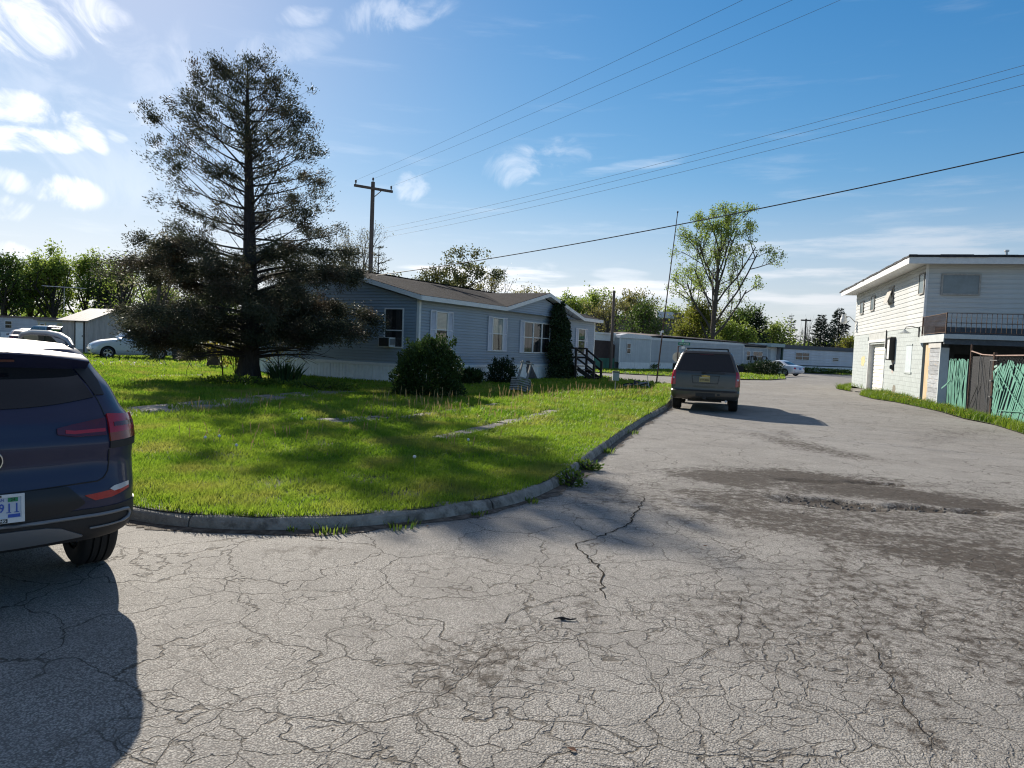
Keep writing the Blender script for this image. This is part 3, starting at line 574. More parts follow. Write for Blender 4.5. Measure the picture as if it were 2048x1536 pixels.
# air conditioner in the gable window: rests in the frame, so a thing of its own
ac = thing('air_conditioner', 'white window air conditioner sticking out of the gable window', 'air conditioner', HL(-.02, 1.3) + (1.48,), HOUSE_R + GR)
MB().box(-.26, .26, -.38, .0, 0, .36).build('case', m_white, ac)
gmb = MB()
for k in range(9): gmb.box(-.23, .23, -.395, -.38, .03 + .034 * k, .045 + .034 * k)
gmb.build('grille', M('ac_grille', (.05, .05, .055), .6, var=0), ac); MB().box(-.24, .24, -.383, -.378, .02, .34).build('coil', m_dark, ac)
sg = MB()
for k in range(7): sg.box(.258, .268, -.35 + .045 * k, -.33 + .045 * k, .06, .30)
sg.build('side_louvre', M('ac_grille', (.05, .05, .055), .6), ac)
MB().box(.27, .66, -.012, .006, -.03, .42).build('filler_panel', m_white, ac)
# porch steps
st = thing('porch_steps', 'dark wooden porch steps with handrails beside the ivy', 'steps', HL(12.75, 0) + (.1,), HOUSE_R)
for k in range(7): MB().box(-.72, .72, -.15 - .155 * k, -.01 - .155 * k, .68, .715).build('deck_board', m_brownwood, st)
for k in range(3): MB().box(-.5, .5, -1.42 - .27 * k, -1.13 - .27 * k, .50 - .19 * k, .535 - .19 * k).build('tread', m_brownwood, st)
for x in (-.5, .5): MB().prism([(-1.1, .70), (-1.1, .45), (-1.95, -.02), (-2.02, .1), (-2.02, .16)], x - .02, x + .02, 'yz').build('stringer', m_brownwood, st)
for x, y, h in ((-.7, -1.08, 1.65), (.7, -1.08, 1.65), (-.7, -.06, 1.65), (.7, -.06, 1.65), (-.5, -2.02, 1.0), (.5, -2.02, 1.0)): MB().box(x - .05, x + .05, y - .05, y + .05, -.05, h).build('post', m_brownwood, st)
for x in (-.7, .7):
    for z in (1.58, 1.1): MB().box(x - .022, x + .022, -1.04, -.1, z, z + .09).build('rail', m_brownwood, st)
for x in (-1, 1):
    for z in (1.56, 1.12): MB().beam((x * .66, -1.1, z), (x * .5, -2.04, z - .62), .045, .09).build('handrail', m_brownwood, st)

# ---- the white two-storey building
m_wsid = M('white_siding', (.53, .54, .53), .6, var=.09, scale=2, orand=.03, stretch=(.3, 1, 3), col2=(.43, .43, .40), mask=(.62, .8), mscale=2)
m_block = M('painted_block', (.44, .48, .47), .85, var=.10, scale=3, bump=.35, bscale=70, orand=.05, col2=(.36, .38, .35), mask=(.6, .75), mscale=1.6)
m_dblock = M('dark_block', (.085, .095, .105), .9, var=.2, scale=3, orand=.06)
m_roll = M('roll_roofing', (.035, .035, .04), .9, var=.4, scale=6)
m_rust = M('rusty_steel', (.11, .065, .045), .8, .3, var=.4, scale=14)
BLX, BZ, BE, BW = 16.4, 3.24, 5.92, 10.5
blg = thing('white_building', 'white two-storey building with block ground floor and flat roof', 'building', BLD_C, BLD_R)
LF, NF = R_(180), R_(-90)      # left face (towards the road), near face
cw = MB(); cw.box(.0, BLX, -BW, -.005, BZ, BE + .2); cw.build('wall', m_wsid, blg)
GD0, GD1, GDZ = 7.3, 11.4, 2.72
core = MB()
for x0, x1, z0, z1, yd in ((.0, GD0, 0, BZ, -.03), (GD1, BLX, 0, BZ, -.03), (GD0, GD1, GDZ, BZ, -.03), (GD0, GD1, 0, GDZ, -.42)): core.box(x0 + .001, x1 - .001, -BW, yd - .006 * (yd > -.1), z0 - .1, z1 - .001)
core.build('core', m_block, blg)
# blocks: single pieces where they are near, one joined part beyond
bw_, bh_ = .405, .2025; bm_one = MB(); bm_one.box(.003, bw_ - .003, -.035, .0, .003, bh_ - .003); blk = bm_one.mesh('block', m_block); far = MB(); cnt = 0
for r in range(16):
    x = (r % 2) * bw_ / 2 - bw_ / 2
    while x < BLX - .05:
        a, b = max(x, 0), min(x + bw_, BLX); z = r * bh_; x += bw_
        if b - a < .05: continue
        if (b > GD0 - .12 and a < GD1 + .12) and z + bh_ < GDZ + .2: 
            if a < GD0 - .12 - .1 < b: b = GD0 - .12
            elif a < GD1 + .12 < b - .1: a = GD1 + .12
            else: continue
        if GD0 - .3 < a < GD1 + .3 and z > GDZ: continue
        if abs((b - a) - bw_) < .01 and a < 7.4 and cnt < 290: link('block', blk, blg, (a, 0, z)); cnt += 1
        else: far.box(a + .003, b - .003, -.035, 0, z + .003, z + bh_ - .003)
far.build('blockwork', m_block, blg, kind='stuff')
MB().box(GD0 - .3, GD1 + .3, -.036, .003, GDZ + .13, BZ - .01).build('lintel', M('lintel_concrete', (.45, .46, .44), .9, var=.15, scale=2), blg)
nbd = 13; bhh = (BE - BZ) / nbd
for k in range(nbd + 1):
    z = BZ + bhh * k; board(blg, -BLX + .02, -.02, z, bhh, m_wsid, LF, lip=.022); board(blg, .02, BW, z, bhh, m_wsid, NF, lip=.022)
MB().box(-.028, .02, -.02, .028, BZ, BE + .1).build('corner_trim', m_white, blg)
# near wall of the ground floor, in shade under the deck
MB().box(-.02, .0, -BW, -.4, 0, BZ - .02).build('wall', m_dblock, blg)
# flat roof with a deep white fascia and a dark rolled edge
rf = MB(); rf.box(-.55, BLX + .45, -BW - .4, .85, BE + .16, BE + .2); ro = rf.build('roof', m_roll, blg)
ff = MB(); ff.box(-.57, BLX + .47, .85, .875, BE - .13, BE + .14).box(-.57, -.545, -BW - .4, .849, BE - .13, BE + .14); ff.build('fascia', m_white, blg); MB().tube([(-.02, .06, BE - .05), (-.02, .06, 3.3)], .03, 8).build('downspout', m_white, blg)
MB().box(-.54, BLX + .44, -BW, .845, BE - .05, BE - .03).build('soffit', m_white, blg)
ed = MB(); rr = random.Random(4); x = -.6
while x < BLX + .5:
    w = rr.uniform(.5, 1.1); ed.box(x, x + w - .01, .84, .9 + rr.uniform(0, .02), BE + .145 + rr.uniform(-.03, .01), BE + .215 + rr.uniform(-.01, .02)); x += w
y = -BW - .4
while y < .84:
    w = min(rr.uniform(.5, 1.1), .9 - y); ed.box(-.62, -.54, y, y + w - .01, BE + .15 + rr.uniform(-.02, .01), BE + .235 + rr.uniform(-.01, .015)); y += w
ed.build('roof_edge', m_roll, ro)
MB().lathe([(.0, .35), (.09, .35), (.09, .28), (.05, .27), (.05, 0)], 10, c=(.3, -2.9, BE + .2)).build('roof_vent', m_alu, ro); MB().box(.6, 1.2, -5.3, -4.7, BE + .2, BE + .85).build('chimney', M('chimney_brick', (.2, .12, .09), .9), ro)
m_wfr = M('weathered_frame', (.36, .34, .31), .7, var=.2, scale=8); m_dg = M('dark_glass', (.02, .022, .025), .08, var=0)
m_gglass = M('grey_glass', (.16, .20, .22), .12, var=.15, scale=2)
window(blg, LF, (0, 0), -1.12, -.27, 4.62, 5.55, .05, sash=False, mat=m_wfr, back=None, glassmat=m_gglass)
aw = window(blg, LF, (0, 0), -7.0, -5.95, 4.6, 5.5, .06, sash=False, mat=m_wfr, back=None, glassmat=m_dg)
MB().hexa([(.05, -.28, .03), (1.0, -.28, .03), (1.0, -.25, .03), (.05, -.25, .03), (.05, -.03, .86), (1.0, -.03, .86), (1.0, 0, .86), (.05, 0, .86)]).build('open_sash', m_wfr, aw)
window(blg, LF, (0, 0), -11.5, -10.5, 4.52, 5.4, .06, sash=False, mat=m_wfr, back=None, glassmat=m_gglass)
window(blg, LF, (0, 0), -14.7, -13.7, 4.5, 5.3, .06, sash=False, mat=m_wfr, back=None, glassmat=m_gglass)
window(blg, NF, (0, 0), .5, 1.95, 4.55, 5.45, .07, sash=False, mat=m_wfr, back=None, glassmat=m_gglass)
# garage door: frame and single panels
gf = MB(); gf.box(GD0 - .12, GD0, -.5, .02, 0, GDZ).box(GD1, GD1 + .12, -.5, .02, 0, GDZ).box(GD0 - .14, GD1 + .14, -.5, .03, GDZ, GDZ + .13); gf.build('garage_frame', m_white, blg)
m_door = M('old_white_door', (.72, .70, .62), .6, var=.06, scale=2, orand=.05, col2=(.5, .42, .28), mask=(.66, .85), mscale=1.5)
gd = MB().box(GD0 + .3, GD1 - .0, -.32, -.28, 0, GDZ - .02).build('garage_door', m_door, blg); ph = (GDZ - .04) / 13
gp = MB(); gp.hexa([(GD0 + .31, -.28, .006), (GD1 - .01, -.28, .006), (GD1 - .01, -.24, .006), (GD0 + .31, -.24, .006), (GD0 + .31, -.28, ph - .006), (GD1 - .01, -.28, ph - .006), (GD1 - .01, -.268, ph - .012), (GD0 + .31, -.268, ph - .012)]); pm = gp.mesh('door_panel', m_door)
for k in range(13): link('door_panel', pm, gd, (0, 0, ph * k))
MB().box(GD0, GD0 + .3, -.32, -.12, 0, GDZ - .02).build('door_post', m_white, blg)
# filled-in window, old paint patch
MB().box(1.75, 2.75, .0, .012, 1.25, 2.45).build('filled_window', M('pale_blue_panel', (.5, .56, .58), .7, var=.06), blg); MB().box(1.68, 2.82, .0, .03, 2.45, 2.52).build('window_head', m_block, blg); MB().box(1.6, 2.9, .0, .04, 1.17, 1.25).build('window_sill', m_block, blg)
m_yel = M('faded_yellow_paint', (.58, .50, .26), .85, var=.2, scale=6)
def blotch(cx, cz, w, h, mat, nm, seed):
    q = random.Random(seed); n = 22; mb = MB(); mb.add([(cx + w * math.cos(a * 6.2832 / n) * q.uniform(.6, 1), .004, cz + h * math.sin(a * 6.2832 / n) * q.uniform(.6, 1)) for a in range(n)], [tuple(range(n))]); return mb.build(nm, mat, blg)
blotch(13.0, 1.65, .75, .42, m_yel, 'paint_patch', 1); blotch(5.2, 1.45, .35, .4, M('pinkish_patch', (.5, .42, .38), .85), 'paint_patch', 2); blotch(4.7, .35, .4, .28, M('mildew', (.22, .2, .16), .9), 'paint_patch', 3)
# wall box, meter, lamps: hung on the wall, things of their own
wb = thing('wall_cabinet', 'black framed wall box with pale louvred face beside the garage door', 'cabinet', BL(5.35, 0) + (1.75,), BLD_R)
m_blackm = M('black_metal', (.02, .02, .022), .5, .2, var=.2)
c_ = MB(); c_.box(-.36, .36, .0, .26, 0, .06).box(-.36, .36, 0, .26, 1.04, 1.1).box(-.36, -.31, 0, .26, .06, 1.04).box(.31, .36, 0, .26, .06, 1.04).box(-.31, .31, 0, .05, .06, 1.04); c_.build('case', m_blackm, wb)
for k in range(5): MB().box(-.30, .30, .16, .23, .07 + .194 * k, .255 + .194 * k).build('slat', m_white, wb)
MB().box(-.38, .38, -.0, .24, 1.12, 1.16).build('hood', m_wfr, wb)
em = thing('electric_meter', 'small dark electric meter under the wall box', 'meter', BL(5.1, 0) + (1.42,), BLD_R)
MB().lathe([(0, .16), (.09, .16), (.11, .10), (.11, 0)], 16, 'y').build('glass_dome', m_dg, em); MB().box(-.13, .13, .0, .06, -.16, .16).build('base', m_blackm, em)
cp = MB(); cp.tube([(7.0, .03, 3.3), (7.0, .03, 2.35)], .03, 6); tag(cp.build('conduit', m_blackm, None, BLD_C, (0, 0, BLD_R)), 'short black conduit pipe on the wall above the garage frame', 'pipe')
lp = thing('barn_lamp', 'pale gooseneck barn lamp near the building corner above the boarded door', 'lamp', BL(.75, 0) + (2.95,), BLD_R)
MB().tube([(0, .0, .22), (0, .3, .3), (0, .52, .26), (0, .58, .14)], .016, 6).build('arm', m_blackm, lp); MB().lathe([(.03, .16), (.07, .12), (.16, .06), (.26, .0), (.25, -.01), (.1, .04)], 20, c=(0, .58, 0)).build('shade', M('enamel', (.6, .62, .58), .35, var=.05), lp)
MB().box(-.07, .07, .0, .03, -.15, .28).build('mount', m_blackm, lp)
l2 = thing('yard_light', 'white yard light on an arm at the far building corner', 'lamp', BL(16.3, 0) + (4.2,), BLD_R)
MB().tube([(0, 0, -.1), (0, .35, .25), (0, .7, .28)], .025, 6).build('arm', m_wfr, l2); MB().lathe([(0, .3), (.12, .3), (.14, .12), (.2, .0), (.22, -.2), (.15, -.3), (0, -.32)], 16, c=(0, .72, .12)).build('lantern', m_white, l2)
# lean-to with a roof deck towards the camera
DX = -3.4; DZ = 2.78
dk = MB(); dk.box(DX, -.025, -BW, .12, DZ - .05, DZ); dk.build('deck', m_wfr, blg)
fd = MB(); fd.box(DX, -.03, .12, .15, DZ - .26, DZ + .03).box(DX - .03, DX, -BW, .15, DZ - .14, DZ + .03); fd.build('deck_fascia', M('pale_grey_trim', (.5, .53, .53), .6, var=.08), blg)
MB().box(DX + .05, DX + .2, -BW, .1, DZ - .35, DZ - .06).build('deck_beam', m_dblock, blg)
m_ply = M('bare_plywood', (.52, .36, .19), .75, var=.2, scale=2.5, stretch=(6, 1, .5), col2=(.62, .5, .34), mask=(.45, .6), mscale=3)
m_wboard = M('weathered_board', (.33, .345, .36), .85, var=.22, scale=5, orand=.18, stretch=(.6, 1, 4), col2=(.42, .37, .31), mask=(.55, .68), mscale=4)
MB().box(-.55, -.02, -.5, -.45, 0, DZ - .2).build('door_jamb', m_dblock, blg); MB().box(-1.268, -.52, -.02, .015, .05, DZ - .3).build('plywood_door', m_ply, blg)
for k in range(13): MB().box(-2.82, -1.27, .02, .05 + .008 * (k % 3), .02 + .175 * k, .185 + .175 * k).build('wall_board', m_wboard, blg)
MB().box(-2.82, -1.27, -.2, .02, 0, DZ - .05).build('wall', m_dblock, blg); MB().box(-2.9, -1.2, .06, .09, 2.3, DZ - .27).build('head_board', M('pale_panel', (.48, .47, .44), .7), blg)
MB().box(-2.93, -2.83, -.2, .1, 0, 2.3).build('corner_trim', M('pale_grey_trim', (.5, .53, .53), .6), blg)
for y in (-5.2, -10.2): MB().box(DX + .06, DX + .2, y - .07, y + .07, 0, DZ - .3).build('post', m_dblock, blg)
for y in (-1.2, -4.4): MB().box(-.06, -.02, y - 1.6, y, 1.6, 2.1).build('dark_window', m_dark, blg)
# deck railing: stands on the deck, each baluster a piece
rl = thing('deck_railing', 'black iron railing round the roof deck of the white building', 'railing', BLD_C, BLD_R)
H = .82
for a, b, z in (((DX + .02, .08), (-.05, .08), DZ + H), ((DX + .02, .08), (DX + .02, -BW), DZ + H), ((DX + .02, .08), (-.05, .08), DZ + .1), ((DX + .02, .08), (DX + .02, -BW), DZ + .1), ((DX + .02, .08), (DX + .02, -BW), DZ + H * .55)):
    MB().beam((*a, z), (*b, z), .035, .02).build('rail', m_rust, rl)
bl1 = MB().box(-.008, .008, -.008, .008, .1, H).mesh('baluster', m_rust)
for k in range(27): link('baluster', bl1, rl, (DX + .12 + .123 * k, .08, DZ))
for k in range(60): link('baluster', bl1, rl, (DX + .02, -.08 - .165 * k, DZ))
for p in ((DX + .02, .08), (-.06, .08), (DX + .02, -3.4)): MB().box(p[0] - .02, p[0] + .02, p[1] - .02, p[1] + .02, DZ, DZ + H + .02).build('rail_post', m_rust, rl)
orn = MB()
for a, b in (((0, .25), (0, .62)), ((-.1, .34), (0, .46)), ((.1, .34), (0, .46)), ((-.1, .56), (0, .46)), ((.1, .56), (0, .46))): orn.beam((DX + .0, -2.72 + a[0], DZ + a[1]), (DX, -2.72 + b[0], DZ + b[1]), .03)
orn.build('ornament', m_rust, rl)
# ------------------------------------------------------------------ chain link fence with green slats (on the white building's line)
m_green = M('green_vinyl', (.115, .30, .225), .5, var=.1, scale=3, orand=.14)
fence = thing('slatted_fence', 'chain link fence with tangled green slats beside the white building', 'fence', BLD_C, BLD_R)
rf_ = random.Random(11)
def slat(p, q, w=.045, y=.03):   # p,q: (u, z) in the fence plane
    (u0, z0), (u1, z1) = p, q; bnd = rf_.uniform(-.02, .02); mb = MB(); mid = ((u0 + u1) / 2 + bnd, (z0 + z1) / 2)
    d = Vector((u1 - u0, 0, z1 - z0)).normalized(); s = Vector((-d.z, 0, d.x)) * w / 2; vs = []
    for (u, z), yy in (((u0, z0), y), (mid, y + rf_.uniform(-.03, .05)), ((u1, z1), y + rf_.uniform(-.015, .02))):
        c = Vector((u, yy, z)); vs += [c - s, c + s, c + s + Vector((0, .006, 0)), c - s + Vector((0, .006, 0))]
    fs = [(0, 1, 5, 4), (1, 2, 6, 5), (2, 3, 7, 6), (3, 0, 4, 7), (4, 5, 9, 8), (5, 6, 10, 9), (6, 7, 11, 10), (7, 4, 8, 11), (3, 2, 1, 0), (8, 9, 10, 11)]
    mb.add(vs, fs); mb.build('slat', m_green, fence)
u = -3.95
while u > -6.0: slat((u + rf_.uniform(-.05, .05), .05 + rf_.uniform(0, .1)), (u + rf_.uniform(-.05, .05), 1.86 + rf_.uniform(-.1, .03)), .075); u -= .066
for k in range(8): a = rf_.uniform(-5.9, -4.1); slat((a, rf_.uniform(.2, .9)), (a + rf_.uniform(-.35, .35), rf_.uniform(1.1, 1.8)), .05, .06)
slat((-3.3, .75), (-4.3, 1.1), .06, .07)
u = -8.55
while u > -13.6:
    h = 1.80 + .06 * math.sin(u * 2.1) + rf_.uniform(-.06, .04)
    if not (-9.25 < u < -9.05): slat((u, .04), (u - .95 + rf_.uniform(-.03, .03), h), .07, rf_.uniform(.01, .035))
    u -= .080
for k in range(4): a = rf_.uniform(-12.8, -8.8); b = rf_.uniform(-.5, .9); slat((a, rf_.uniform(.5, 1.2)), (a + b, rf_.uniform(1.2, 1.75)), .05, .07)
for k in range(5): a = rf_.uniform(-9.9, -8.6); slat((a, rf_.uniform(.8, 1.2)), (a + rf_.uniform(.3, .5), rf_.uniform(1.3, 1.6)), .05, .08)
for k in range(9): zz_ = .16 + .18 * k; slat((-8.5, zz_), (-8.5 - .95 * (1.75 - zz_) / 1.75 + rf_.uniform(-.06, .06), 1.75 + rf_.uniform(-.15, .05)), .07, .03)
slat((-9.2, .35), (-13.2, .55), .03, .075); slat((-8.9, 1.5), (-11.5, .2), .03, .08); slat((-10.2, 1.7), (-13.0, .3), .03, .08)
m_galv = M('galvanised', (.11, .11, .11), .6, .3, var=.15)
for u, h, r in ((-6.15, 2.38, .035), (-8.35, 2.1, .06), (-13.7, 2.1, .045)): MB().tube([(u, 0, -.1), (u + (.02 if u > -7 else 0), 0, h)], r, 8).build('post', m_rust, fence)
MB().tube([(-6.15, 0, 2.15), (-7.2, 0, 2.03), (-8.4, 0, 2.0), (-13.7, 0, 2.02)], .022, 6).build('top_rail', M('pale_rust', (.30, .2, .16), .8, var=.3, scale=10), fence)
gb = MB()
for a, b in (((-7.18, 2.0), (-8.25, .1)), ((-7.15, 1.95), (-7.15, .1)), ((-7.18, 1.1), (-6.3, .1)), ((-8.1, 1.85), (-8.1, .1)), ((-8.1, 1.85), (-8.7, 1.85))): gb.tube([(a[0], .05, a[1]), (b[0], .05, b[1])], .014, 5)
gb.build('gate_brace', m_galv, fence)
for z in (1.2, .7): MB().box(-8.44, -8.26, -.07, .09, z, z + .04).build('hinge', m_galv, fence)
MB().box(-8.22, -6.25, -.03, -.02, .06, 1.97).build('dark_screen', M('dark_mesh', (.012, .013, .016), .9, var=.3, scale=12), fence)
wm = MB()
def wires(u0, u1, z0, z1, sp=.11):
    w, h = u0 - u1, z1 - z0; n = int((w + h) / sp)
    for k in range(n):
        c = k * sp
        for sgn in (1, -1):
            a0, a1 = max(0, c - h), min(w, c)
            if a1 - a0 < .02: continue
            za, zb = z0 + (c - a0), z0 + (c - a1); ua, ub = (u0 - a0, u0 - a1) if sgn > 0 else (u1 + a0, u1 + a1); t = .0022
            wm.add([(ua, .012 * sgn, za - t), (ub, .012 * sgn, zb - t), (ub, .012 * sgn, zb + t), (ua, .012 * sgn, za + t)], [(0, 1, 2, 3)])
wires(-3.9, -6.1, .05, 1.85); wires(-6.2, -8.3, .05, 1.98); wires(-8.4, -13.6, .05, 1.95)
wm.build('chain_link', m_galv, fence, kind='stuff')

# ------------------------------------------------------------------ trailers across the street
def pt_ang(a, b): d = Vector(b) - Vector(a); return math.atan2(d.y, d.x), d.length
m_gsid = M('grey_siding', (.46, .49, .52), .55, var=.07, scale=1.5, orand=.04)
m_gpan = M('grey_panel', (.50, .53, .55), .55, var=.06, scale=2, orand=.03)
m_lsid = M('pale_siding', (.62, .63, .68), .55, var=.08, scale=1, orand=.04)
m_trf = M('tar_roof', (.16, .13, .12), .9, var=.35, scale=2)
def lapwall(root, p0, p1, z0, z1, h, mat, y=0):
    n = max(1, int(round((z1 - z0) / h)))
    for k in range(n): board(root, p0, p1, z0 + (z1 - z0) / n * k, round((z1 - z0) / n, 4), mat, 0, (0, y))
def simple_window(root, x0, x1, z0, z1, mull=0, y=0, back='curtain', mid=.5): return window(root, 0, (0, y), x0, x1, z0, z1, .06, True, .03, None, back, mull, m_dg if back is None else glass, midrail=mid)
A0 = Vector((9.1, 62.5, 0)); A1 = Vector((29.3, 82.5, 0)); ang, ln = pt_ang(A0, A1)
ta = thing('grey_trailer', 'long grey trailer home with sagging roof behind the street sign', 'trailer', A0 + Vector((0, 0, .1)), ang)
def tx(px): # position along the trailer front for a photo column
    d = (A1 - A0).normalized(); r = (px - 1024) / F * 1.0; return (r * A0.y - A0.x) / (d.x - r * d.y)
L1 = ln; tb = MB(); tb.box(tx(1180), L1, .05, 4.2, .0, 2.95); tb.build('wall', m_gsid, ta)
xs = [tx(p) for p in (1180, 1226, 1288, 1482, 1530, 1552)]
lapwall(ta, xs[2] + .1, xs[3], .72, 2.75, .16, m_gsid); lapwall(ta, xs[3] + .2, xs[4], .62, 2.5, .16, m_gsid); lapwall(ta, xs[4] + .15, xs[5], .6, 2.5, .16, m_gsid)
bx = MB(); bx.box(xs[1], xs[2], -.5, .04, .6, 2.72); bx.build('side_room', m_gpan, ta)
nvp = 14
for k in range(nvp): a = xs[1] + (xs[2] - xs[1]) * k / nvp; MB().box(a + .006, a + (xs[2] - xs[1]) / nvp - .006, -.515, -.5, .6, 2.7).build('wall_panel', m_gpan, ta)
MB().prism([(xs[1] - .1, 2.72), (xs[2] + .1, 2.72), (xs[2] + .05, 2.95), (xs[2] - .5, 3.08), (xs[1] + 1.0, 3.12), (xs[1] + .05, 2.98)], -.6, .1, 'xz').build('side_room_roof', m_white, ta)
corrug(ta, 0, (0, -.5), xs[1], xs[2], 0, .6, m_skirt, .3); corrug(ta, 0, (0, 0), xs[2], xs[5], 0, .62, m_skirt, .3)
for x, y in ((xs[1], -.52), (xs[2], -.52), (xs[2] + .06, 0), (xs[3] + .08, -.02), (xs[4] + .08, -.02)): MB().box(x - .07, x + .07, y - .03, y + .02, .55, 2.75).build('trim_board', m_white, ta)
MB().box(xs[2], xs[3] + .1, -.03, .0, 2.72, 2.95).build('trim_board', m_white, ta); MB().box(xs[3] + .1, xs[5], -.03, .0, 2.5, 2.68).build('trim_board', m_white, ta); MB().box(xs[2], xs[5], -.03, 0, .56, .64).build('trim_board', m_white, ta)
# white left end with open porch: brown and green tarpaulin wall
MB().box(xs[0] - 1, xs[1] - .05, -.0, .04, 2.4, 2.95).build('end_panel', m_white, ta); MB().box(xs[0] - 1, xs[1], -.1, 4.2, 2.95, 3.1).build('porch_roof', m_white, ta); MB().box(xs[0] + .4, xs[0] + 1.4, -.04, -.0, 2.62, 2.74).build('vent', m_white, ta)
MB().prism([(xs[0] - 1, .9), (xs[1] - .05, .9), (xs[1] - .05, 2.05), (xs[1] - .8, 2.4), (xs[0] - 1, 2.42)], -.05, -.02, 'xz').build('brown_screen', M('brown_screen', (.06, .04, .036), .9, var=.15), ta)
MB().box(xs[0] - 1, xs[1] - .05, -.08, -.05, -.05, .9).build('green_screen', M('green_tarp', (.05, .17, .12), .7, var=.2, scale=2), ta)
simple_window(ta, xs[1] + 1.0, xs[1] + 1.62, 1.35, 2.3, y=-.5); simple_window(ta, tx(1486) + .3, tx(1486) + 1.2, 1.05, 2.15); simple_window(ta, tx(1500) + .2, tx(1521), 1.05, 2.15, mull=1)
rp = [(xs[2], 2.95), (xs[2] + 2, 3.1), (xs[3] - 2, 3.02), (xs[3] + .3, 2.9), (xs[4], 2.78), (xs[5] + .1, 2.72)]
for i in range(len(rp) - 1):
    (a, z), (b, w) = rp[i], rp[i + 1]; MB().hexa([(a, -.12, z), (b, -.12, w), (b, 4.3, w), (a, 4.3, z), (a, -.1, z + .09), (b, -.1, w + .09), (b, 4.3, w + .35), (a, 4.3, z + .35)]).build('roof_sheet', m_trf, ta)
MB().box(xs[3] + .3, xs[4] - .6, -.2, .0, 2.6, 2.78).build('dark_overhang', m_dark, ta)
MB().lathe([(0, .5), (.2, .5), (.2, .42), (.09, .4), (.09, 0)], 10, c=(tx(1343), 1.5, 3.15)).build('roof_vent', m_alu, ta)
st2 = thing('entry_steps', 'dark wooden entry steps with railing at the end of the grey trailer', 'steps', A1 + Vector((-1.4, -2.6, 0)), ang)
for k in range(3): MB().box(-.1 + .3 * k, .3 + .3 * k, -.6, .6, .6 - .2 * k, .66 - .2 * k).build('tread', m_brownwood, st2)
MB().box(-1.2, -.1, -.7, .7, .0, .72).build('landing', m_brownwood, st2)
for y in (-.65, .65):
    for x, h in ((-1.15, 1.7), (-.15, 1.7), (.8, .95)): MB().box(x - .04, x + .04, y - .04, y + .04, 0, h).build('post', m_brownwood, st2)
    MB().beam((-1.15, y, 1.66), (-.15, y, 1.66), .05, .1).build('rail', m_brownwood, st2); MB().beam((-.15, y, 1.66), (.8, y, .92), .05, .1).build('rail', m_brownwood, st2)
# second trailer
B0 = Vector((31.6, 83.5, 0)); B1 = Vector((47.5, 93.5, 0)); angb, lb = pt_ang(B0, B1)
t2 = thing('pale_trailer', 'pale lavender trailer home with dark roof band behind the parked sedan', 'trailer', B0 + Vector((0, 0, .1)), angb)
MB().box(0, lb, .06, 4.0, .0, 2.9).build('wall', m_lsid, t2); lapwall(t2, 0, lb, .75, 2.6, .3, m_lsid); corrug(t2, 0, (0, 0), 0, lb, 0, .65, m_skirt, .35)
MB().box(-.05, lb, -.03, .02, .62, .76).build('skirt_rail', m_dblock, t2); MB().box(-.2, lb + .1, -.15, 4.1, 2.62, 3.02).build('roof_band', M('dark_grey_band', (.10, .105, .115), .7, var=.1), t2); MB().box(-.2, lb + .1, -.1, 4.0, 3.02, 3.1).build('roof', m_trf, t2)
simple_window(t2, 2.35, 5.0, 1.35, 2.25, mull=1); simple_window(t2, 9.6, 10.9, 1.35, 1.8, back=None)
MB().box(-2.3, -.3, .6, .7, .2, 2.75).build('annex_wall', m_white, t2); MB().box(-2.5, 0, -.3, 3, 2.75, 3.15).build('annex_roof', M('annex_green', (.42, .5, .47), .7, var=.1), t2); MB().beam((-.25, -.05, 0), (-.15, -.05, 2.7), .2).build('annex_post', M('dark_green', (.02, .05, .04), .6, var=0), t2)
# left-hand background: shed, white and yellow trailer, grey trailer
m_bat = M('weathered_batten', (.46, .41, .39), .85, var=.15, scale=2, orand=.1, stretch=(3, 3, .5)); m_tin = M('tin_roof', (.20, .19, .19), .7, 0, var=.15, scale=1, col2=(.14, .12, .11), mask=(.5, .7), mscale=1.2)
sh = thing('garden_shed', 'weathered grey board shed with tin roof behind the silver wagon', 'shed', AT(125, 700, 46) * 1.0, R_(-16)); sh.location.z = .1
sw, sd_ = 2.0, 7.2    # front width along local x; depth
EH, RH = 2.15, 2.95
# front wall (boards) faces the viewer at local y=0; side wall runs back along the second axis turned to the right
shell = MB(); shell.prism([(0, 0), (4.6, 0), (4.6, EH), (2.3, RH), (0, EH)], .02, 2.0, 'yz'); shell.build('wall', m_bat, sh)
for k in range(11): MB().box(.0 + .18 * k, .172 + .18 * k, -.03, .02, 0, EH).build('wall_board', m_bat, sh)
for k in range(25):
    y = .0 + .184 * k; zt = EH + (RH - EH) * (1 - abs(y + .09 - 2.3) / 2.3); MB().hexa([(2.0, y, 0), (2.03, y, 0), (2.03, y + .178, 0), (2.0, y + .178, 0), (2.0, y, zt - .02), (2.03, y, zt - .02), (2.03, y + .178, zt - .02), (2.0, y + .178, zt - .02)]).build('wall_board', m_bat, sh)
for s_ in (0, 1):
    for k in range(6):
        a, b = -.25 + .42 * k, -.25 + .42 * (k + 1) - .008; y0, z0, y1, z1 = (-.25, EH - .07, 2.3, RH + .02) if s_ == 0 else (4.85, EH - .07, 2.3, RH + .02)
        MB().hexa([(a, y0, z0), (b, y0, z0), (b, y1, z1), (a, y1, z1), (a, y0, z0 + .04), (b, y0, z0 + .04), (b, y1, z1 + .04), (a, y1, z1 + .04)]).build('roof_sheet', m_tin, sh)
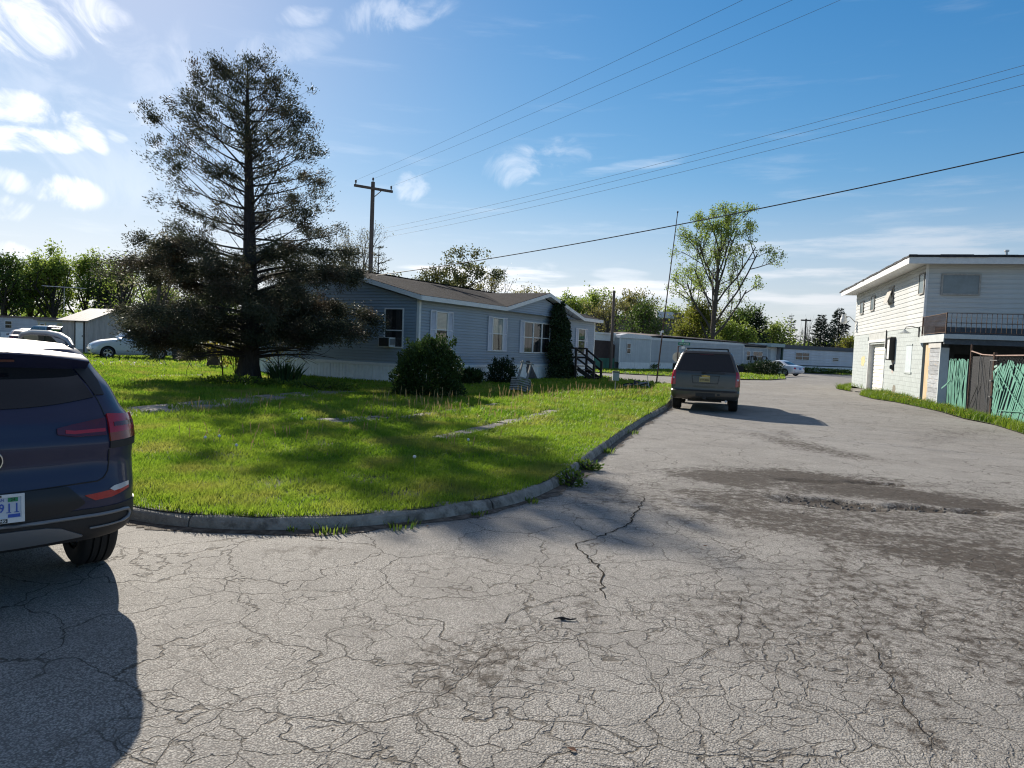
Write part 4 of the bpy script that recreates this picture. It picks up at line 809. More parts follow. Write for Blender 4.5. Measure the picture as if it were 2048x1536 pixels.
dd = MB().box(1.12, 1.75, -.06, -.03, .3, 2.0).build('door', m_white, sh); MB().box(1.03, 1.12, -.07, -.02, .1, 2.1).box(1.75, 1.84, -.07, -.02, .1, 2.1).build('door_frame', m_brownwood, sh); MB().box(1.66, 1.7, -.085, -.06, 1.1, 1.2).build('handle', m_blackm, dd)
wy = thing('yellow_trimmed_trailer', 'small white trailer with yellow trim far beyond the parked cars', 'trailer', AT(73, 690, 72), R_(12)); wy.location.z = .1
MB().box(0, 7.5, 0, 3, .1, 2.3).build('wall', M('cream_wall', (.5, .52, .5), .6, var=.06), wy); MB().box(-.2, 7.6, -.25, 3.1, 2.3, 2.42).build('roof', m_tin, wy)
for a, b in ((.18, .3), (.75, .85), (1.9, 2.05), (2.55, 2.7)): MB().box(a, b, -.05, 0, .9 if a < 1 else .3, 2.1).build('trim_board', m_yel, wy)
simple_window(wy, .3, .75, 1.1, 2.0); MB().box(2.05, 2.55, -.03, 0, .3, 2.1).build('door', m_yel, wy); simple_window(wy, 4.3, 5.4, 1.2, 2.0)
for x in (1.6, 2.4, 4.4): MB().box(x, x + .5, 1, 1.5, 2.42, 2.68).build('roof_vent', m_white, wy)
gl = thing('far_grey_trailer', 'grey trailer home behind the dark sedans at the far street', 'trailer', AT(-150, 690, 92), R_(6)); gl.location.z = .1
MB().box(0, 16, .05, 4, .1, 2.75).build('wall', m_gsid, gl); lapwall(gl, 0, 16, .8, 2.7, .24, m_gsid); corrug(gl, 0, (0, 0), 0, 16, 0, .8, m_skirt, .4); MB().box(-.2, 16.2, -.2, 4.2, 2.75, 2.95).build('roof', m_trf, gl)
simple_window(gl, 9.7, 10.6, 1.3, 2.3); simple_window(gl, 13.7, 14.6, 1.5, 2.2); MB().box(5, 8, -.6, -.0, .1, 2.6).build('porch', M('porch_wood', (.2, .14, .11), .8, var=.2), gl)
# industrial building behind the trees
ib = thing('brick_warehouse', 'long brown flat-roofed warehouse behind the trees', 'building', (8, 122, 0), R_(8))
m_wh = M('brown_brick', (.17, .135, .115), .9, var=.15, scale=.6, bump=.2, bscale=8)
MB().box(0, 26, 0, 12, 0, 7.4).build('wall', m_wh, ib)
for k in range(5):
    for j in range(2): MB().box(.02 + 5.2 * k, 5.16 + 5.2 * k, -.06, 0, .1 + 3.6 * j, 3.55 + 3.6 * j).build('wall_panel', m_wh, ib)
MB().box(-.2, 26.2, -.25, 12, 7.4, 7.7).build('parapet', m_trf, ib); MB().box(18.0, 21.2, 3, 6, 7.7, 9.0).build('rooftop_unit', m_white, ib); MB().box(20, 30, 6, 14, 0, 9).build('wing', m_wh, ib)

# ------------------------------------------------------------------ poles, wires, signs, street things
m_pole = M('weathered_pole', (.13, .095, .08), .85, var=.25, scale=5, stretch=(4, 4, .4))
m_wire = M('wire', (.03, .03, .035), .6, var=0); m_wire2 = M('aluminium_wire', (.16, .17, .19), .6, var=0)
PB = AT(738, 640, 45); PB.z = 0
up = thing('utility_pole', 'tall utility pole with crossarm rising behind the cedar and the house roof', 'utility pole', PB, math.atan2(.565, .826))
MB().tube([(0, 0, -.3), (0, 0, 11.6)], [.17, .12], 10).build('pole', m_pole, up); MB().box(-1.28, 1.28, -.19, -.08, 11.1, 11.25).build('crossarm', m_pole, up); MB().beam((.08, -.14, 10.7), (.5, -.14, 11.1), .05).build('brace', m_pole, up)
for x, z in ((-1.18, 11.25), (1.18, 11.25), (0, 11.6)): MB().lathe([(.03, 0), (.03, .1), (.07, .12), (.07, .16), (.04, .18), (.06, .2), (.06, .25), (0, .29)], 10, c=(x, -.13 if x else 0, z)).build('insulator', M('brown_glaze', (.05, .03, .025), .3, var=0), up)
P2 = AT(1221, 738, 61); P2.z = 0
u2 = thing('bare_pole', 'bare wooden pole without crossarm in front of the grey trailer', 'pole', P2); MB().tube([(0, 0, -.3), (0, 0, 6.8)], [.14, .11], 10).build('pole', m_pole, u2)
P3 = AT(1609, 690, 125); P3.z = 0
u3 = thing('far_utility_pole', 'distant small utility pole among bare saplings near the spruces', 'utility pole', P3); MB().tube([(0, 0, 0), (0, 0, 8.6)], [.18, .14], 8).build('pole', m_pole, u3); MB().box(-.9, .9, -.1, .1, 8.2, 8.45).build('crossarm', m_pole, u3)
FB = G(1312, 770)
fp = thing('flagpole', 'thin leaning bare metal pole at the lawn corner', 'flagpole', FB + Vector((0, 0, .1)))
tilt = Vector((.075, 0, 1)).normalized(); MB().tube([(0, 0, -.2), tilt * 3.2, tilt * 8.75], [.04, .034, .02], 8).build('pole', m_rust, fp); MB().lathe([(0, .07), (.045, .04), (.05, 0), (.03, -.04)], 8, c=tuple(tilt * 8.75)).build('finial', m_blackm, fp); MB().box(-.05, .05, -.05, .02, 0, .12).build('cleat', m_alu, fp).location = tilt * 2.6
def wire(name, label, a, b, sag, r, ext=0, grp=None):
    a, b = Vector(a), Vector(b); pts = []
    for k in range(29):
        t = k / 28 * (1 + ext); p = a.lerp(b, t); tt = t / (1 + ext); p.z -= sag * 4 * tt * (1 - tt); pts.append(p)
    return tag(MB().tube(pts, r, 5).build(name, m_wire2 if grp else m_wire), label, 'wire', grp)
adir = Vector((.826, .565, 0)); fwd_ = Vector((.488, -.873, 0))
for k, (px, lab) in enumerate(((1425, 'uppermost overhead wire running from the utility pole crossarm'), (1520, 'middle overhead wire of the upper three from the utility pole'), (1615, 'lowest overhead wire of the upper three from the utility pole'))):
    o_ = adir * (-1.18 + 1.18 * k); a = PB + o_ + Vector((0, 0, 11.5 + (.3 if k == 1 else 0))); b = AT(px, 0, 17.8 + .3 * (k - 1)); wire('overhead_wire', lab, a, b, .35, .0045, .9, 'upper overhead wires')
for k, (py, lab) in enumerate(((90, 'top wire of the lower three overhead wires beside the pole'), (107, 'centre wire of the lower three overhead wires beside the pole'), (130, 'bottom wire of the lower three overhead wires beside the pole'))):
    a = AT(740, 462 + 9 * k, 45); b = AT(2048, py, 17.5); wire('overhead_wire', lab, a, b, .55, .0055, .5, 'lower overhead wires')
wire('service_cable', 'thick black twisted cable sloping down to the house roof', AT(752, 551, 28.6), AT(2048, 282, 16.75), .36, .016, .3)
tvw = thing('rooftop_aerial', 'thin horizontal aerial above the far yellow-trimmed trailer', 'aerial', AT(128, 632, 73)); MB().tube([(-2.2, 0, 3.0), (2.2, 0, 2.9)], .03, 5).build('boom', m_alu, tvw); MB().tube([(0, 0, 0), (0, 0, 3)], .025, 5).build('mast', m_alu, tvw)
for k in range(9): MB().tube([(-2 + .5 * k, -.5, 2.98 - .011 * k), (-2 + .5 * k, .5, 2.98 - .011 * k)], .012, 4).build('element', m_alu, tvw)
# stop sign seen from behind with street names on top
SB = AT(1353, 760, 45); SB.z = 0
sg = thing('street_sign', 'green street name blades above the back of a stop sign', 'sign', SB, R_(-3))
MB().tube([(0, 0, -.1), (0, 0, 2.15)], .035, 6).build('post', m_rust, sg)
oc = [(.31 * math.cos(R_(22.5 + 45 * k)) / math.cos(R_(22.5)), 1.42 + .31 * math.sin(R_(22.5 + 45 * k)) / math.cos(R_(22.5))) for k in range(8)]; MB().prism(oc, .04, .045, 'xz').build('stop_plate', M('bare_aluminium', (.62, .56, .44), .5, .2, var=.1), sg)
m_sgreen = M('sign_green', (.01, .16, .11), .4, var=0); m_sw = M('sign_white', (.75, .78, .75), .4, var=0)
bl_ = MB().box(-.02, .74, -.008, .008, 2.19, 2.38).build('name_blade', m_sgreen, sg); text('lettering', 'PITKIN DR', .125, m_sw, bl_, (.36, -.011, 2.285))
MB().box(.27, .283, -.38, .3, 2.4, 2.55).build('cross_blade', m_sgreen, sg); MB().box(.22, .4, -.006, .006, 1.98, 2.12).build('number_plate', m_sw, sg); MB().tube([(0, 0, 2.1), (.3, 0, 2.18)], .025, 5).build('bracket', m_rust, sg)
# yard bits
wl = thing('wishing_well', 'collapsed wooden wishing well planter with slatted tilted bucket on the lawn', 'wishing well', G(1038, 786, .12), R_(25)); wl.rotation_euler = (R_(-14), R_(14), R_(20))
m_greyw = M('grey_weathered_wood', (.26, .255, .24), .85, var=.25, scale=6, orand=.15)
for r in range(6):
    for k in range(6):
        a0, a1 = R_(60 * k), R_(60 * (k + 1)); rad = .36; MB().beam((rad * math.cos(a0), rad * math.sin(a0), .04 + .082 * r), (rad * math.cos(a1), rad * math.sin(a1), .04 + .082 * r), .035, .05).build('slat', m_greyw, wl)
for x in (-.12, .2): MB().beam((x, .1, .2), (x + .1, .12, 1.18), .07, .05).build('post', m_greyw, wl)
MB().beam((-.1, .12, 1.12), (.4, .12, 1.15), .04).build('crank_rod', m_greyw, wl)
wr = thing('fallen_roof', 'fallen gabled planter roof leaning against the white skirting', 'roof', G(1043, 760, .1) , R_(30))
for k in range(6): MB().hexa([(-.75, .1 + .0 * k, .0 + .14 * k), (-.75 + .75 * (k + 1) / 6 * .0, .1, .13 + .14 * k), (.55 - .09 * k, .14, .13 + .14 * k), (.62 - .09 * k, .14, .14 * k), (-.75 + .12 * k, .13, .14 * k), (-.63 + .12 * k, .13, .13 + .14 * k), (.55 - .09 * k, .17, .13 + .14 * k), (.62 - .09 * k, .17, .14 * k)]).build('board', m_greyw, wr)
MB().hexa([(-.1, .0, .86), (.35, -.1, .9), (.95, .0, .0), (.5, .1, -.02), (-.08, .05, .9), (.37, -.05, .94), (.98, .06, .0), (.53, .16, 0)]).build('roof_slope', M('old_shingle', (.13, .11, .11), .9, var=.3, scale=8), wr)
MB().hexa([(-.1, .0, .86), (-.06, .0, .9), (-.8, -.1, .38), (-.85, -.1, .34), (-.1, .3, .86), (-.06, .3, .9), (-.8, .2, .38), (-.85, .2, .34)]).build('roof_slope', m_white, wr)
ub = thing('stake_box', 'small grey box on a stake in the shaded lawn', 'box', G(1230, 785, .12)); MB().beam((0, 0, 0), (0, 0, .5), .03).build('stake', m_wfr, ub); MB().box(-.12, .12, -.08, .08, .45, .75).build('case', M('pale_grey_plastic', (.4, .42, .42), .6, var=.05), ub); MB().box(-.13, .13, -.09, .09, .75, .8).build('lid', m_dblock, ub)
bp_ = G(1222, 762, .2); ball = thing('ball', 'faded yellow ball on the grass behind the steps', 'ball', bp_ + Vector((0, 0, .0))); MB().lathe([(0, -.15)] + [(.15 * math.cos(a), .15 * math.sin(a)) for a in np.linspace(-1.4, 1.4, 9)] + [(0, .15)], 14).build('shell', M('yellow_rubber', (.55, .36, .10), .5, var=.1), ball, smooth=60)
# small bicycle lying in the grass
bk = thing('bicycle', 'small bicycle lying on its side in the grass by the street', 'bicycle', G(1268, 773, .16), R_(20)); bk.rotation_euler = (R_(70), 0, R_(20))
m_bfr = M('lilac_paint', (.35, .33, .42), .4, var=.1)
for x in (-.42, .42):
    whl = MB(); n = 20
    whl.tube([(x + .23 * math.cos(2 * math.pi * k / n), 0, .23 + .23 * math.sin(2 * math.pi * k / n)) for k in range(n + 1)], .025, 6, cap=False); wo = whl.build('wheel', M('tyre_rubber', (.016, .016, .017), .85, var=.2), bk)
    sp = MB()
    for k in range(8): sp.beam((x, 0, .23), (x + .21 * math.cos(k * .785), 0, .23 + .21 * math.sin(k * .785)), .008)
    sp.build('spokes', m_alu, wo)
for a, b in (((-.42, 0, .23), (-.12, 0, .22)), ((-.42, 0, .23), (-.2, 0, .55)), ((-.12, 0, .22), (-.22, 0, .62)), ((-.12, 0, .22), (.28, 0, .58)), ((-.2, 0, .52), (.28, 0, .62)), ((.42, 0, .23), (.26, 0, .72))): MB().tube([a, b], .018, 6).build('frame_tube', m_bfr, bk)
MB().tube([(.24, -.28, .82), (.27, -.08, .74), (.27, .08, .74), (.24, .28, .82)], .014, 6).build('handlebar', m_alu, bk); MB().hexa([(-.36, -.08, .62), (-.1, -.03, .62), (-.1, .03, .62), (-.36, .08, .62), (-.36, -.08, .67), (-.1, -.03, .66), (-.1, .03, .66), (-.36, .08, .67)]).build('saddle', m_blackm, bk)
# trash carts
m_cart = M('cart_plastic', (.022, .024, .024), .5, var=.15); m_cgreen = M('cart_green', (.03, .14, .06), .45, var=.1)
def cart(label, loc, rz, bodym, lidopen=0, first=None):
    t = thing('trash_cart', label, 'trash cart', loc, rz, 'trash carts on the lawns')
    b = MB(); b.hexa([(-.24, -.27, .1), (.24, -.27, .1), (.24, .24, .1), (-.24, .24, .1), (-.31, -.38, 1.0), (.31, -.38, 1.0), (.31, .35, 1.0), (-.31, .35, 1.0)]); b.box(-.325, .325, -.4, .37, .96, 1.02); b.build('bin', bodym, t)
    l = MB(); l.hexa([(-.32, -.42, 0), (.32, -.42, 0), (.32, .36, 0), (-.32, .36, 0), (-.27, -.36, .07), (.27, -.36, .07), (.27, .32, .1), (-.27, .32, .1)]); lo = l.build('lid', m_cgreen, t, (0, 0, 1.02))
    if lidopen: lo.location = (-.1, .1, 1.3); lo.rotation_euler = (R_(0), R_(-42), 0)
    for s in (-1, 1): MB().lathe([(.0, -.04), (.13, -.04), (.13, .04), (0, .04)], 16, 'x', (s * .3, .3, .13)).build('wheel', m_blackm, t)
    MB().tube([(-.26, .44, .98), (.26, .44, .98)], .018, 6).build('handle', m_blackm, t); MB().box(-.2, .2, -.4, -.33, .55, .6).build('grip_bar', m_blackm, t); return t
def at_ground(px, Y, z=.12): p = AT(px, 700, Y); p.z = z; return p
cart('brown trash cart with green lid behind the yellow-leaved sapling', at_ground(428, 34.0), R_(15), M('brown_plastic', (.05, .035, .03), .55, var=.15))
cart('dark trash cart with green lid behind the tail of the silver wagon', at_ground(360, 40), R_(-20), m_cart)
cart('dark trash cart with green lid farthest away by the shed', at_ground(91, 54), R_(-20), m_cart)
cart('overfull trash cart with its lid propped open by white bags', at_ground(108, 50), R_(-10), m_cart, 1)
tb_ = thing('trash_bag', 'white trash bag bulging out of the open cart', 'bag', at_ground(110, 50, 1.15)); bmv = []
s_ = bmesh.new(); bmesh.ops.create_icosphere(s_, subdivisions=3, radius=.3)
for v in s_.verts: v.co *= 1 + .25 * mnoise.noise(v.co * 5); v.co.z *= .75
me = bpy.data.meshes.new('bag'); s_.to_mesh(me); s_.free(); me.materials.append(M('bag_white', (.7, .72, .72), .45, var=.05)); me.shade_smooth(); link('bag_body', me, tb_); MB().lathe([(.05, 0), (.03, .08), (.07, .14)], 8, c=(0, 0, .2)).build('knot', MATS['bag_white'], tb_)
pd = thing('utility_pedestal', 'pale green utility pedestal in the grass in front of the shed', 'utility box', at_ground(134, 43), R_(10)); MB().hexa([(-.2, -.15, 0), (.2, -.15, 0), (.2, .15, 0), (-.2, .15, 0), (-.18, -.13, .75), (.18, -.13, .75), (.18, .13, .8), (-.18, .13, .8)]).build('case', M('pedestal_green', (.25, .30, .28), .6, var=.1), pd); MB().box(-.21, .21, -.16, .16, .78, .84).build('cap', MATS['pedestal_green'], pd); MB().box(-.16, .16, -.165, -.15, .1, .6).build('door', MATS['pedestal_green'], pd)
# ------------------------------------------------------------------ cars: a stack of horizontal plan rings; lamps, glass and trim are patches on that surface
def pchip(x, y, xq):
    x = np.asarray(x, float); y = np.asarray(y, float); h = np.diff(x); dl = np.diff(y) / h; m = np.zeros_like(y)
    for i in range(1, len(x) - 1):
        if dl[i - 1] * dl[i] > 0: w1, w2 = 2 * h[i] + h[i - 1], h[i] + 2 * h[i - 1]; m[i] = (w1 + w2) / (w1 / dl[i - 1] + w2 / dl[i])
    m[0], m[-1] = dl[0], dl[-1]; i = np.clip(np.searchsorted(x, xq) - 1, 0, len(x) - 2); t = (xq - x[i]) / h[i]
    return (2 * t**3 - 3 * t**2 + 1) * y[i] + (t**3 - 2 * t**2 + t) * h[i] * m[i] + (-2 * t**3 + 3 * t**2) * y[i + 1] + (t**3 - t**2) * h[i] * m[i + 1]
m_tyre = M('tyre_rubber', (.016, .016, .017), .85, var=.2); m_rim = M('wheel_alloy', (.5, .5, .52), .3, .8, var=0); m_rimd = M('dark_wheel', (.03, .03, .03), .5, .4, var=0)
m_cglass = M('car_glass', (.010, .012, .015), .04, var=0, spec=.6); m_blk = M('black_plastic', (.018, .018, .02), .6, var=.1)
def lens(name, col, rough=.12): return M(name, col, rough, var=0, coat=.6)
m_red = lens('red_lens', (.42, .012, .018)); m_dred = lens('dark_red_lens', (.09, .006, .014)); m_amb = lens('amber_lens', (.30, .06, .008)); m_clr = lens('clear_lens', (.55, .55, .55))
m_chr = M('chrome', (.72, .74, .76), .15, .95, var=0); m_silv = M('silver_plastic', (.20, .205, .215), .4, .35, var=.05)
class Car:
    """local axes: x forward from the rear bumper, y to the car's left, z up. rows: z, x rear, x front, half width, rear corner radius, front corner radius, rear bulge, front bulge"""
    def __init__(s, name, label, loc, heading, rows, paint, wheels, wr=.34, ww=.22, scale=1, rim=None, rimspokes=5, n=64, group='cars parked on the streets'):
        s.root = thing(name, label, 'car', loc, R_(90 - heading), group); s.root.scale = (scale,) * 3; s.rows = np.array(rows, float); s.paint = paint
        s.zs = s.rows[:, 0]; zq = np.unique(np.concatenate([np.linspace(s.zs[0], s.zs[-1], n), s.zs])); us = np.concatenate([np.linspace(0, 1, 9)[:-1], np.linspace(1, 2, 9)[:-1], np.linspace(2, 3, 25)[:-1], np.linspace(3, 4, 9)[:-1], np.linspace(4, 5, 9)])
        V = []; ring = [(u, 1) for u in us] + [(u, -1) for u in us[::-1][1:-1]]
        for z in zq: V += [s.pt(u, z, g) for u, g in ring]
        k = len(ring); Fs = [(a * k + b, a * k + (b + 1) % k, (a + 1) * k + (b + 1) % k, (a + 1) * k + b) for a in range(len(zq) - 1) for b in range(k)]
        Fs += [tuple(range(k - 1, -1, -1)), tuple(range((len(zq) - 1) * k, len(zq) * k))]
        me = bpy.data.meshes.new('body'); me.from_pydata([tuple(v) for v in V], [], Fs); bm = bmesh.new(); bm.from_mesh(me); bmesh.ops.recalc_face_normals(bm, faces=bm.faces); bm.to_mesh(me); bm.free()
        tmp = bpy.data.objects.new('tmp', me); COL.objects.link(tmp); cut = MB(); hwm = s.rows[:, 3].max()
        for x in wheels:
            for g in (1, -1): cut.lathe([(0, -.32), (wr * 1.17, -.32), (wr * 1.17, .2), (0, .2)], 32, 'y', (x, g * (hwm - .1), wr * 1.02))
        cme = cut.mesh('cut', []); c = bpy.data.objects.new('cut', cme); COL.objects.link(c); md = tmp.modifiers.new('b', 'BOOLEAN'); md.operation = 'DIFFERENCE'; md.object = c; md.solver = 'EXACT'
        dg = bpy.context.evaluated_depsgraph_get(); bme = bpy.data.meshes.new_from_object(tmp.evaluated_get(dg)); bpy.data.objects.remove(tmp); bpy.data.objects.remove(c)
        bme.materials.clear(); bme.materials.append(paint); bme.materials.append(m_blk)
        for p in bme.polygons:
            ce = p.center; p.material_index = 0
            if ce.z < s.zs[0] + .004: p.material_index = 1
            for x in wheels:
                r = math.hypot(ce.x - x, ce.z - wr * 1.02)
                if r < wr * 1.165 and abs(ce.y) > hwm - .45 and (abs(p.normal.y) > .9 and abs(ce.y) < hwm - .2 or r > wr * 1.1): p.material_index = 1
        bme.shade_smooth(); bme.set_sharp_from_angle(angle=R_(38)); s.body = link('body', bme, s.root)
        s.wheel(wheels, wr, ww, rim or m_rim, rimspokes, hwm)
    def row(s, z):
        return [float(pchip(s.zs, s.rows[:, i], np.array([z]))[0]) for i in range(1, 8)]
    def pt(s, u, z, g=1, off=0):
        if off:
            p = s.pt(u, z, g); e = .01; lo = s.pt(u - e, z, g) if u >= e else s.pt(e - u, z, -g); a = s.pt(min(u + e, 5), z, g) - lo; b = s.pt(u, min(z + e, s.zs[-1]), g) - s.pt(u, max(z - e, s.zs[0]), g)
            n = a.cross(b).normalized()
            if n.dot(p - Vector((s._mid, 0, .5))) < 0: n = -n
            return p + n * off
        xr, xf, hw, rr, rf, br, bf = s._row(z); s._mid = (xr + xf) / 2; c = lambda w: (1 - math.cos(w * math.pi / 2), math.sin(w * math.pi / 2))
        xa = xr + br * ((hw - rr) / hw) ** 2; xb = xf - bf * ((hw - rf) / hw) ** 2
        if u <= 1: y = u * (hw - rr); x = xr + br * (y / hw) ** 2
        elif u <= 2: a, b = c(u - 1); x = xa + rr * a; y = hw - rr + rr * b
        elif u <= 3: w = u - 2; x = xa + rr + (xb - rf - xa - rr) * w; y = hw
        elif u <= 4: a, b = c(4 - u); x = xb - rf * a; y = hw - rf + rf * b
        else: y = (5 - u) * (hw - rf); x = xf - bf * (y / hw) ** 2
        return Vector((x, y * g, z))
    _cache = None
    def _row(s, z):
        if s._cache is None: s._cache = {}
        k = round(z, 4)
        if k not in s._cache: s._cache[k] = s.row(z)
        return s._cache[k]
    def u_at_y(s, y, z):     # rear face: ring parameter for a lateral distance
        xr, xf, hw, rr, *_ = s._row(z)
        return y / (hw - rr) if y <= hw - rr else 1 + math.asin(min(1, (y - hw + rr) / rr)) / (math.pi / 2)
    def u_at_x(s, x, z):     # side: ring parameter for a distance along the car
        xr, xf, hw, rr, rf, br, bf = s._row(z); xa = xr + br * ((hw - rr) / hw) ** 2 + rr; xb = xf - bf * ((hw - rf) / hw) ** 2 - rf
        return 2 + min(1, max(0, (x - xa) / (xb - xa)))
    def patch(s, name, mat, grid, g=1, off=.006, parent=None, thick=True):
        """grid: rows of (u, z), bottom to top"""
        mb = MB(); nr, nc = len(grid), len(grid[0]); vs = [s.pt(u, z, g, off) for r in grid for u, z in r]; fs = [(a * nc + b, a * nc + b + 1, (a + 1) * nc + b + 1, (a + 1) * nc + b) for a in range(nr - 1) for b in range(nc - 1)]
        if thick:
            bd = [(0, b) for b in range(nc)] + [(a, nc - 1) for a in range(1, nr)] + [(nr - 1, b) for b in range(nc - 2, -1, -1)] + [(a, 0) for a in range(nr - 2, 0, -1)]; k0 = len(vs); n = len(bd)
            vs += [s.pt(*grid[a][b], g, -.004) for a, b in bd]; fs += [(bd[i][0] * nc + bd[i][1], k0 + i, k0 + (i + 1) % n, bd[(i + 1) % n][0] * nc + bd[(i + 1) % n][1]) for i in range(n)]
        mb.add(vs, fs); return mb.build(name, mat, parent or s.root, smooth=35)
    def rear(s, name, mat, zs, ylo, yhi, g=1, off=.006, n=14, parent=None, full=False):
        """patch on the rear face between lateral distances ylo..yhi (lists over zs)"""
        grid = []
        for z, a, b in zip(zs, ylo, yhi):
            ys = np.linspace(-b if full else a, b, n); grid.append([(math.copysign(s.u_at_y(abs(y), z), y), z) for y in ys])
        if full:
            mb = MB(); nr, nc = len(grid), n; vs = [s.pt(abs(u), z, 1 if u >= 0 else -1, off) for r in grid for u, z in r]; fs = [(a * nc + b, a * nc + b + 1, (a + 1) * nc + b + 1, (a + 1) * nc + b) for a in range(nr - 1) for b in range(nc - 1)]
            mb.add(vs, fs); return mb.build(name, mat, parent or s.root, smooth=35)
        return s.patch(name, mat, grid, g, off, parent)
    def side(s, name, mat, zs, xlo, xhi, g=1, off=.006, n=14, parent=None):
        return s.patch(name, mat, [[(s.u_at_x(x, z), z) for x in np.linspace(a, b, n)] for z, a, b in zip(zs, xlo, xhi)], g, off, parent)
    def front(s, name, mat, zs, ylo, yhi, g=1, off=.006, n=12, parent=None):
        grid = []
        for z, a, b in zip(zs, ylo, yhi):
            xr, xf, hw, rr, rf, br, bf = s._row(z); r = []
            for y in np.linspace(a, b, n): r.append((5 - y / (hw - rf) if y <= hw - rf else 4 - math.asin(min(1, (y - hw + rf) / rf)) / (math.pi / 2), z))
            grid.append(r)
        return s.patch(name, mat, grid, g, off, parent)
    def wheel(s, xs, r, w, rimm, spokes, hwm):
        mb = MB(); h = w / 2; prof = [(r * .66, -h * .9), (r * .72, -h), (r * .9, -h * 1.0), (r * .975, -h * .86)]
        for k in range(4):
            a = -h * .8 + h * 1.6 * k / 4; b = a + h * .4; prof += [(r, a + .006), (r, b - .008), (r * .962, b - .004), (r * .962, b + .004)]
        prof = prof[:-2] + [(r * .975, h * .86), (r * .9, h), (r * .72, h), (r * .66, h * .9)]; mb.lathe(prof, 40, 'y'); tm = mb.mesh('wheel', m_tyre, 35)
        rb = MB(); rb.lathe([(r * .66, -h * .8), (r * .67, h * .85), (r * .62, h * .9), (r * .58, h * .4), (r * .58, -h * .6)], 32, 'y'); rb.lathe([(0, h * .55), (r * .14, h * .55), (r * .17, h * .3), (r * .17, -h * .2)], 16, 'y')
        for k in range(spokes):
            a = 2 * math.pi * k / spokes; d = Vector((math.cos(a), 0, math.sin(a))); t = Vector((-d.z, 0, d.x)); wd = r * .12
            q = [d * r * .1 + t * wd * .8, d * r * .1 - t * wd * .8, d * r * .64 - t * wd, d * r * .64 + t * wd]; rb.hexa([v + Vector((0, h * .1, 0)) for v in q] + [v + Vector((0, h * .5 + .2 * h * (i > 1), 0)) for i, v in enumerate(q)])
        rm = rb.mesh('rim', rimm, 35); bd = MB().lathe([(0, -h * .3), (r * .56, -h * .3), (r * .56, -h * .25), (0, -h * .25)], 24, 'y').mesh('brake_disc', m_rimd)
        s.wheels = []
        for x in xs:
            for g in (1, -1):
                o = link('wheel', tm, s.root, (x, g * (hwm - w / 2 - .015), r), (0, 0, 0 if g > 0 else math.pi)); link('rim', rm, o); link('brake_disc', bd, o); s.wheels.append(o)
    def glasshouse(s, zb, zt, posts, g_list=(1, -1), mat=None):
        """side windows: posts = list of (x low rear, x low front, x high rear, x high front)"""
        for g in g_list:
            for a, b, c, d in posts: s.side('side_window', mat or m_cglass, [zb, (zb + zt) / 2, zt], [a, (a + c) / 2, c], [b, (b + d) / 2, d], g)
def paint(name, col, metal=.3, rough=.3, coat=1.0, var=.03): return M(name, col, rough, metal, var=var, scale=4, coat=coat)
def mirror(car, x, y, z, mat, h=.2):
    for g in (1, -1):
        mb = MB(); mb.hexa([(x - .05, g * y, z), (x - .05, g * (y + .24), z + .02), (x + .12, g * (y + .2), z + .03), (x + .14, g * y, z), (x - .06, g * (y + .02), z + h), (x - .06, g * (y + .23), z + h - .03), (x + .08, g * (y + .18), z + h - .03), (x + .1, g * y, z + h - .02)]); mb.build('wing_mirror', mat, car.root, smooth=60)

# ---- dark blue SUV close to the camera
m_navy = paint('navy_paint', (.007, .012, .050), .0, .5, .45)
rows = [(0.37, 0.2, 4.4, 0.7938, 0.3, 0.3, 0.06, 0.1), (0.42, 0.06, 4.55, 0.841, 0.34, 0.35, 0.1, 0.15), (0.5, 0.01, 4.62, 0.8741, 0.36, 0.4, 0.12, 0.18), (0.68, 0.0, 4.64, 0.8836, 0.38, 0.4, 0.12, 0.2), (0.8, 0.03, 4.63, 0.8883, 0.38, 0.42, 0.13, 0.2), (0.92, 0.06, 4.58, 0.8883, 0.36, 0.42, 0.13, 0.2), (1.02, 0.05, 4.42, 0.8883, 0.34, 0.42, 0.13, 0.2), (1.1, 0.07, 4.0, 0.8836, 0.34, 0.4, 0.14, 0.2), (1.17, 0.09, 3.42, 0.8694, 0.32, 0.3, 0.15, 0.2), (1.24, 0.13, 3.2, 0.8174, 0.26, 0.2, 0.16, 0.15), (1.385, 0.22, 2.98, 0.756, 0.22, 0.2, 0.17, 0.15), (1.505, 0.33, 2.72, 0.6851, 0.2, 0.2, 0.18, 0.15), (1.585, 0.38, 2.52, 0.6379, 0.18, 0.2, 0.18, 0.15), (1.63, 0.42, 2.36, 0.5953, 0.18, 0.2, 0.18, 0.15), (1.66, 0.55, 2.1, 0.5481, 0.18, 0.2, 0.15, 0.15), (1.6769999999999998, 0.8, 1.8, 0.378, 0.15, 0.15, 0.1, 0.1), (1.6809999999999998, 1.0, 1.6, 0.189, 0.1, 0.1, 0.05, 0.05)]
suv = Car('parked_suv', 'dark navy SUV seen from behind at the near kerb', (-2.885, 3.92, 0), -45, rows, m_navy, (.97, 3.72), .365, .24, .95, n=48)
s_ = suv
wl_ = lambda y: 1.262 + .055 * (y / .6) ** 2.2
yw = [.60 * k / 12 for k in range(13)]; wg = [[(s_.u_at_y(y * (1 - .16 * t), wl_(y) + t * (1.51 - wl_(y))), wl_(y) + t * (1.51 - wl_(y))) for y in yw] for t in (0, .25, .5, .75, 1)]
for g in (1, -1): suv.patch('rear_window', m_cglass, wg, g, .008)
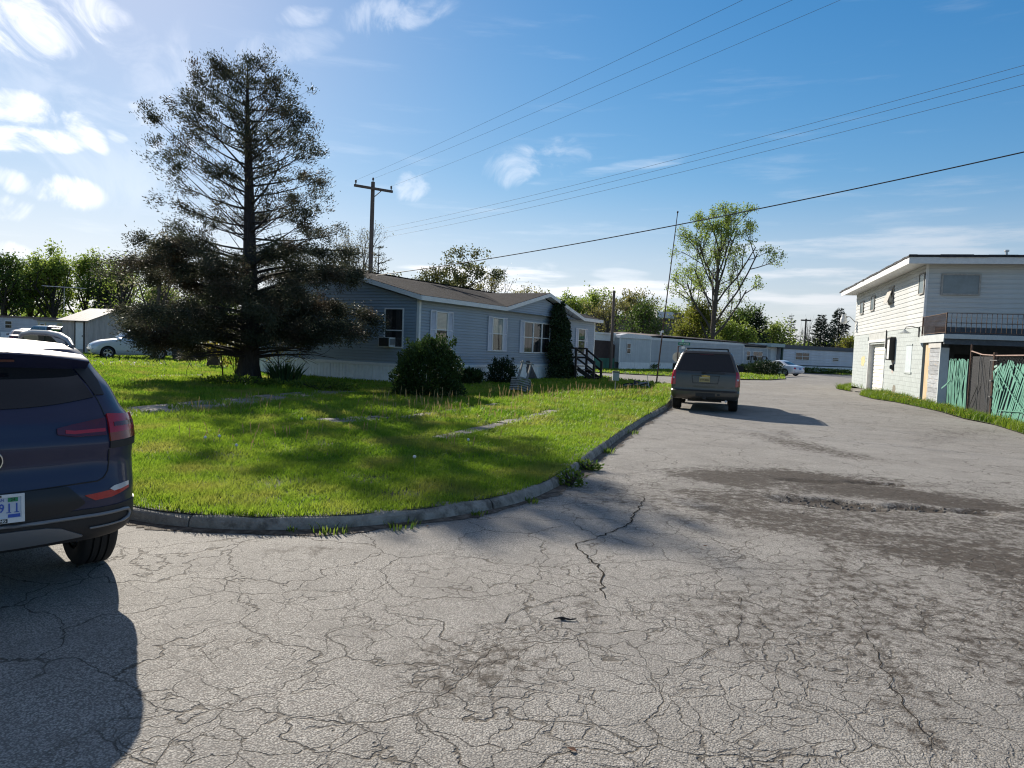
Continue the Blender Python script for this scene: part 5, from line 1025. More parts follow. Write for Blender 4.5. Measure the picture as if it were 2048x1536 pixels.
for g in (1, -1):
    suv.patch('rear_pillar_gloss', m_blk, [[(suv.u_at_y(a, z), z), (suv.u_at_y((a + b) / 2, z), z), (suv.u_at_y(b, z), z)] for z, a, b in ((1.33, .61, .67), (1.42, .565, .655), (1.50, .52, .62), (1.57, .48, .58))], g, .007)
    suv.side('side_window', m_cglass, [1.22, 1.34, 1.47], [.62, .78, 1.0], [1.3, 1.3, 1.32], g); suv.side('side_window', m_cglass, [1.2, 1.34, 1.48], [1.36, 1.36, 1.38], [2.15, 2.15, 2.1], g); suv.side('side_window', m_cglass, [1.2, 1.34, 1.46], [2.2, 2.2, 2.2], [3.0, 2.78, 2.45], g)
    # two-piece tail lamp: tapering inner piece on the tailgate, outer piece round the corner
    ys = np.linspace(.355, .645, 12); grid = []
    lo = lambda y: 1.098 - .022 * min(1, (y - .355) / .1); hi = lambda y: 1.135 + .05 * ((y - .355) / .29) ** .8
    tl = suv.patch('tail_lamp', m_dred, [[(suv.u_at_y(y, lo(y)), lo(y) + (hi(y) - lo(y)) * t) for y in ys] for t in (0, .33, .66, 1)], g, .012)
    suv.patch('light_bar', m_red, [[(suv.u_at_y(y, 1.12), lo(y) + .2 * (hi(y) - lo(y)) + t * .022) for y in np.linspace(.40, .635, 10)] for t in (0, 1)], g, .016, tl)
    us = np.linspace(suv.u_at_y(.66, 1.12), 1.94, 12); f = np.linspace(0, 1, 12)
    t2_ = suv.patch('tail_lamp', m_red, [[(u, (1.085 + .01 * k) + t * (.12 - .03 * k)) for u, k in zip(us, f)] for t in (0, .5, 1)], g, .016)
    suv.patch('amber_lens', m_amb, [[(u, 1.035 + .012 * k + t * .05) for u, k in zip(us, f)] for t in (0, 1)], g, .014, t2_)
    suv.patch('lamp_surround', m_blk, [[(u, .99 + t * .045) for u in us] for t in (0, 1)], g, .01, t2_)
    suv.patch('light_bar', m_dred, [[(u, 1.125 + .004 * k + t * .026) for u, k in zip(us[1:8], f[1:8])] for t in (0, 1)], g, .02, t2_)
    # bumper reflector, chrome loop, lower edge
    rfl = suv.patch('reflector', m_red, [[(suv.u_at_y(y, .68), z0 + t * (z1 - z0)) for y, z0, z1 in ((.50, .70, .705), (.56, .667, .71), (.66, .672, .718), (.73, .688, .722), (.79, .705, .728))] for t in (0, 1)], g, .008)
    suv.patch('backup_lamp', m_clr, [[(suv.u_at_y(y, .72), z0 + t * (z1 - z0)) for y, z0, z1 in ((.655, .722, .728), (.68, .708, .74), (.73, .712, .745), (.79, .722, .748))] for t in (0, 1)], g, .009, rfl)
    lp_ = [(y, .575 - .004 * (y > .1)) for y in np.linspace(0, .745, 20)] + [(.78, .563), (.795, .535), (.78, .508), (.745, .498)] + [(y, .495 - .02 * (.75 - y)) for y in np.linspace(.72, .53, 6)]
    tr_ = MB(); tr_.tube([s_.pt(s_.u_at_y(y, z), z, g, .014) for y, z in lp_], [.012] * 24 + [.007] * (len(lp_) - 24), 6); tr_.build('chrome_trim', m_silv, suv.root, smooth=60)
    suv.patch('skid_plate', m_silv, [[(suv.u_at_y(y, .45), a + t * (b - a)) for y, a, b in ((0, .435, .538), (.14, .435, .538), (.28, .437, .532), (.36, .44, .515), (.43, .442, .48), (.49, .445, .452))] for t in (0, .5, 1)], g, .019)
    # lower black bumper and tailgate seams
    suv.patch('lower_bumper', m_blk, [[(u, z) for u in np.linspace(0, 1.96, 36)] for z in (.378, .40, .42, .45, .48, .52, .56, .60, .615)], g, .007)
    suv.patch('plate_recess', M('satin_black', (.008, .009, .012), .45, var=0), [[(suv.u_at_y(y, .7), (lo_ := float(np.interp(y, [0, .3, .4, .47, .5], [.60, .60, .61, .635, .655]))) + t * (float(np.interp(y, [0, .3, .4, .47, .5], [.765, .77, .77, .70, .665])) - lo_)) for y in np.linspace(0, .5, 26)] for t in (0, .2, .4, .6, .8, 1)], g, .009)
    sm = MB(); sp_ = [(y, .765 + .02 * (y / .6)) for y in np.linspace(0, .58, 12)] + [(.62, .80), (.65, .84), (.66, .89), (.66, .98)]
    sm.tube([s_.pt(s_.u_at_y(y, z), z, g, .0) for y, z in sp_], .0045, 5); sm.build('tailgate_seam', m_blk, suv.root)
    sm = MB(); sm.tube([s_.pt(s_.u_at_y(y, z), z, g, .0) for y, z in ((.65, 1.20), (.64, 1.25), (.625, 1.30), (.61, 1.33))], .004, 5); sm.build('tailgate_seam', m_blk, suv.root)
    # roof rails
    rl_ = MB(); pts = [(.62, 1.585), (.72, 1.625), (.95, 1.655), (1.3, 1.668), (1.8, 1.668), (2.2, 1.65), (2.35, 1.60)]; rl_.tube([(x, g * .56, z + .06) for x, z in pts], [.014, .02, .022, .022, .022, .02, .012], 8); 
    rl_.prism([(.60, 1.605), (.64, 1.62), (.80, 1.685), (1.15, 1.705), (1.1, 1.69), (.85, 1.635), (.80, 1.625)], g * .56 - .012, g * .56 + .012, 'xz'); rl_.build('roof_rail', M('satin_silver', (.26, .265, .275), .5, .3, var=0), suv.root, smooth=50)
# spoiler: a lip over the window
sp = MB(); L0 = []; n = 21
for k in range(n):
    y = -.62 + 1.24 * k / (n - 1); c = (y / .62) ** 2
    L0 += [(.66, y * .90, 1.645 - .04 * c), (.42 + .1 * c, y * .95, 1.638 - .045 * c), (.24 + .17 * c, y * .98, 1.612 - .05 * c), (.225 + .17 * c, y * .985, 1.60 - .052 * c), (.33 + .13 * c, y * .96, 1.505 - .03 * c), (.62, y * .9, 1.50)]
sp.add(L0, [(a * 6 + b, a * 6 + b + 1, (a + 1) * 6 + b + 1, (a + 1) * 6 + b) for a in range(n - 1) for b in range(5)] + [tuple(range(5, -1, -1)), tuple(range((n - 1) * 6, n * 6))]); sp.build('spoiler', m_navy, suv.root, smooth=40)
MB().box(.262, .28, -.16, .16, 1.548, 1.562).build('brake_light', m_dred, suv.root)
# badge: ring with a V in it
bd = MB(); n = 28; bd.tube([(.058 - .025, .064 * math.cos(2 * math.pi * k / n), .965 + .064 * math.sin(2 * math.pi * k / n)) for k in range(n + 1)], .005, 6, cap=False)
for a, b in (((-.03, .055), (0, -.01)), ((.03, .055), (0, -.01)), ((-.048, .03), (-.018, -.05)), ((.048, .03), (.018, -.05)), ((-.018, -.05), (0, -.005)), ((.018, -.05), (0, -.005))): bd.beam((.034, a[0], .965 + a[1]), (.034, b[0], .965 + b[1]), .009, .006, up=(1, 0, 0))
bo = bd.build('badge', m_chr, suv.root); MB().lathe([(0, .04), (.062, .04), (.062, .06), (0, .06)], 24, 'x', (0, 0, .965)).build('badge_field', m_blk, bo)
# number plate with its frame
RX = R_(90); RZ = R_(-90)
pl_ = MB(); pl_.box(-.165, .165, -.004, .004, -.085, .085); po = pl_.build('number_plate', M('plate_blue_white', (.55, .60, .66), .45, var=.08), suv.root, (-.014, 0, .685), (R_(-4), 0, RZ))
fr = MB(); fr.box(-.165, .165, -.012, -.003, .068, .085).box(-.165, .165, -.012, -.003, -.085, -.055).box(-.165, -.148, -.0115, -.003, -.055, .068).box(.148, .165, -.0115, -.003, -.055, .068); fr.build('plate_frame', m_white, po)
m_pblue = M('plate_blue', (.03, .09, .42), .5, var=0); m_pgreen = M('sticker_green', (.02, .25, .10), .5, var=0); m_pink = M('ink_black', (.01, .01, .012), .5, var=0)
text('plate_number', '911', .072, m_pblue, po, (.140, -.006, .002), (RX, 0, 0), 'RIGHT', .001, .001, .80); [MB().box(x_ - .012, x_ + .012, -.0068, -.005, -.0255, -.0215).build('numeral_foot', m_pblue, po) for x_ in (.0855, .1245)]; text('plate_state', 'MICHIGAN', .022, m_pblue, po, (.01, -.006, .052), (RX, 0, 0), 'CENTER', .001)
sk = MB().box(.082, .132, -.0065, -.005, .040, .064).build('sticker', m_pgreen, po); text('sticker_year', '24', .024, m_pink, sk, (.107, -.008, .052), (RX, 0, 0), 'CENTER', .0005)
MB().box(.082, .142, -.0068, -.005, -.053, -.034).build('blue_bar', m_pblue, po); nb_ = MB().box(-.075, .078, -.0135, -.0125, -.082, -.059).build('dealer_band', m_pink, po); text('dealer_name', 'YOUNG', .022, m_sw, nb_, (.072, -.0145, -.0705), (RX, 0, 0), 'RIGHT', .0005, .0004)
MB().box(-.12, .05, -.0135, -.0125, .071, .082).build('dealer_band', m_pink, po)

# ---- grey-tan SUV parked at the kerb
m_tan = paint('pewter_paint', (.088, .078, .066), .6, .38, .6)
rows = [(.36, .30, 4.9, .92, .14, .3, .03, .1), (.42, .04, 5.08, .955, .16, .3, .05, .12), (.52, .0, 5.12, .99, .17, .3, .05, .14), (.62, .0, 5.13, 1.0, .17, .3, .05, .14), (.67, .10, 5.13, 1.0, .15, .3, .04, .14), (.80, .11, 5.12, 1.0, .14, .3, .04, .14), (.95, .12, 5.1, .995, .13, .3, .04, .14), (1.06, .13, 4.95, .985, .13, .3, .04, .12),
        (1.14, .14, 4.2, .975, .13, .25, .04, .1), (1.22, .17, 3.62, .955, .12, .15, .04, .1), (1.40, .26, 3.38, .89, .12, .15, .05, .1), (1.60, .37, 3.1, .815, .12, .15, .05, .1), (1.74, .45, 2.9, .76, .13, .15, .06, .1), (1.80, .52, 2.75, .71, .13, .15, .06, .1), (1.835, .70, 2.5, .60, .13, .15, .05, .1), (1.845, 1.0, 2.2, .35, .1, .1, .03, .05)]
TP = (5.56, 20.45, 0)
tah = Car('parked_suv', 'pewter grey full-size SUV parked along the kerb ahead', TP, 16.2, rows, m_tan, (1.15, 4.1), .39, .27, .965, rim=m_rim, n=44)
tah.rear('rear_window', m_cglass, [1.235, 1.40, 1.60, 1.735], [0] * 4, [.84, .79, .72, .655], off=.012, n=21, full=True)
tah.rear('rear_spoiler', m_tan, [1.75, 1.79], [0, 0], [.68, .66], off=.05, n=15, full=True); tah.rear('brake_light', m_dred, [1.715, 1.735], [0, 0], [.2, .2], off=.02, n=7, full=True)
for g in (1, -1):
    tl = tah.patch('tail_lamp', m_red, [[(tah.u_at_y(y, z), z) for y in (.87, .90, .93, .95, .965, .975)] + [(1.97, z)] for z in (.80, .93, 1.05, 1.14, 1.235)], g, .012)
    tah.patch('backup_lamp', m_clr, [[(tah.u_at_y(y, z), z) for y in (.90, .95)] for z in (.98, 1.03)], g, .016, tl)
    tah.side('side_window', m_cglass, [1.25, 1.5, 1.72], [.62, .75, .9], [1.55, 1.55, 1.55], g); tah.side('side_window', m_cglass, [1.25, 1.5, 1.72], [1.63, 1.63, 1.63], [2.5, 2.5, 2.5], g); tah.side('side_window', m_cglass, [1.25, 1.5, 1.7], [2.58, 2.58, 2.58], [3.5, 3.2, 2.95], g)
    MB().tube([(.65, g * .62, 1.83), (.75, g * .62, 1.90), (1.6, g * .62, 1.91), (2.4, g * .62, 1.89)], .022, 6).build('roof_rail', m_blackm, tah.root)
    MB().tube([(1.15, 0, .39), (1.15, g * .8, .39)], .06, 8).build('axle', m_blackm, tah.root); MB().beam((.35, g * .55, .38), (1.9, g * .45, .35), .07).build('spring', m_blackm, tah.root)
MB().box(.70, .76, -.62, .62, 1.895, 1.925).build('rack_bar', m_blackm, tah.root); MB().box(1.55, 1.62, -.62, .62, 1.895, 1.925).build('rack_bar', m_blackm, tah.root)
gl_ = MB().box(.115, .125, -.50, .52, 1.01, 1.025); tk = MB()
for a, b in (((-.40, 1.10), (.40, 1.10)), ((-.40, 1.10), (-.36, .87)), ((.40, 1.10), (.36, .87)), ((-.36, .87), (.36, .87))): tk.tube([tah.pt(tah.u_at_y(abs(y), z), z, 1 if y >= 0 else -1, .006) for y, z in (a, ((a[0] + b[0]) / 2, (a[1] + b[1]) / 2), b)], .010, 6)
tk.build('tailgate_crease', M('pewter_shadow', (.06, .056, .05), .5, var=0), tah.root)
wp = MB(); wp.beam((.10, .06, 1.215), (.10, -.55, 1.20), .02, .02).box(.08, .12, -.02, .12, 1.18, 1.22); wp.build('wiper', m_blackm, tah.root)
pp = MB().box(-.155, .155, -.005, .005, -.078, .078).build('number_plate', M('plate_yellow', (.42, .33, .14), .5, var=.1), tah.root, (.105, .02, .985), (0, 0, RZ)); text('plate_number', 'DTN 8324', .062, m_pink, pp, (0, -.008, -.015), (RX, 0, 0), 'CENTER', .001, .001); MB().box(-.13, .13, -.007, -.005, .045, .065).build('plate_band', M('plate_pale', (.6, .55, .4), .5, var=0), pp)
eb = MB(); eb.prism([(-.12, 1.105), (-.05, 1.105), (-.045, 1.12), (.055, 1.12), (.05, 1.105), (.12, 1.105), (.10, 1.065), (.04, 1.065), (.035, 1.05), (-.06, 1.05), (-.055, 1.065), (-.14, 1.065)], .09, .11, 'yz'); eb.build('badge', M('gold_badge', (.5, .36, .12), .3, .7, var=0), tah.root)
hb = MB().box(-.02, .02, -.30, .26, .475, .585).build('hitch_recess', M('satin_black', (.008, .009, .012), .45, var=0), tah.root); MB().box(-.03, .3, -.05, .05, .40, .5).build('hitch', m_blackm, tah.root); MB().box(-.015, .02, -.44, -.36, .52, .57).build('trailer_plug', m_blackm, tah.root)
mirror(tah, 3.15, .93, 1.18, m_blk, .24)
MB().box(.4, 4.6, -.5, .5, .30, .38).build('underbody', m_blackm, tah.root); MB().tube([(.05, -.62, .36), (1.4, -.6, .36)], .035, 8).build('tailpipe', m_alu, tah.root)

# ---- silver wagon across the lawn
m_sil = paint('silver_paint', (.58, .61, .65), .2, .35, .8)
rows = [(.24, .2, 4.3, .80, .2, .25, .06, .12), (.34, .02, 4.44, .85, .24, .3, .08, .16), (.5, .0, 4.47, .875, .25, .32, .08, .18), (.7, .03, 4.45, .88, .26, .36, .08, .2), (.82, .05, 4.36, .88, .26, .4, .08, .22), (.93, .07, 4.18, .875, .26, .42, .08, .24), (1.04, .09, 3.85, .86, .24, .4, .08, .24), (1.12, .12, 3.3, .84, .24, .3, .08, .2), (1.25, .16, 3.1, .80, .22, .22, .08, .18), (1.44, .24, 2.86, .74, .22, .2, .08, .16), (1.58, .34, 2.66, .68, .22, .2, .08, .16), (1.65, .52, 2.4, .58, .22, .2, .08, .12), (1.68, .85, 2.05, .36, .15, .15, .05, .08)]
hp = AT(264, 716, 41.0); hh = -126; hd = R_(hh); f_ = Vector((math.sin(hd), math.cos(hd), 0)); hp.z = .1
hhr = Car('parked_wagon', 'silver retro wagon parked on the grass behind the cedar', hp - f_ * 2.25, hh, rows, m_sil, (.93, 3.56), .33, .21, 1.0, rim=m_rim, n=36)
hhr.glasshouse(1.16, 1.53, [(.45, 1.15, .6, 1.15), (1.23, 1.98, 1.23, 1.98), (2.06, 2.95, 2.06, 2.66)]); hhr.front('windscreen', m_cglass if False else M('pale_glass', (.22, .26, .27), .08, var=0), [1.15, 1.3, 1.54], [0, 0, 0], [.64, .6, .52], 1); hhr.front('windscreen', MATS['pale_glass'], [1.15, 1.3, 1.54], [0, 0, 0], [.64, .6, .52], -1)
hhr.rear('rear_window', m_cglass, [1.12, 1.3, 1.46], [0] * 3, [.6, .54, .46], off=.01, n=13, full=True)
for g in (1, -1):
    hhr.front('headlamp', m_clr, [.68, .74, .82], [.52, .5, .52], [.76, .78, .76], g, .012); hhr.front('grille', m_chr, [.6, .7, .8], [0, 0, 0], [.42, .45, .42], g, .01); hhr.front('lower_grille', m_blk, [.38, .48], [0, 0], [.55, .6], g, .01); hhr.rear('tail_lamp', m_red, [.75, .85], [.66, .66], [.78, .78], g)
    hhr.front('bumper', m_sil, [.5, .54, .58], [0, 0, 0], [.78, .8, .78], g, .04)
    for z in (.64, .69, .74): hhr.front('grille_bar', m_blk, [z, z + .02], [0, 0], [.4, .4], g, .014, n=6)
mirror(hhr, 2.95, .82, 1.05, m_sil, .16)
# ---- white sedan by the far trailers, dark cars in the side street
def sedan(name, label, loc, heading, pm, sc_=1.0, detail=True):
    rows = [(.22, .2, 4.4, .80, .22, .25, .08, .14), (.32, .03, 4.54, .845, .28, .32, .10, .18), (.48, .0, 4.58, .865, .30, .36, .12, .2), (.66, .02, 4.55, .87, .30, .4, .12, .22), (.78, .05, 4.42, .868, .30, .42, .12, .24), (.88, .10, 4.05, .86, .28, .4, .12, .24), (.95, .3, 3.55, .845, .26, .36, .12, .22), (1.0, .75, 3.2, .81, .24, .26, .12, .2), (1.12, 1.05, 2.95, .75, .24, .22, .1, .18), (1.28, 1.42, 2.6, .67, .22, .2, .08, .16), (1.38, 1.75, 2.3, .58, .2, .2, .06, .12), (1.42, 1.95, 2.1, .38, .08, .08, .03, .04)]
    c = Car(name, label, loc, heading, rows, pm, (1.0, 3.62), .31, .2, sc_, n=32)
    c.glasshouse(1.0, 1.31, [(1.28, 2.02, 1.62, 2.02), (2.1, 3.0, 2.1, 2.5)]); c.rear('rear_window', m_cglass, [1.03, 1.15, 1.3], [0] * 3, [.58, .54, .46], off=.008, n=13, full=True); c.front('windscreen', m_cglass, [1.03, 1.15, 1.3], [0] * 3, [.56, .52, .44], 1); c.front('windscreen', m_cglass, [1.03, 1.15, 1.3], [0] * 3, [.56, .52, .44], -1)
    for g in (1, -1): c.rear('tail_lamp', m_red, [.64, .72, .80], [.54, .52, .54], [.74, .76, .73], g, .012); c.front('headlamp', m_clr, [.6, .68, .74], [.5, .5, .55], [.74, .75, .72], g)
    MB().box(-.02, .02, -.15, .15, .62, .74).build('number_plate', m_pblue if pm is m_wht else m_sw, c.root, (.03, 0, 0)); mirror(c, 2.85, .80, .95, pm, .13); c.rear('bumper', pm, [.36, .46, .56], [0] * 3, [.7, .72, .7], off=.03, n=15, full=True); return c
m_wht = paint('white_paint', (.62, .64, .68), .1, .3, .8); m_dkred = paint('dark_red_paint', (.05, .010, .014), .4, .3); m_dkblue = paint('dark_blue_paint', (.02, .025, .05), .4, .3)
wp_ = AT(1576, 755, 60.5); wp_.z = .0; hw_ = -20; d_ = Vector((math.sin(R_(hw_)), math.cos(R_(hw_)), 0))
ws = sedan('parked_sedan', 'white sedan parked in front of the far trailers', AT(1600, 750, 65.0) * 1, -33, m_wht); ws.root.location.z = 0
a1 = at_ground(42, 59, 0); sedan('parked_sedan', 'dark red sedan nearest in the line on the side street', a1, -35, m_dkred)
a2 = at_ground(55, 67, 0); sedan('parked_sedan', 'dark blue sedan second in the line on the side street', a2, -35, m_dkblue, 1.1)
a3 = at_ground(56, 76, 0); sedan('parked_sedan', 'white-roofed sedan farthest in the line on the side street', a3, -35, m_wht, 1.05)
dk_ = at_ground(121, 56, .1)
dsv = Car('parked_suv', 'black SUV half hidden behind the grey garden shed', dk_, -60, [(.36, .30, 4.6, .92, .14, .3, .03, .1), (.5, .0, 4.7, .97, .17, .3, .05, .14), (.95, .08, 4.66, .97, .13, .3, .04, .14), (1.05, .1, 4.0, .96, .13, .25, .04, .1), (1.15, .14, 3.4, .94, .12, .15, .04, .1), (1.45, .3, 3.0, .82, .12, .15, .05, .1), (1.68, .42, 2.7, .72, .13, .15, .06, .1), (1.74, .7, 2.4, .5, .13, .15, .05, .1), (1.75, 1.0, 2.1, .3, .1, .1, .03, .05)], paint('black_paint', (.012, .012, .015), .3, .3), (1.0, 3.8), .37, .25, 1, n=24)
dsv.glasshouse(1.18, 1.6, [(.6, 1.5, .8, 1.5), (1.6, 2.4, 1.6, 2.4), (2.5, 3.2, 2.5, 2.75)]); dsv.rear('rear_window', m_cglass, [1.2, 1.6], [0, 0], [.75, .6], off=.01, n=11, full=True)
for g in (1, -1): dsv.rear('tail_lamp', m_red, [.8, 1.1], [.8, .8], [.93, .93], g)
# ------------------------------------------------------------------ trees and plants
m_bark = M('bark', (.085, .068, .055), .9, var=.35, scale=6, bump=.6, bscale=14, stretch=(3, 3, .6)); m_barkd = M('dark_bark', (.040, .032, .028), .9, var=.4, scale=7, bump=.8, bscale=16, stretch=(3, 3, .5)); m_barkg = M('grey_bark', (.15, .13, .115), .9, var=.3, scale=6)
def unit(v): return v / (np.linalg.norm(v, axis=-1, keepdims=True) + 1e-9)
def quads(P, L_, W_, Dv=None, rng=RNG, droop=0):
    """leaf quads at points P with random orientation (or along directions Dv): pointed diamonds, slightly folded"""
    n = len(P); d = unit(rng.normal(size=(n, 3)) if Dv is None else Dv + rng.normal(size=(n, 3)) * .45); d[:, 2] -= droop; d = unit(d)
    s = unit(np.cross(d, rng.normal(size=(n, 3)))); L_ = np.broadcast_to(L_, n)[:, None] * rng.uniform(.6, 1.25, (n, 1)); W_ = np.broadcast_to(W_, n)[:, None] * rng.uniform(.7, 1.2, (n, 1))
    V = np.stack([P, P + d * L_ * .5 + s * W_ * .5, P + d * L_, P + d * L_ * .5 - s * W_ * .5], 1).reshape(-1, 3); return V, np.arange(4 * n).reshape(n, 4)
def foliage(name, P, L_, W_, mat, parent, Dv=None, rng=RNG, tint=None, droop=0):
    V, Fq = quads(np.asarray(P), L_, W_, Dv, rng, droop); t = rng.uniform(0, 1, len(P)) if tint is None else tint; return npmesh(name, V, Fq, mat, np.repeat(t, 4), parent, kind='stuff')
class Wood:
    """many tapering limbs gathered into one mesh"""
    def __init__(s): s.mb = MB()
    def limb(s, pts, r0, r1, n=5):
        k = len(pts); s.mb.tube(pts, [r0 + (r1 - r0) * i / (k - 1) for i in range(k)], n, cap=False)
def bend(a, d, L_, up, rng, seg=4, wig=.12):
    """polyline from a along d, curving towards up"""
    pts = [np.array(a, float)]; d = np.array(d, float)
    for k in range(seg): d = unit(d + np.array([0, 0, up / seg]) + rng.normal(size=3) * wig); pts.append(pts[-1] + d * L_ / seg)
    return pts, d
def decid(name, label, base, H, Wd, mat, seed, leaves=2500, leaf=.22, trunk=.25, fork=.3, levels=3, up=.35, spread=55, nb=9, shape='round', bark=None, group='background trees', leafy=1.0, droop=0, cluster=.45, leafw=.7, stems=1):
    """forking tree; crown fitted to height H and width Wd"""
    rng = np.random.default_rng(seed); t = thing(name, label, 'tree', base, 0, group); segs = []; tips = []
    def grow(a, d, L_, r, lv):
        pts, dd = bend(a, d, L_, up * (.6 if lv else 0), rng, 4, .10 if lv else .04); segs.append((pts, r, r * (.55 if lv < levels else .25), lv))
        if lv >= levels: tips.append((pts, dd)); return
        n = nb if lv == 0 else rng.integers(3, 6)
        for k in range(n):
            f = (fork + (1 - fork) * (k + rng.uniform(.2, .9)) / n) if lv == 0 else .3 + .7 * (k + rng.uniform(0, 1)) / n
            f = min(f, 1.0); i = min(int(f * 4), 3); p = pts[i] + (pts[i + 1] - pts[i]) * (f * 4 - i); az = k * 2.4 + rng.uniform(-.5, .5); an = R_(spread * rng.uniform(.55, 1.1)) * (1 - .55 * f * (lv == 0))
            side = unit(np.cross(dd, np.array([math.cos(az), math.sin(az), .3]))); nd = dd * math.cos(an) + side * math.sin(an)
            ll = L_ * rng.uniform(.42, .66) * ((1.25 - .65 * f) if shape == 'cone' else (.75 + .5 * math.sin(math.pi * min(1, f * 1.05))) if shape == 'round' else (.6 + .5 * f))
            grow(p, nd, ll, r * (.55 - .2 * f if lv == 0 else .5), lv + 1)
    for q in range(stems):
        d0 = unit(np.array([rng.uniform(-.05, .05) + (q - (stems - 1) / 2) * .25, rng.uniform(-.05, .05), 1])); grow((0, 0, -.1), d0, H * .72, trunk, 0)
    allp = np.concatenate([np.array(p) for p, *_ in segs]); z1 = allp[:, 2].max(); wx = np.percentile(np.abs(allp[:, 0]), 97) * 2; sx = Wd / max(wx, .1); sz = H / z1
    S3 = np.array([sx, sx, sz]); w = Wood()
    for pts, r0, r1, lv in segs: w.limb([Vector(p * S3) for p in pts], max(r0, .012), max(r1, .006), 7 if lv == 0 else 4 if lv < 3 else 3)
    w.mb.build('trunk', bark or m_bark, t)
    if leaves:
        P = []; per = max(1, int(leaves / max(1, len(tips))))
        for pts, dd in tips:
            if rng.uniform() > leafy: continue
            pts = np.array(pts) * S3; k = rng.integers(0, 4, per); f = rng.uniform(0, 1, (per, 1)); P.append(pts[k] + (pts[k + 1] - pts[k]) * f + rng.normal(size=(per, 3)) * cluster * .5)
        P = np.concatenate(P); hl = (P[:, 2] - P[:, 2].min()) / (np.ptp(P[:, 2]) + .01); foliage('crown', P, leaf, leaf * leafw, mat, t, rng=rng, droop=droop, tint=np.clip(rng.normal(.5, .28, len(P)), 0, 1))
    return t
def spruce(name, label, base, H, Wd, mat, seed, n=26, leaf=.28, group='evergreens beyond the trailers', droopy=-.12, gaps=.12):
    rng = np.random.default_rng(seed); t = thing(name, label, 'tree', base, 0, group); w = Wood(); w.limb([Vector((0, 0, -.1)), Vector((0, 0, H * .6)), Vector((0, 0, H))], H * .016, .01, 6); P = []; Dv = []
    for k in range(n):
        z = H * (.06 + .93 * k / n); r = Wd / 2 * (1 - z / H) ** .8 + .12
        for j in range(7):
            if rng.uniform() < gaps: continue
            az = j * .9 + k * 2.1 + rng.uniform(-.3, .3); d = np.array([math.cos(az), math.sin(az), droopy + .25 * (z / H)]); rr = r * rng.uniform(.7, 1.15); pts, dd = bend((0, 0, z), d, rr, .25, rng, 3, .05); w.limb([Vector(p) for p in pts], .03, .008, 3)
            m_ = max(6, int(rr * 22)); f = rng.uniform(.12, 1.05, m_); q = np.array(pts); i = np.minimum((f * 3).astype(int), 2); p = q[i] + (q[i + 1] - q[i]) * (f * 3 - i)[:, None]; p = p + rng.normal(size=(m_, 3)) * np.array([.16, .16, .10]) * (1.1 - .5 * f[:, None]) * (rr * .5 + .3); P.append(p); Dv.append(np.tile(dd + np.array([0, 0, -.35]), (m_, 1)))
    w.mb.build('trunk', m_barkd, t); P = np.concatenate(P); foliage('crown', P, leaf, leaf * .38, mat, t, np.concatenate(Dv), rng); return t
LM = {}
m_ced = leafmat('cedar_foliage', (.044, .056, .036), (.10, .106, .066), .3, spec=.08, patch=(.105, .075, .055), pscale=.9)
m_lg = leafmat('light_green_leaf', (.18, .26, .045), (.33, .40, .085), .52); m_mg = leafmat('mid_green_leaf', (.15, .225, .04), (.31, .385, .075), .56); m_dg2 = leafmat('dark_green_leaf', (.045, .085, .02), (.12, .18, .035), .45)
m_yg = leafmat('yellow_green_leaf', (.13, .17, .025), (.26, .25, .04), .48); m_ol = leafmat('olive_bud', (.16, .17, .05), (.28, .25, .08), .45); m_ol2 = leafmat('olive_leaf', (.085, .10, .035), (.17, .17, .06), .38); m_sp = leafmat('spruce_needle', (.012, .024, .016), (.03, .05, .028), .12); m_pale = leafmat('pale_bud', (.18, .18, .09), (.28, .25, .15), .45)
m_bush = leafmat('boxwood_leaf', (.018, .040, .012), (.065, .11, .026), .3); m_ivy = leafmat('ivy_leaf', (.014, .030, .012), (.045, .075, .024), .25)

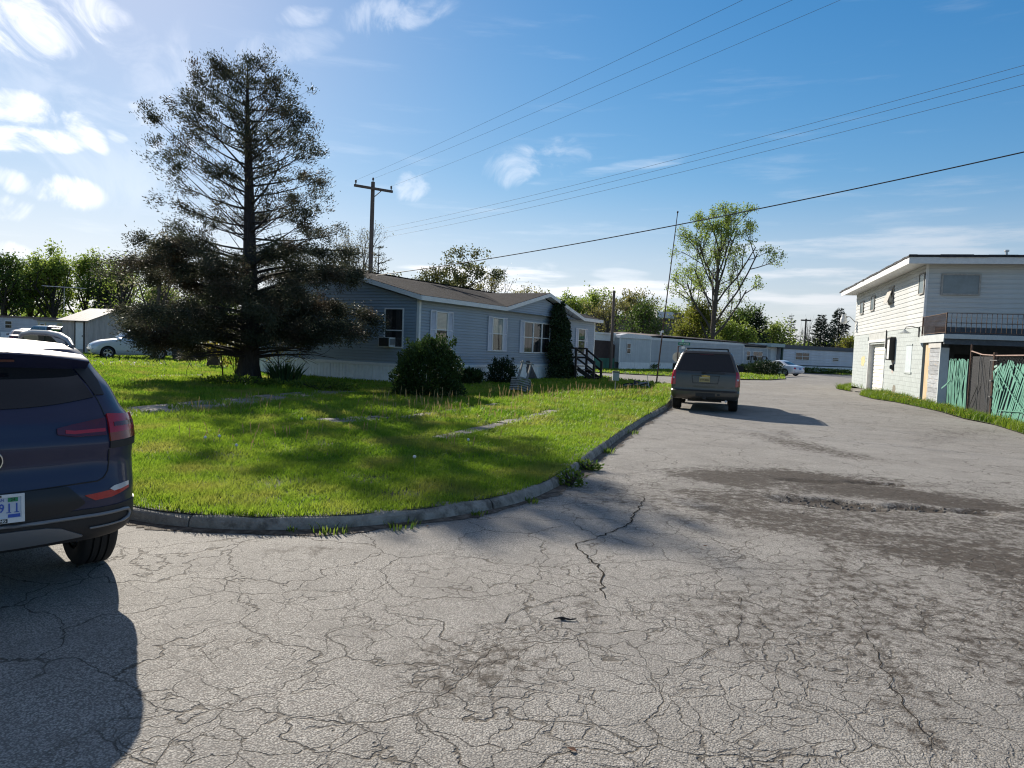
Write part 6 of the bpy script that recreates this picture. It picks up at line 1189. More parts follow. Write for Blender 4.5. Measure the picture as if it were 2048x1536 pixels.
# the tall cedar on the lawn: whorls of bare limbs above, dense skirts below
def cedar():
    rng = np.random.default_rng(21); base = G(497, 772); base.z = .1; t = thing('cedar_tree', 'tall dark ragged cedar on the lawn in front of the house', 'tree', base)
    zz = np.array([.9, 1.5, 2.05, 2.9, 3.9, 4.95, 5.4, 5.95, 6.6, 7.3, 8.0, 8.65, 9.0, 9.85, 10.5, 11.1]); LL = np.array([3.1, 4.0, 4.3, 4.4, 4.35, 3.7, 2.9, 2.2, 2.4, 3.1, 3.2, 2.8, 1.75, 1.85, 1.5, .3]); RR = np.array([2.4, 3.1, 3.8, 4.0, 3.9, 3.6, 3.0, 2.8, 2.8, 2.45, 2.5, 2.0, 1.8, 1.5, .9, .3])
    tk = Wood(); tp = [Vector((0, 0, -.15)), Vector((0, 0, .5)), Vector((.02, 0, 2)), Vector((-.05, 0, 4.5)), Vector((-.12, 0, 7)), Vector((-.22, 0, 9.3)), Vector((-.25, 0, 10.9))]; tk.mb.tube(tp, [.46, .34, .29, .21, .14, .07, .02], 14, cap=False)
    for k in range(7): a = k * .9; tk.mb.tube([(math.cos(a) * .5, math.sin(a) * .5, -.15), (math.cos(a) * .33, math.sin(a) * .33, .25), (math.cos(a) * .2, math.sin(a) * .2, 1.3)], [.12, .10, .04], 6, cap=False)
    tk.mb.build('trunk', m_barkd, t, smooth=60)
    def tx_(z): return float(np.interp(z, [0, 2, 4.5, 7, 9.3, 11], [0, .02, -.05, -.12, -.22, -.25]))
    wd = Wood(); P, Dv, T = [], [], []
    def clump(c, d, r, n, tt): P.append(c + rng.normal(size=(n, 3)) * r * np.array([.5, .5, .42])); Dv.append(np.tile(d, (n, 1)) + np.array([0, 0, .15])); T.append(np.clip(rng.normal(tt, .25, n), 0, 1))
    N_ = 108
    for k in range(N_):
        s_ = k / N_; z0 = .85 + 9.7 * s_ ** 1.55; low = z0 < 4.3; az = k * 2.39996 + rng.uniform(-.4, .4); cx = math.cos(az)
        rise = (rng.uniform(-.1, .35) if z0 < 2.5 else rng.uniform(.05, .5)) if low else (rng.uniform(.12, .5) if z0 < 5.8 else rng.uniform(.35, .95))
        zt = z0 + .5; 
        for _ in range(3): E = np.interp(zt, zz, RR if cx > 0 else LL); E = E * abs(cx) + (1 - abs(cx)) * .5 * (np.interp(zt, zz, RR) + np.interp(zt, zz, LL)); zt = min(11.05, z0 + rise * E * .75 * (1 if not low else .55))
        E *= rng.uniform(.75, 1.05) if low else (rng.uniform(.86, 1.03) if abs(cx) > .55 else rng.uniform(.45, .85))
        end = np.array([tx_(zt) + math.cos(az) * E, math.sin(az) * E, zt]); a = np.array([tx_(z0), 0, z0]); mid = (a + end) / 2 + np.array([0, 0, (-.12 if not low else .12) * E]) + rng.normal(size=3) * .08; L_ = np.linalg.norm(end - a)
        q = [(1 - f) ** 2 * a + 2 * f * (1 - f) * mid + f * f * end for f in np.linspace(0, 1, 7)]; wd.limb([Vector(p) for p in q], (.03 + .011 * E) if low else (.018 + .009 * E), .005, 5); q = np.array(q)
        ns = int(4 + E * (2.8 if low else 2.3)); 
        for j in range(ns):
            f = rng.uniform(.22 if low else .35, 1.0); i = min(int(f * 6), 5); p = q[i] + (q[i + 1] - q[i]) * (f * 6 - i); dd = unit(q[i + 1] - q[i]); sd = unit(np.cross(dd, [0, 0, 1])) * rng.choice([-1, 1]); d = unit(dd * rng.uniform(.3, 1) + sd * rng.uniform(.3, .9) + np.array([0, 0, rng.uniform(-.45, .3) if low else rng.uniform(-.15, .45)])); sl_ = rng.uniform(.3, .8) * (1.1 if low else .8)
            pts, d2 = bend(p, d, sl_, -.15 if low else .1, rng, 3, .18); wd.limb([Vector(x) for x in pts], .012, .004, 3)
            if low:
                for x in pts[1:]: clump(x, d2, rng.uniform(.22, .36), 112, .45 if cx > -.2 else .6)
            elif f > (.62 if zt < 9 else .52) or rng.uniform() < .06:
                if rng.uniform() < (.8 if zt < 8.2 else .85): clump(pts[-1], d2, rng.uniform(.17, .36), rng.integers(80, 160), .4)
                if rng.uniform() < .3: clump(pts[2], d2, .12, 12, .5)
                for g in range(3): b2, _ = bend(pts[rng.integers(1, 3)], unit(d2 + rng.normal(size=3) * .8), .3, 0, rng, 2, .3); wd.limb([Vector(x) for x in b2], .005, .002, 3)
        for f in ((1.0,) if not low else (.55, .75, .95, 1.0)):
            i = min(int(f * 6), 5); clump(q[i] + (q[i + 1] - q[i]) * (f * 6 - i), unit(q[-1] - q[-2]), .26 if low else .2, 40, .45)
    for k in range(34): zc_ = rng.uniform(9.6, 11.2); c = np.array([tx_(zc_) + rng.normal() * (.1 + .28 * (11.2 - zc_)), rng.normal() * (.1 + .28 * (11.2 - zc_)), zc_]); clump(c, np.array([0, 0, 1.]), .22, 46, .5)
    # thin inner limbs that each carry a ragged clump, so that the crown breaks up
    for k in range(64):
        zt = rng.uniform(5.3, 10.6); az = rng.uniform(0, 6.283); cx = math.cos(az); E = float(np.interp(zt, zz, RR if cx > 0 else LL)) * rng.uniform(.35, 1.02) * (1 if abs(cx) > .4 else .75); z0 = zt - E * rng.uniform(.35, 1.0)
        a = np.array([tx_(z0), 0, z0]); end = np.array([tx_(zt) + cx * E, math.sin(az) * E, zt]); mid = (a + end) / 2 + rng.normal(size=3) * .15; q = [(1 - f) ** 2 * a + 2 * f * (1 - f) * mid + f * f * end for f in np.linspace(0, 1, 6)]; wd.limb([Vector(p) for p in q], .02, .004, 4); d = unit(end - a)
        clump(end, d, rng.uniform(.2, .42), int(rng.integers(90, 200)), .5)
        for g in range(2): o = end + rng.normal(size=3) * np.array([.4, .4, .3]); wd.limb([Vector(q[4]), Vector(o)], .005, .002, 3); clump(o, d, rng.uniform(.12, .25), 60, .5)
    # low hanging sprays at the skirt
    for k in range(46): az = rng.uniform(0, 6.28); r = rng.uniform(1.8, 3.3); clump(np.array([math.cos(az) * r, math.sin(az) * r, rng.uniform(.95, 1.7)]), np.array([0, 0, -.5]), .28, 34, .5)
    wd.mb.build('branches', m_barkd, t); P = np.concatenate(P); Dv = [np.concatenate(Dv)]; T = [np.concatenate(T)]; kp = (P[:, 2] > 1.45 + .22 * wob(P[:, 0], P[:, 1], 1.6)) | ((np.abs(P[:, 0] + 2.5) < .75 + .2 * wob(P[:, 2], P[:, 1], 4)) & (P[:, 2] > .7)); P = P[kp]; Dv = [Dv[0][kp]]; T = [T[0][kp]]; t.scale = (1, 1, .955); foliage('foliage', P, .10, .030, m_ced, t, np.concatenate(Dv), rng, np.concatenate(T)); return t
cedar()
def gp(px, Y, z=0): p = AT(px, 690, Y); p.z = z; return p
def H_(px, py, Y): return AT(px, py, Y).z
# the big half-leafed tree beyond the trailers
decid('maple_tree', 'big half-leafed spreading tree rising behind the grey trailer', gp(1424, 92), H_(1430, 402, 92), 11.8, m_mg, 5, 17000, .24, .30, .12, 4, .7, 54, 17, 'cone', m_bark, 'trees beyond the trailers', .8, cluster=.5)
decid('maple_tree', 'round umbrella-shaped tree with bare lower limbs behind the house roof', gp(912, 78), H_(912, 486, 78), 12.5, m_ol2, 8, 30000, .26, .34, .30, 4, .42, 62, 8, 'flat', m_barkd, 'trees beyond the trailers', 1, cluster=.55)
decid('young_tree', 'slender sparse tree next to the umbrella-shaped tree', gp(985, 82), H_(985, 528, 82), 4.6, m_ol, 9, 1300, .2, .15, .3, 3, .4, 45, 8, 'round', m_barkd, 'trees beyond the trailers')
decid('budding_tree', 'pale budding tree rising behind the foot of the utility pole', gp(702, 62), H_(702, 432, 62), 5.6, m_pale, 12, 1700, .14, .22, .25, 4, .4, 42, 9, 'round', m_barkg, 'trees behind the house', 1, cluster=.35)
decid('budding_tree', 'pale green thin tree behind the dense flank of the cedar', gp(305, 62), H_(300, 446, 62), 5.4, m_pale, 13, 1900, .20, .2, .25, 3, .4, 45, 9, 'round', m_bark, 'trees behind the house', 1, cluster=.4)
spruce('larch_tree', 'feathery drooping larch above the house roof beside the utility pole', gp(752, 52), H_(745, 478, 52), 5.2, leafmat('larch_needle', (.05, .07, .03), (.12, .10, .05), .3), 14, 15, .16, 'trees behind the house', .05, .35)
for i, (px, py, w, Y, lab, mt, lv, lf) in enumerate([
    (8, 500, 9, 112, 'dark dense tree at the far end of the treeline over the grey trailer', m_dg2, 4200, .42), (60, 512, 8.5, 120, 'mid green tree second in the far treeline', m_mg, 3600, .42), (108, 489, 9.5, 116, 'tall willowy tree in the middle of the far treeline', m_mg, 4600, .42), (168, 499, 9.5, 122, 'broad green tree over the garden shed in the far treeline', m_mg, 4600, .42), (212, 540, 6, 118, 'low dark tree at the cedar end of the far treeline', m_dg2, 2200, .40), (243, 502, 6.0, 104, 'thin see-through tree between the treeline and the cedar', m_mg, 1500, .32),
    (330, 560, 8, 118, 'distant green tree glimpsed through the cedar branches', m_mg, 2400, .42), (430, 570, 9, 120, 'distant green tree behind the cedar trunk', m_mg, 2400, .42)]):
    decid('leafy_tree', lab, gp(px, Y), H_(px, py, Y), w * .98, mt, 30 + i, int(lv * 1.6), lf * .95, .4, .12, 3, .5, 55, 13, 'round', m_barkd, 'far treeline behind the shed', 1, .25 if i == 2 else 0, .9)
for i, (px, py, w, Y, lab, mt, lv, lf) in enumerate([
    (1035, 570, 8, 125, 'low olive tree beyond the house ridge', m_ol, 1600, .34), (1075, 580, 6, 128, 'low pale tree just beyond the cross gable', m_ol, 1400, .34), (1132, 580, 7.5, 150, 'light green tree behind the warehouse next to the house gable', m_lg, 2600, .45), (1178, 571, 8.5, 152, 'taller light green tree behind the warehouse', m_lg, 3000, .45), (1212, 592, 5.8, 108, 'thin olive tree with bare stems in front of the warehouse', m_ol, 1300, .26), (1262, 578, 9, 150, 'pale olive tree behind the round dark tree', m_ol, 2600, .45), (1340, 602, 7.5, 150, 'light tree beyond the rooftop unit', m_lg, 2200, .42),
    (1392, 598, 5.6, 97, 'yellow-green bushy tree at the foot of the big tree', m_yg, 3600, .30), (1368, 648, 4.2, 95, 'low yellow-green bush above the trailer roof vent', m_yg, 1900, .26), (1448, 640, 6.2, 98, 'green thicket tree behind the dark trailer overhang', m_mg, 3000, .30), (1485, 608, 5.6, 103, 'dark leafy tree behind the big tree', m_dg2, 2600, .32), (1548, 640, 5.0, 104, 'light green tree between the dark leafy tree and the small spruce', m_lg, 1900, .30), (1697, 672, 2.2, 92, 'small bright shrub at the corner of the white building', m_yg, 900, .24)]):
    decid('leafy_tree', lab, gp(px, Y), H_(px, py, Y), w * 1.1, mt, 60 + i, int(lv * 1.7), lf, .28, .14, 3, .5, 50, 11, 'round', m_bark, 'trees beyond the trailers', 1, 0, .8)
decid('leafy_tree', 'dense round dark green tree with yellow top before the warehouse', gp(1287, 88), H_(1287, 600, 88), 5.5, m_dg2, 81, 5200, .26, .3, .12, 3, .35, 60, 13, 'round', m_bark, 'trees beyond the trailers', 1, 0, .8)
tt_ = gp(1283, 88.2); 
spruce('spruce_tree', 'dark spruce standing beside the big tree behind the trailers', gp(1512, 100), H_(1512, 622, 100), 5.2, m_sp, 91, 24, .34); spruce('spruce_tree', 'small slim spruce standing alone against the sky', gp(1580, 106), H_(1580, 626, 106), 3.0, m_sp, 92, 18, .3, gaps=.3)
spruce('spruce_tree', 'dark spruce in the pair next to the white building, lower one', gp(1640, 112), H_(1641, 626, 112), 6.0, m_sp, 93, 24, .4); spruce('spruce_tree', 'dark broad spruce in the pair next to the white building, taller one', gp(1675, 116), H_(1672, 614, 116), 6.6, m_sp, 94, 26, .42)
for i, (px, py, lab) in enumerate(((1597, 652, 'bare whip-like sapling nearest the small spruce'), (1606, 640, 'bare whip-like sapling behind the distant pole'), (1617, 628, 'bare whip-like sapling nearest the spruce pair'))): decid('bare_sapling', lab, gp(px, 100), H_(px, py, 100), 1.6, m_ol, 100 + i, 0, .2, .06, .3, 2, .5, 22, 6, 'round', m_barkg, 'bare saplings')
# far wood along the horizon: reads as one mass; unseen strip behind camera added to darken reflections
rng = np.random.default_rng(77); n = 26000; xx = rng.uniform(-260, 260, n); yy = 210 + rng.uniform(0, 30, n); yy = np.where(rng.uniform(size=n) < .45, -70 - rng.uniform(0, 25, n), yy); hh_ = 7.5 + 2.2 * wob(xx * .09, xx * .05, 1) + 1.2 * wob(xx * .4, xx * .2, 1); zz_ = rng.uniform(0, 1, n) ** .7 * hh_
V, Fq = quads(np.stack([xx, yy, zz_], 1), 1.5, 1.2, None, rng); npmesh('far_wood_with_unseen_strip', V, Fq, m_mg, np.repeat(rng.uniform(0, 1, n), 4), None, kind='stuff')

# shrubs by the house
def shrub(name, label, c, rx, ry, h, mat, n, leaf, seed, cat='shrub', lump=.18, shoots=0, top=None, group=None, zc=.5):
    rng = np.random.default_rng(seed); t = thing(name, label, cat, c, 0, group); d = unit(rng.normal(size=(n, 3))); r = rng.uniform(.25, 1, n) ** .45
    lum = 1 + lump * np.sin(d[:, 0] * 5.3 + 1 + d[:, 2] * 3) * np.sin(d[:, 1] * 4.7 + d[:, 2] * 6.1) + lump * .6 * np.sin(d[:, 0] * 11 + d[:, 2] * 9); P = d * (r * lum)[:, None] * np.array([rx, ry, h * (1 - zc)]); P[:, 2] += h * zc; P = P[P[:, 2] > -.05]; n = len(P); d = unit(P - np.array([0, 0, h * zc]))
    if top is not None: P[:, :2] *= np.interp(P[:, 2] / h, [0, .35, 1.1], [1, .95, top])[:, None]
    P[:, 2] = np.maximum(P[:, 2], .02); Dv = d * .7 + np.array([0, 0, .6]); extra = []
    for k in range(shoots):
        a = rng.uniform(0, 6.28); q = np.array([math.cos(a) * rx * rng.uniform(.2, .8), math.sin(a) * ry * rng.uniform(.2, .8), h * rng.uniform(.82, .95)]); m_ = 30; f = rng.uniform(0, 1, (m_, 1)); extra.append(q + np.array([0, 0, 1]) * f * rng.uniform(.12, .28) + rng.normal(size=(m_, 3)) * .045 * (1.2 - f))
    if extra: P = np.concatenate([P] + extra); Dv = np.concatenate([Dv, np.tile([0, 0, 1.], (len(P) - len(Dv), 1))])
    w = Wood()
    for k in range(9): a = k * .7; w.limb([Vector((0, 0, 0)), Vector((math.cos(a) * rx * .3, math.sin(a) * ry * .3, h * .4)), Vector((math.cos(a) * rx * .6, math.sin(a) * ry * .6, h * .75))], .025, .006, 4)
    w.mb.build('stems', m_barkd, t); tint = np.clip(rng.normal(.4, .25, len(P)) + .5 * np.clip(P[:, 2] / h - .8, 0, .4), 0, 1); foliage('leaves', P, leaf, leaf * .5, mat, t, Dv, rng, tint); return t
b = G(846, 806); b.z = .1; b.y += .9; shrub('round_shrub', 'big round dark green shrub at the house corner', b, 1.06, 1.0, 1.70, m_bush, 26000, .085, 1, lump=.12, shoots=16, top=.85, zc=.3)
b = G(1003, 772); b.z = .1; shrub('dark_shrub', 'small dark shrub against the white skirting under the window', b, .62, .5, 1.0, m_ivy, 7000, .08, 2, shoots=8, zc=.3)
b = G(938, 775); b.z = .1; shrub('low_shrub', 'low spiky shrub between the round shrub and the white skirting', b, .55, .45, .62, m_bush, 1800, .12, 3)
# ivy tower on the house wall
def ivy():
    rng = np.random.default_rng(5); c = HL(11.55, -.05); t = thing('climbing_ivy', 'dark climbing ivy mass covering the house wall beside the porch', 'ivy', (c[0], c[1], .1), HOUSE_R); n = 15000; z = rng.uniform(0, 1, n) ** .9 * 4.0; half = np.interp(z, [0, .5, 1.2, 2, 2.8, 3.4, 4.0], [1.25, 1.3, 1.15, .95, .85, .62, .22]) * (1 + .13 * np.sin(z * 5) + .1 * np.sin(z * 11 + 1)) * (1 + .12 * rng.normal(size=n)); u = rng.uniform(-1, 1, n); dep = np.interp(z, [0, 1, 3, 4], [1.0, .85, .55, .3]) * np.sqrt(np.maximum(0, 1 - u * u * .8)) * rng.uniform(.35, 1, n) ** .5
    P = np.stack([u * half + .12 * np.sin(z * 3.3) + rng.normal(size=n) * .04, -dep + rng.normal(size=n) * .04, z], 1); foliage('leaves', P, .11, .085, m_ivy, t, rng=rng, Dv=np.tile([0, -.5, -.4], (n, 1)))
    w = Wood()
    for k in range(12): x = -1 + k * .17; w.limb([Vector((x, -.2, 0)), Vector((x * .8, -.25, 1.3)), Vector((x * .55, -.12, 2.6))], .025, .01, 4)
    for k in range(18): w.limb([Vector((rng.uniform(-.8, .8), -.4, rng.uniform(2, 3.6))), Vector((rng.uniform(-1.1, 1.1), -.75, rng.uniform(2.4, 4.1)))], .008, .004, 3)
    w.mb.build('stems', m_barkd, t)
ivy()
# iris clumps: single sword leaves fanned from the ground
m_iris = leafmat('iris_blade', (.020, .055, .022), (.05, .10, .035), .3)
def blades(name, label, c, n, h, spread, seed, cat='plant', mat=None, w=.03, group=None):
    rng = np.random.default_rng(seed); t = thing(name, label, cat, c, 0, group); a = rng.uniform(0, 6.28, n); r = np.sqrt(rng.uniform(0, 1, n)) * spread; b = np.stack([np.cos(a) * r, np.sin(a) * r, np.zeros(n)], 1); o = np.stack([np.cos(a), np.sin(a), np.zeros(n)], 1); hh = h * rng.uniform(.6, 1.1, n)[:, None]; ln_ = rng.uniform(.1, .6, n)[:, None] * hh
    s = unit(np.cross(o, [0, 0, 1]) + rng.normal(size=(n, 3)) * .4) * w; m = b + o * ln_ * .35 + np.array([0, 0, 1]) * hh * .6; e = b + o * ln_ + np.array([0, 0, 1]) * hh
    V = np.stack([b - s * .7, b + s * .7, m + s, m - s, e + s * .1, e - s * .1], 1).reshape(-1, 3); i = np.arange(n)[:, None] * 6; Fq = np.concatenate([i + [0, 1, 2, 3], i + [3, 2, 4, 5]]); npmesh('blades', V, Fq, mat or m_iris, np.repeat(rng.uniform(0, 1, n), 6), t, kind='stuff'); return t
b = G(568, 775); b.z = .1; blades('iris_clump', 'clump of sword-leaved iris beside the cedar trunk', b, 150, .75, .5, 1)
b = G(952, 770); b.z = .1; blades('iris_clump', 'small sword-leaved clump by the white skirting', b, 60, .6, .25, 2)
def sapling(label, px, py, h, w, mat, seed, n, leaf=.1):
    b = G(px, py); b.z = .1; return decid('sapling', label, b, h, w, mat, seed, n, leaf, .028, .2, 2, .35, 50, 8, 'round', m_barkd, None, 1, 0, .12)
m_yl = leafmat('yellow_leaf', (.20, .22, .03), (.42, .34, .06), .5)
sapling('sapling with backlit yellow leaves in front of the brown trash cart', 446, 762, 2.1, 1.3, m_yl, 3, 1000, .11); sapling('thin yellow-leaved sapling near the cedar trunk', 468, 768, 1.3, .7, m_yl, 4, 420, .09); sapling('leaning bare-stemmed sapling behind the iris clump', 560, 768, 1.9, 1.7, m_yl, 6, 420, .08)
m_weed = leafmat('weed_leaf', (.07, .14, .018), (.20, .26, .04), .5)
b = G(640, 788); b.z = .1; shrub('weed_patch', 'leafy weeds along the drive at the foot of the cedar', b, 1.1, .35, .3, m_weed, 900, .1, 11, 'weeds'); b = G(480, 780); b.z = .1; shrub('weed_patch', 'leafy weeds round the cedar roots', b, 1.3, .5, .32, m_weed, 1100, .1, 12, 'weeds')
for i, (px, py, w, h, lab) in enumerate([(1140, 972, .22, .26, 'big leafy weed growing out of the kerb at the bend'), (1172, 940, .28, .16, 'weed mat along the kerb just past the bend'), (1212, 905, .28, .14, 'weeds in the gutter halfway to the parked SUV'), (1262, 868, .3, .14, 'weeds in the gutter nearer the parked SUV'), (1062, 1006, .12, .1, 'tiny weed at the kerb foot on the bend'), (955, 1030, .16, .09, 'small weed at the kerb below the white dandelion'), (800, 1053, .32, .12, 'yellow-tinged weeds at the kerb foot'), (660, 1062, .3, .12, 'weeds at the kerb joint'), (590, 1062, .14, .1, 'grassy tuft at the kerb nearest the navy SUV')]):
    b = G(px, py); b.z = .0
    if i not in (0, 1): blades('kerb_weed', lab, b, 46 if w > .2 else 26, h * .65, w * .6, 40 + i, 'weed', m_weed, .008, 'weeds along the kerb')
    else: shrub('kerb_weed', lab, b, w * .8, w * .4, h * .8, m_weed, 300, .055, 40 + i, 'weed', group='weeds along the kerb', zc=.35)

# ---- grass: single blades, thinner with distance
def grass(name, polys, zbase, bands, mat, seed, hfun=None, reject=(), holes=()):
    rng = np.random.default_rng(seed); Vs, Fs, Ts = [], [], []; k0 = 0
    for (d0, d1, dens, w, h) in bands:
        for poly in polys:
            a = np.array([p[:2] for p in poly]); lo, hi = a.min(0), a.max(0); lo = np.maximum(lo, [-d1, -20]); hi = np.minimum(hi, [d1, d1])
            if (hi <= lo).any(): continue
            n = int(np.prod(hi - lo) * dens); P = rng.uniform(lo, hi, (n, 2)); r = np.hypot(P[:, 0], P[:, 1]); th = np.abs(np.arctan2(P[:, 0], P[:, 1])); ok = (r >= d0) & (r < d1) & (th < .72); P = P[ok]; P = P[in_poly(P, poly)]
            for q in reject: i_ = in_poly(P, q); P = P[~i_ | ((rng.uniform(size=len(P)) < .5) & (wob(P[:, 0], P[:, 1], 3.1, .4) > .12) & (len(q) == 4) & (abs(q[0][0] - HB[0][0]) > .01))]
            if not len(P): continue
            for (cx_, cy_, rr, keep) in holes: e = np.hypot(P[:, 0] - cx_, P[:, 1] - cy_) / rr + .3 * wob(P[:, 0], P[:, 1], 6); P = P[(e > 1) | (rng.uniform(size=len(P)) < keep)]
            n = len(P); tuft = wob(P[:, 0], P[:, 1], 2.6, .7) * .5 + wob(P[:, 0], P[:, 1], 7.5) * .5; hv = h * (1 + .45 * tuft) * rng.uniform(.55, 1.2, n); hv = hv * (hfun(P) if hfun else 1); a = rng.uniform(0, 6.283, n); s = np.stack([np.cos(a), np.sin(a), 0 * a], 1) * (w * rng.uniform(.6, 1.2, n))[:, None]; lean = rng.normal(size=(n, 2)) * .45 + np.array([.12, -.05]); o = np.stack([lean[:, 0], lean[:, 1], 0 * a], 1) * hv[:, None]
            b = np.stack([P[:, 0], P[:, 1], np.full(n, zbase)], 1); m = b + o * .3 + np.stack([0 * a, 0 * a, hv * .6], 1); e = b + o + np.stack([0 * a, 0 * a, hv], 1)
            V = np.stack([b - s, b + s, m + s * .8, m - s * .8, e], 1).reshape(-1, 3); i = np.arange(n)[:, None] * 5 + k0; Fs += [i + [0, 1, 2], i + [0, 2, 3], i + [3, 2, 4]]; Vs.append(V); k0 += len(V); Ts.append(np.repeat(np.clip(.5 + .3 * wob(P[:, 0], P[:, 1], .55, 2) + .3 * wob(P[:, 0], P[:, 1], 2.1, 5) + rng.normal(size=n) * .22, 0, 1), 5))
    return npmesh(name, np.concatenate(Vs), np.concatenate(Fs), mat, np.concatenate(Ts), None, kind='stuff')
m_grass = leafmat('grass_blade', (.10, .215, .014), (.30, .42, .036), .55, .5, patch=(.33, .32, .07), pscale=.9)
HB = [HL(-.1, -.1), HL(HX, -.1), HL(HX, HY), HL(-.1, HY)]
EARTH = [(*near(565, 985), .30, .45), (*near(735, 978), .26, .5), (*near(790, 1012), .28, .4), (*near(640, 905), .3, .6), (*near(455, 930), .3, .6)]
def lawn_h(P):
    r = np.hypot(P[:, 0] + 1.2, P[:, 1] - 13); seed_ = np.clip(1.25 - np.abs(P[:, 1] - 21 - .5 * P[:, 0]) / 5, .0, .35); return 1 + seed_
G1 = grass('lawn_grass', [LAWN], .115, [(0, 9.5, 3800, .0040, .060), (9.5, 14, 1800, .0058, .066), (14, 22, 720, .009, .075), (22, 36, 220, .017, .10), (36, 66, 42, .035, .13)], m_grass, 1, lawn_h, SLABS + [HB], EARTH)
m_vg = leafmat('verge_grass', (.08, .16, .012), (.21, .28, .025), .5)
grass('verge_grass', [VERGE_A, VERGE_B], .03, [(0, 24, 520, .009, .24), (24, 60, 300, .013, .24)], m_vg, 2, lambda P: np.clip(.55 + .8 * (wob(P[:, 0], P[:, 1], 1.1) * .5 + .4), .3, 1.4))
grass('far_lawn_grass', [FARLAWN], .06, [(0, 75, 30, .035, .13), (75, 130, 5, .06, .15)], m_grass, 3)
b = gp(1534, 62, .05); shrub('dark_shrub', 'dark overgrown shrub hiding the nose of the white sedan', b, 1.5, .8, 1.25, m_ivy, 2600, .16, 68); b = gp(1508, 66, .05); shrub('dark_shrub', 'low dark shrub in front of the far trailer windows', b, 1.6, .8, .9, m_ivy, 2000, .16, 69)
# taller weeds hugging the trailer skirts
for i, (px, Y, w, lab) in enumerate(((1247, 66, 1.6, 'rank weeds at the skirt by the bare pole'), (1290, 66.5, 1.4, 'rank weeds below the grey trailer side room'), (1335, 70, 2.2, 'rank dark weeds along the grey trailer skirt'), (1490, 72, 3.2, 'rank dark weeds below the grey trailer windows'), (1640, 80, 5.5, 'rank dark weeds along the pale trailer skirt'))): b = gp(px, Y, .05); shrub('weed_patch', lab, b, w, .5, .55, m_dg2, int(420 * w), .2, 70 + i, 'weeds', group='weeds along the trailers')
# dry seed stalks and dandelions
def stalks(name, spots, mat, seed):
    rng = np.random.default_rng(seed); V, Fq = [], []; k = 0
    for (px, py, n, spread, h) in spots:
        c = G(px, py)
        for j in range(n):
            p = np.array([c.x + rng.normal() * spread, c.y + rng.normal() * spread * .6, .1]); hh = h * rng.uniform(.6, 1.2); o = np.array([rng.normal() * .06, rng.normal() * .06, hh]); s = np.array([.004, 0, 0]); s2 = np.array([.009, 0, 0]); V += [p - s, p + s, p + o * .7 + s, p + o * .7 - s, p + o * .75 + s2, p + o * .75 - s2, p + o + s * .5, p + o - s * .5]; Fq += [[k, k + 1, k + 2, k + 3], [k + 3, k + 2, k + 4, k + 5], [k + 5, k + 4, k + 6, k + 7]]; k += 8
    return npmesh(name, V, Fq, mat, np.random.default_rng(1).uniform(0, 1, len(V)), None, kind='stuff')
m_stalk = leafmat('dry_stalk', (.28, .20, .08), (.42, .30, .16), .3)
stalks('seed_stalks', [(1036, 812, 26, .5, .42), (1075, 815, 10, .5, .38), (1115, 803, 14, .4, .42), (1160, 800, 20, .35, .45), (1200, 802, 10, .6, .35), (1245, 797, 24, .6, .42), (1290, 797, 16, .7, .38), (1320, 795, 8, .6, .33), (900, 835, 22, .5, .3), (820, 822, 30, .9, .35), (690, 835, 14, 1.2, .3), (850, 815, 22, .7, .4), (495, 825, 12, .25, .32), (470, 840, 14, .5, .3), (520, 890, 10, .4, .22), (460, 905, 8, .5, .2), (960, 850, 12, .8, .28), (1000, 790, 20, 1.2, .3), (700, 880, 8, .5, .2), (780, 850, 14, .5, .3), (930, 905, 6, .5, .2), (1150, 830, 10, 1.0, .22)], m_stalk, 3)
m_puff = M('dandelion_puff', (.75, .75, .72), .9, var=.05); m_yfl = M('dandelion_yellow', (.62, .45, .02), .7, var=.1); m_stem = M('dandelion_stem', (.20, .22, .08), .7, var=.1)
ps = bmesh.new(); bmesh.ops.create_icosphere(ps, subdivisions=2, radius=.021); pme = bpy.data.meshes.new('seed_head'); ps.to_mesh(pme); ps.free(); pme.materials.append(m_puff); pme.shade_smooth()
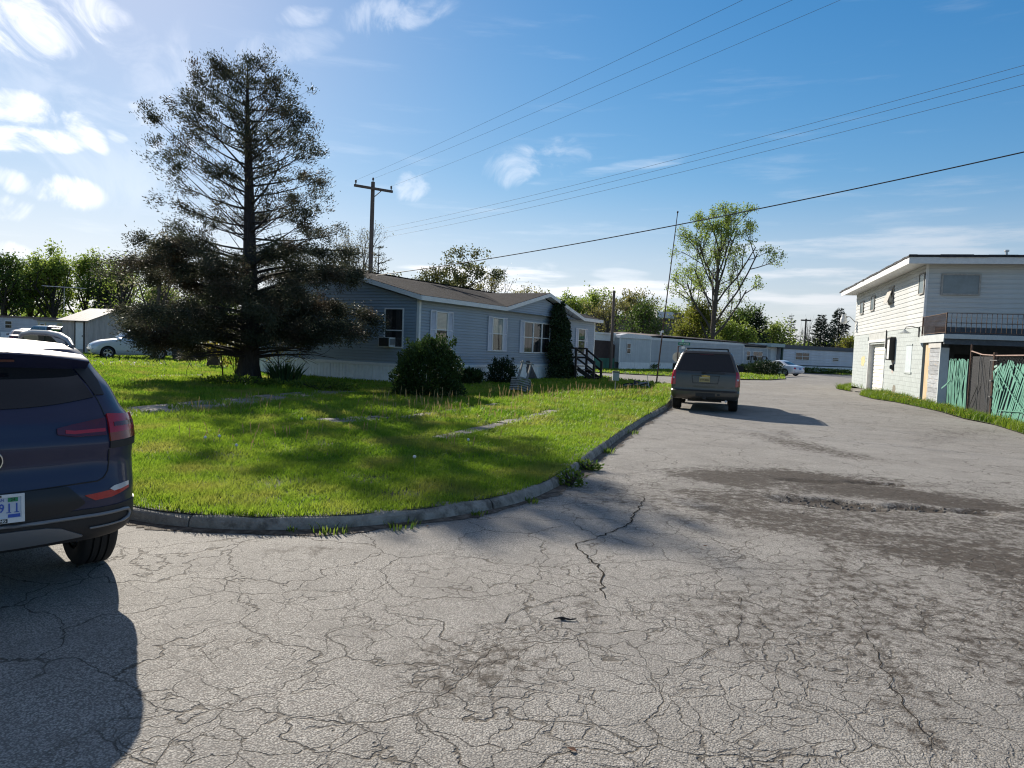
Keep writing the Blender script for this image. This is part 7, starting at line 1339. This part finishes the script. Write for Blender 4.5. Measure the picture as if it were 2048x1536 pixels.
yme = MB().lathe([(0, .012), (.014, .012), (.022, .006), (.01, -.004), (0, -.006)], 10).mesh('flower_head', m_yfl); sme = MB().tube([(0, 0, 0), (.008, 0, .12), (0, 0, .22)], .0028, 5).mesh('stem', m_stem)
for px, py, h, lab in ((827, 975, .26, 'tall white dandelion clock alone in the near lawn'), (603, 872, .2, 'white dandelion clock near the middle of the lawn'), (438, 912, .18, 'white dandelion clock close beside the navy SUV, upper one'), (472, 930, .16, 'white dandelion clock low in the grass near the navy SUV'), (410, 912, .16, 'white dandelion clock nearest the navy SUV'), (935, 920, .2, 'faint dandelion clock on a bare stem farther along the lawn')):
    b = G(px, py); d = thing('dandelion', lab, 'dandelion', (b.x, b.y, .1), 0, 'dandelions in the lawn'); o = link('stem', sme, d); o.scale = (1, 1, h / .22); link('seed_head', pme, d, (0, 0, h))
rk = random.Random(9)
yb = MB(); 
for k in range(120):
    u = rk.uniform(-2.6, 6.2) if k > 25 else rk.uniform(-12, -4); p = BL(u, rk.uniform(.25, 1.0)); z = rk.uniform(.12, .3); yb.lathe([(0, .012), (.02, .012), (.03, .004), (0, -.008)], 6, c=(p[0], p[1], z))
yb.build('verge_dandelions', m_yfl, kind='stuff')
# litter on the road: a twig and a few leaves
tw = thing('twig', 'dark dead twig lying on the cracked asphalt', 'twig', G(1130, 1242)); MB().tube([(-.07, 0, .012), (-.02, .01, .018), (.03, -.005, .012), (.07, .005, .016)], [.003, .007, .006, .003], 5).box(-.03, .0, .0, .02, .008, .014).build('stick', m_barkd, tw)
for i, (px, py) in enumerate(((1410, 1092), (855, 1052), (1146, 1500), (700, 1052))): b = G(px, py, .012); o = MB().add([(-.02, 0, 0), (0, -.012, .008), (.03, 0, .002), (0, .014, .006)], [(0, 1, 2), (0, 2, 3)]).build('dead_leaf', M('dead_leaf', (.16, .07, .035), .8), None, b, (0, 0, i * 1.3)); tag(o, ('brown dead leaf near the pothole shadow', 'brown dead leaf in the gutter below the lawn', 'reddish dead leaf on the nearest asphalt', 'brown dead leaf at the kerb by the lawn edge')[i], 'leaf')
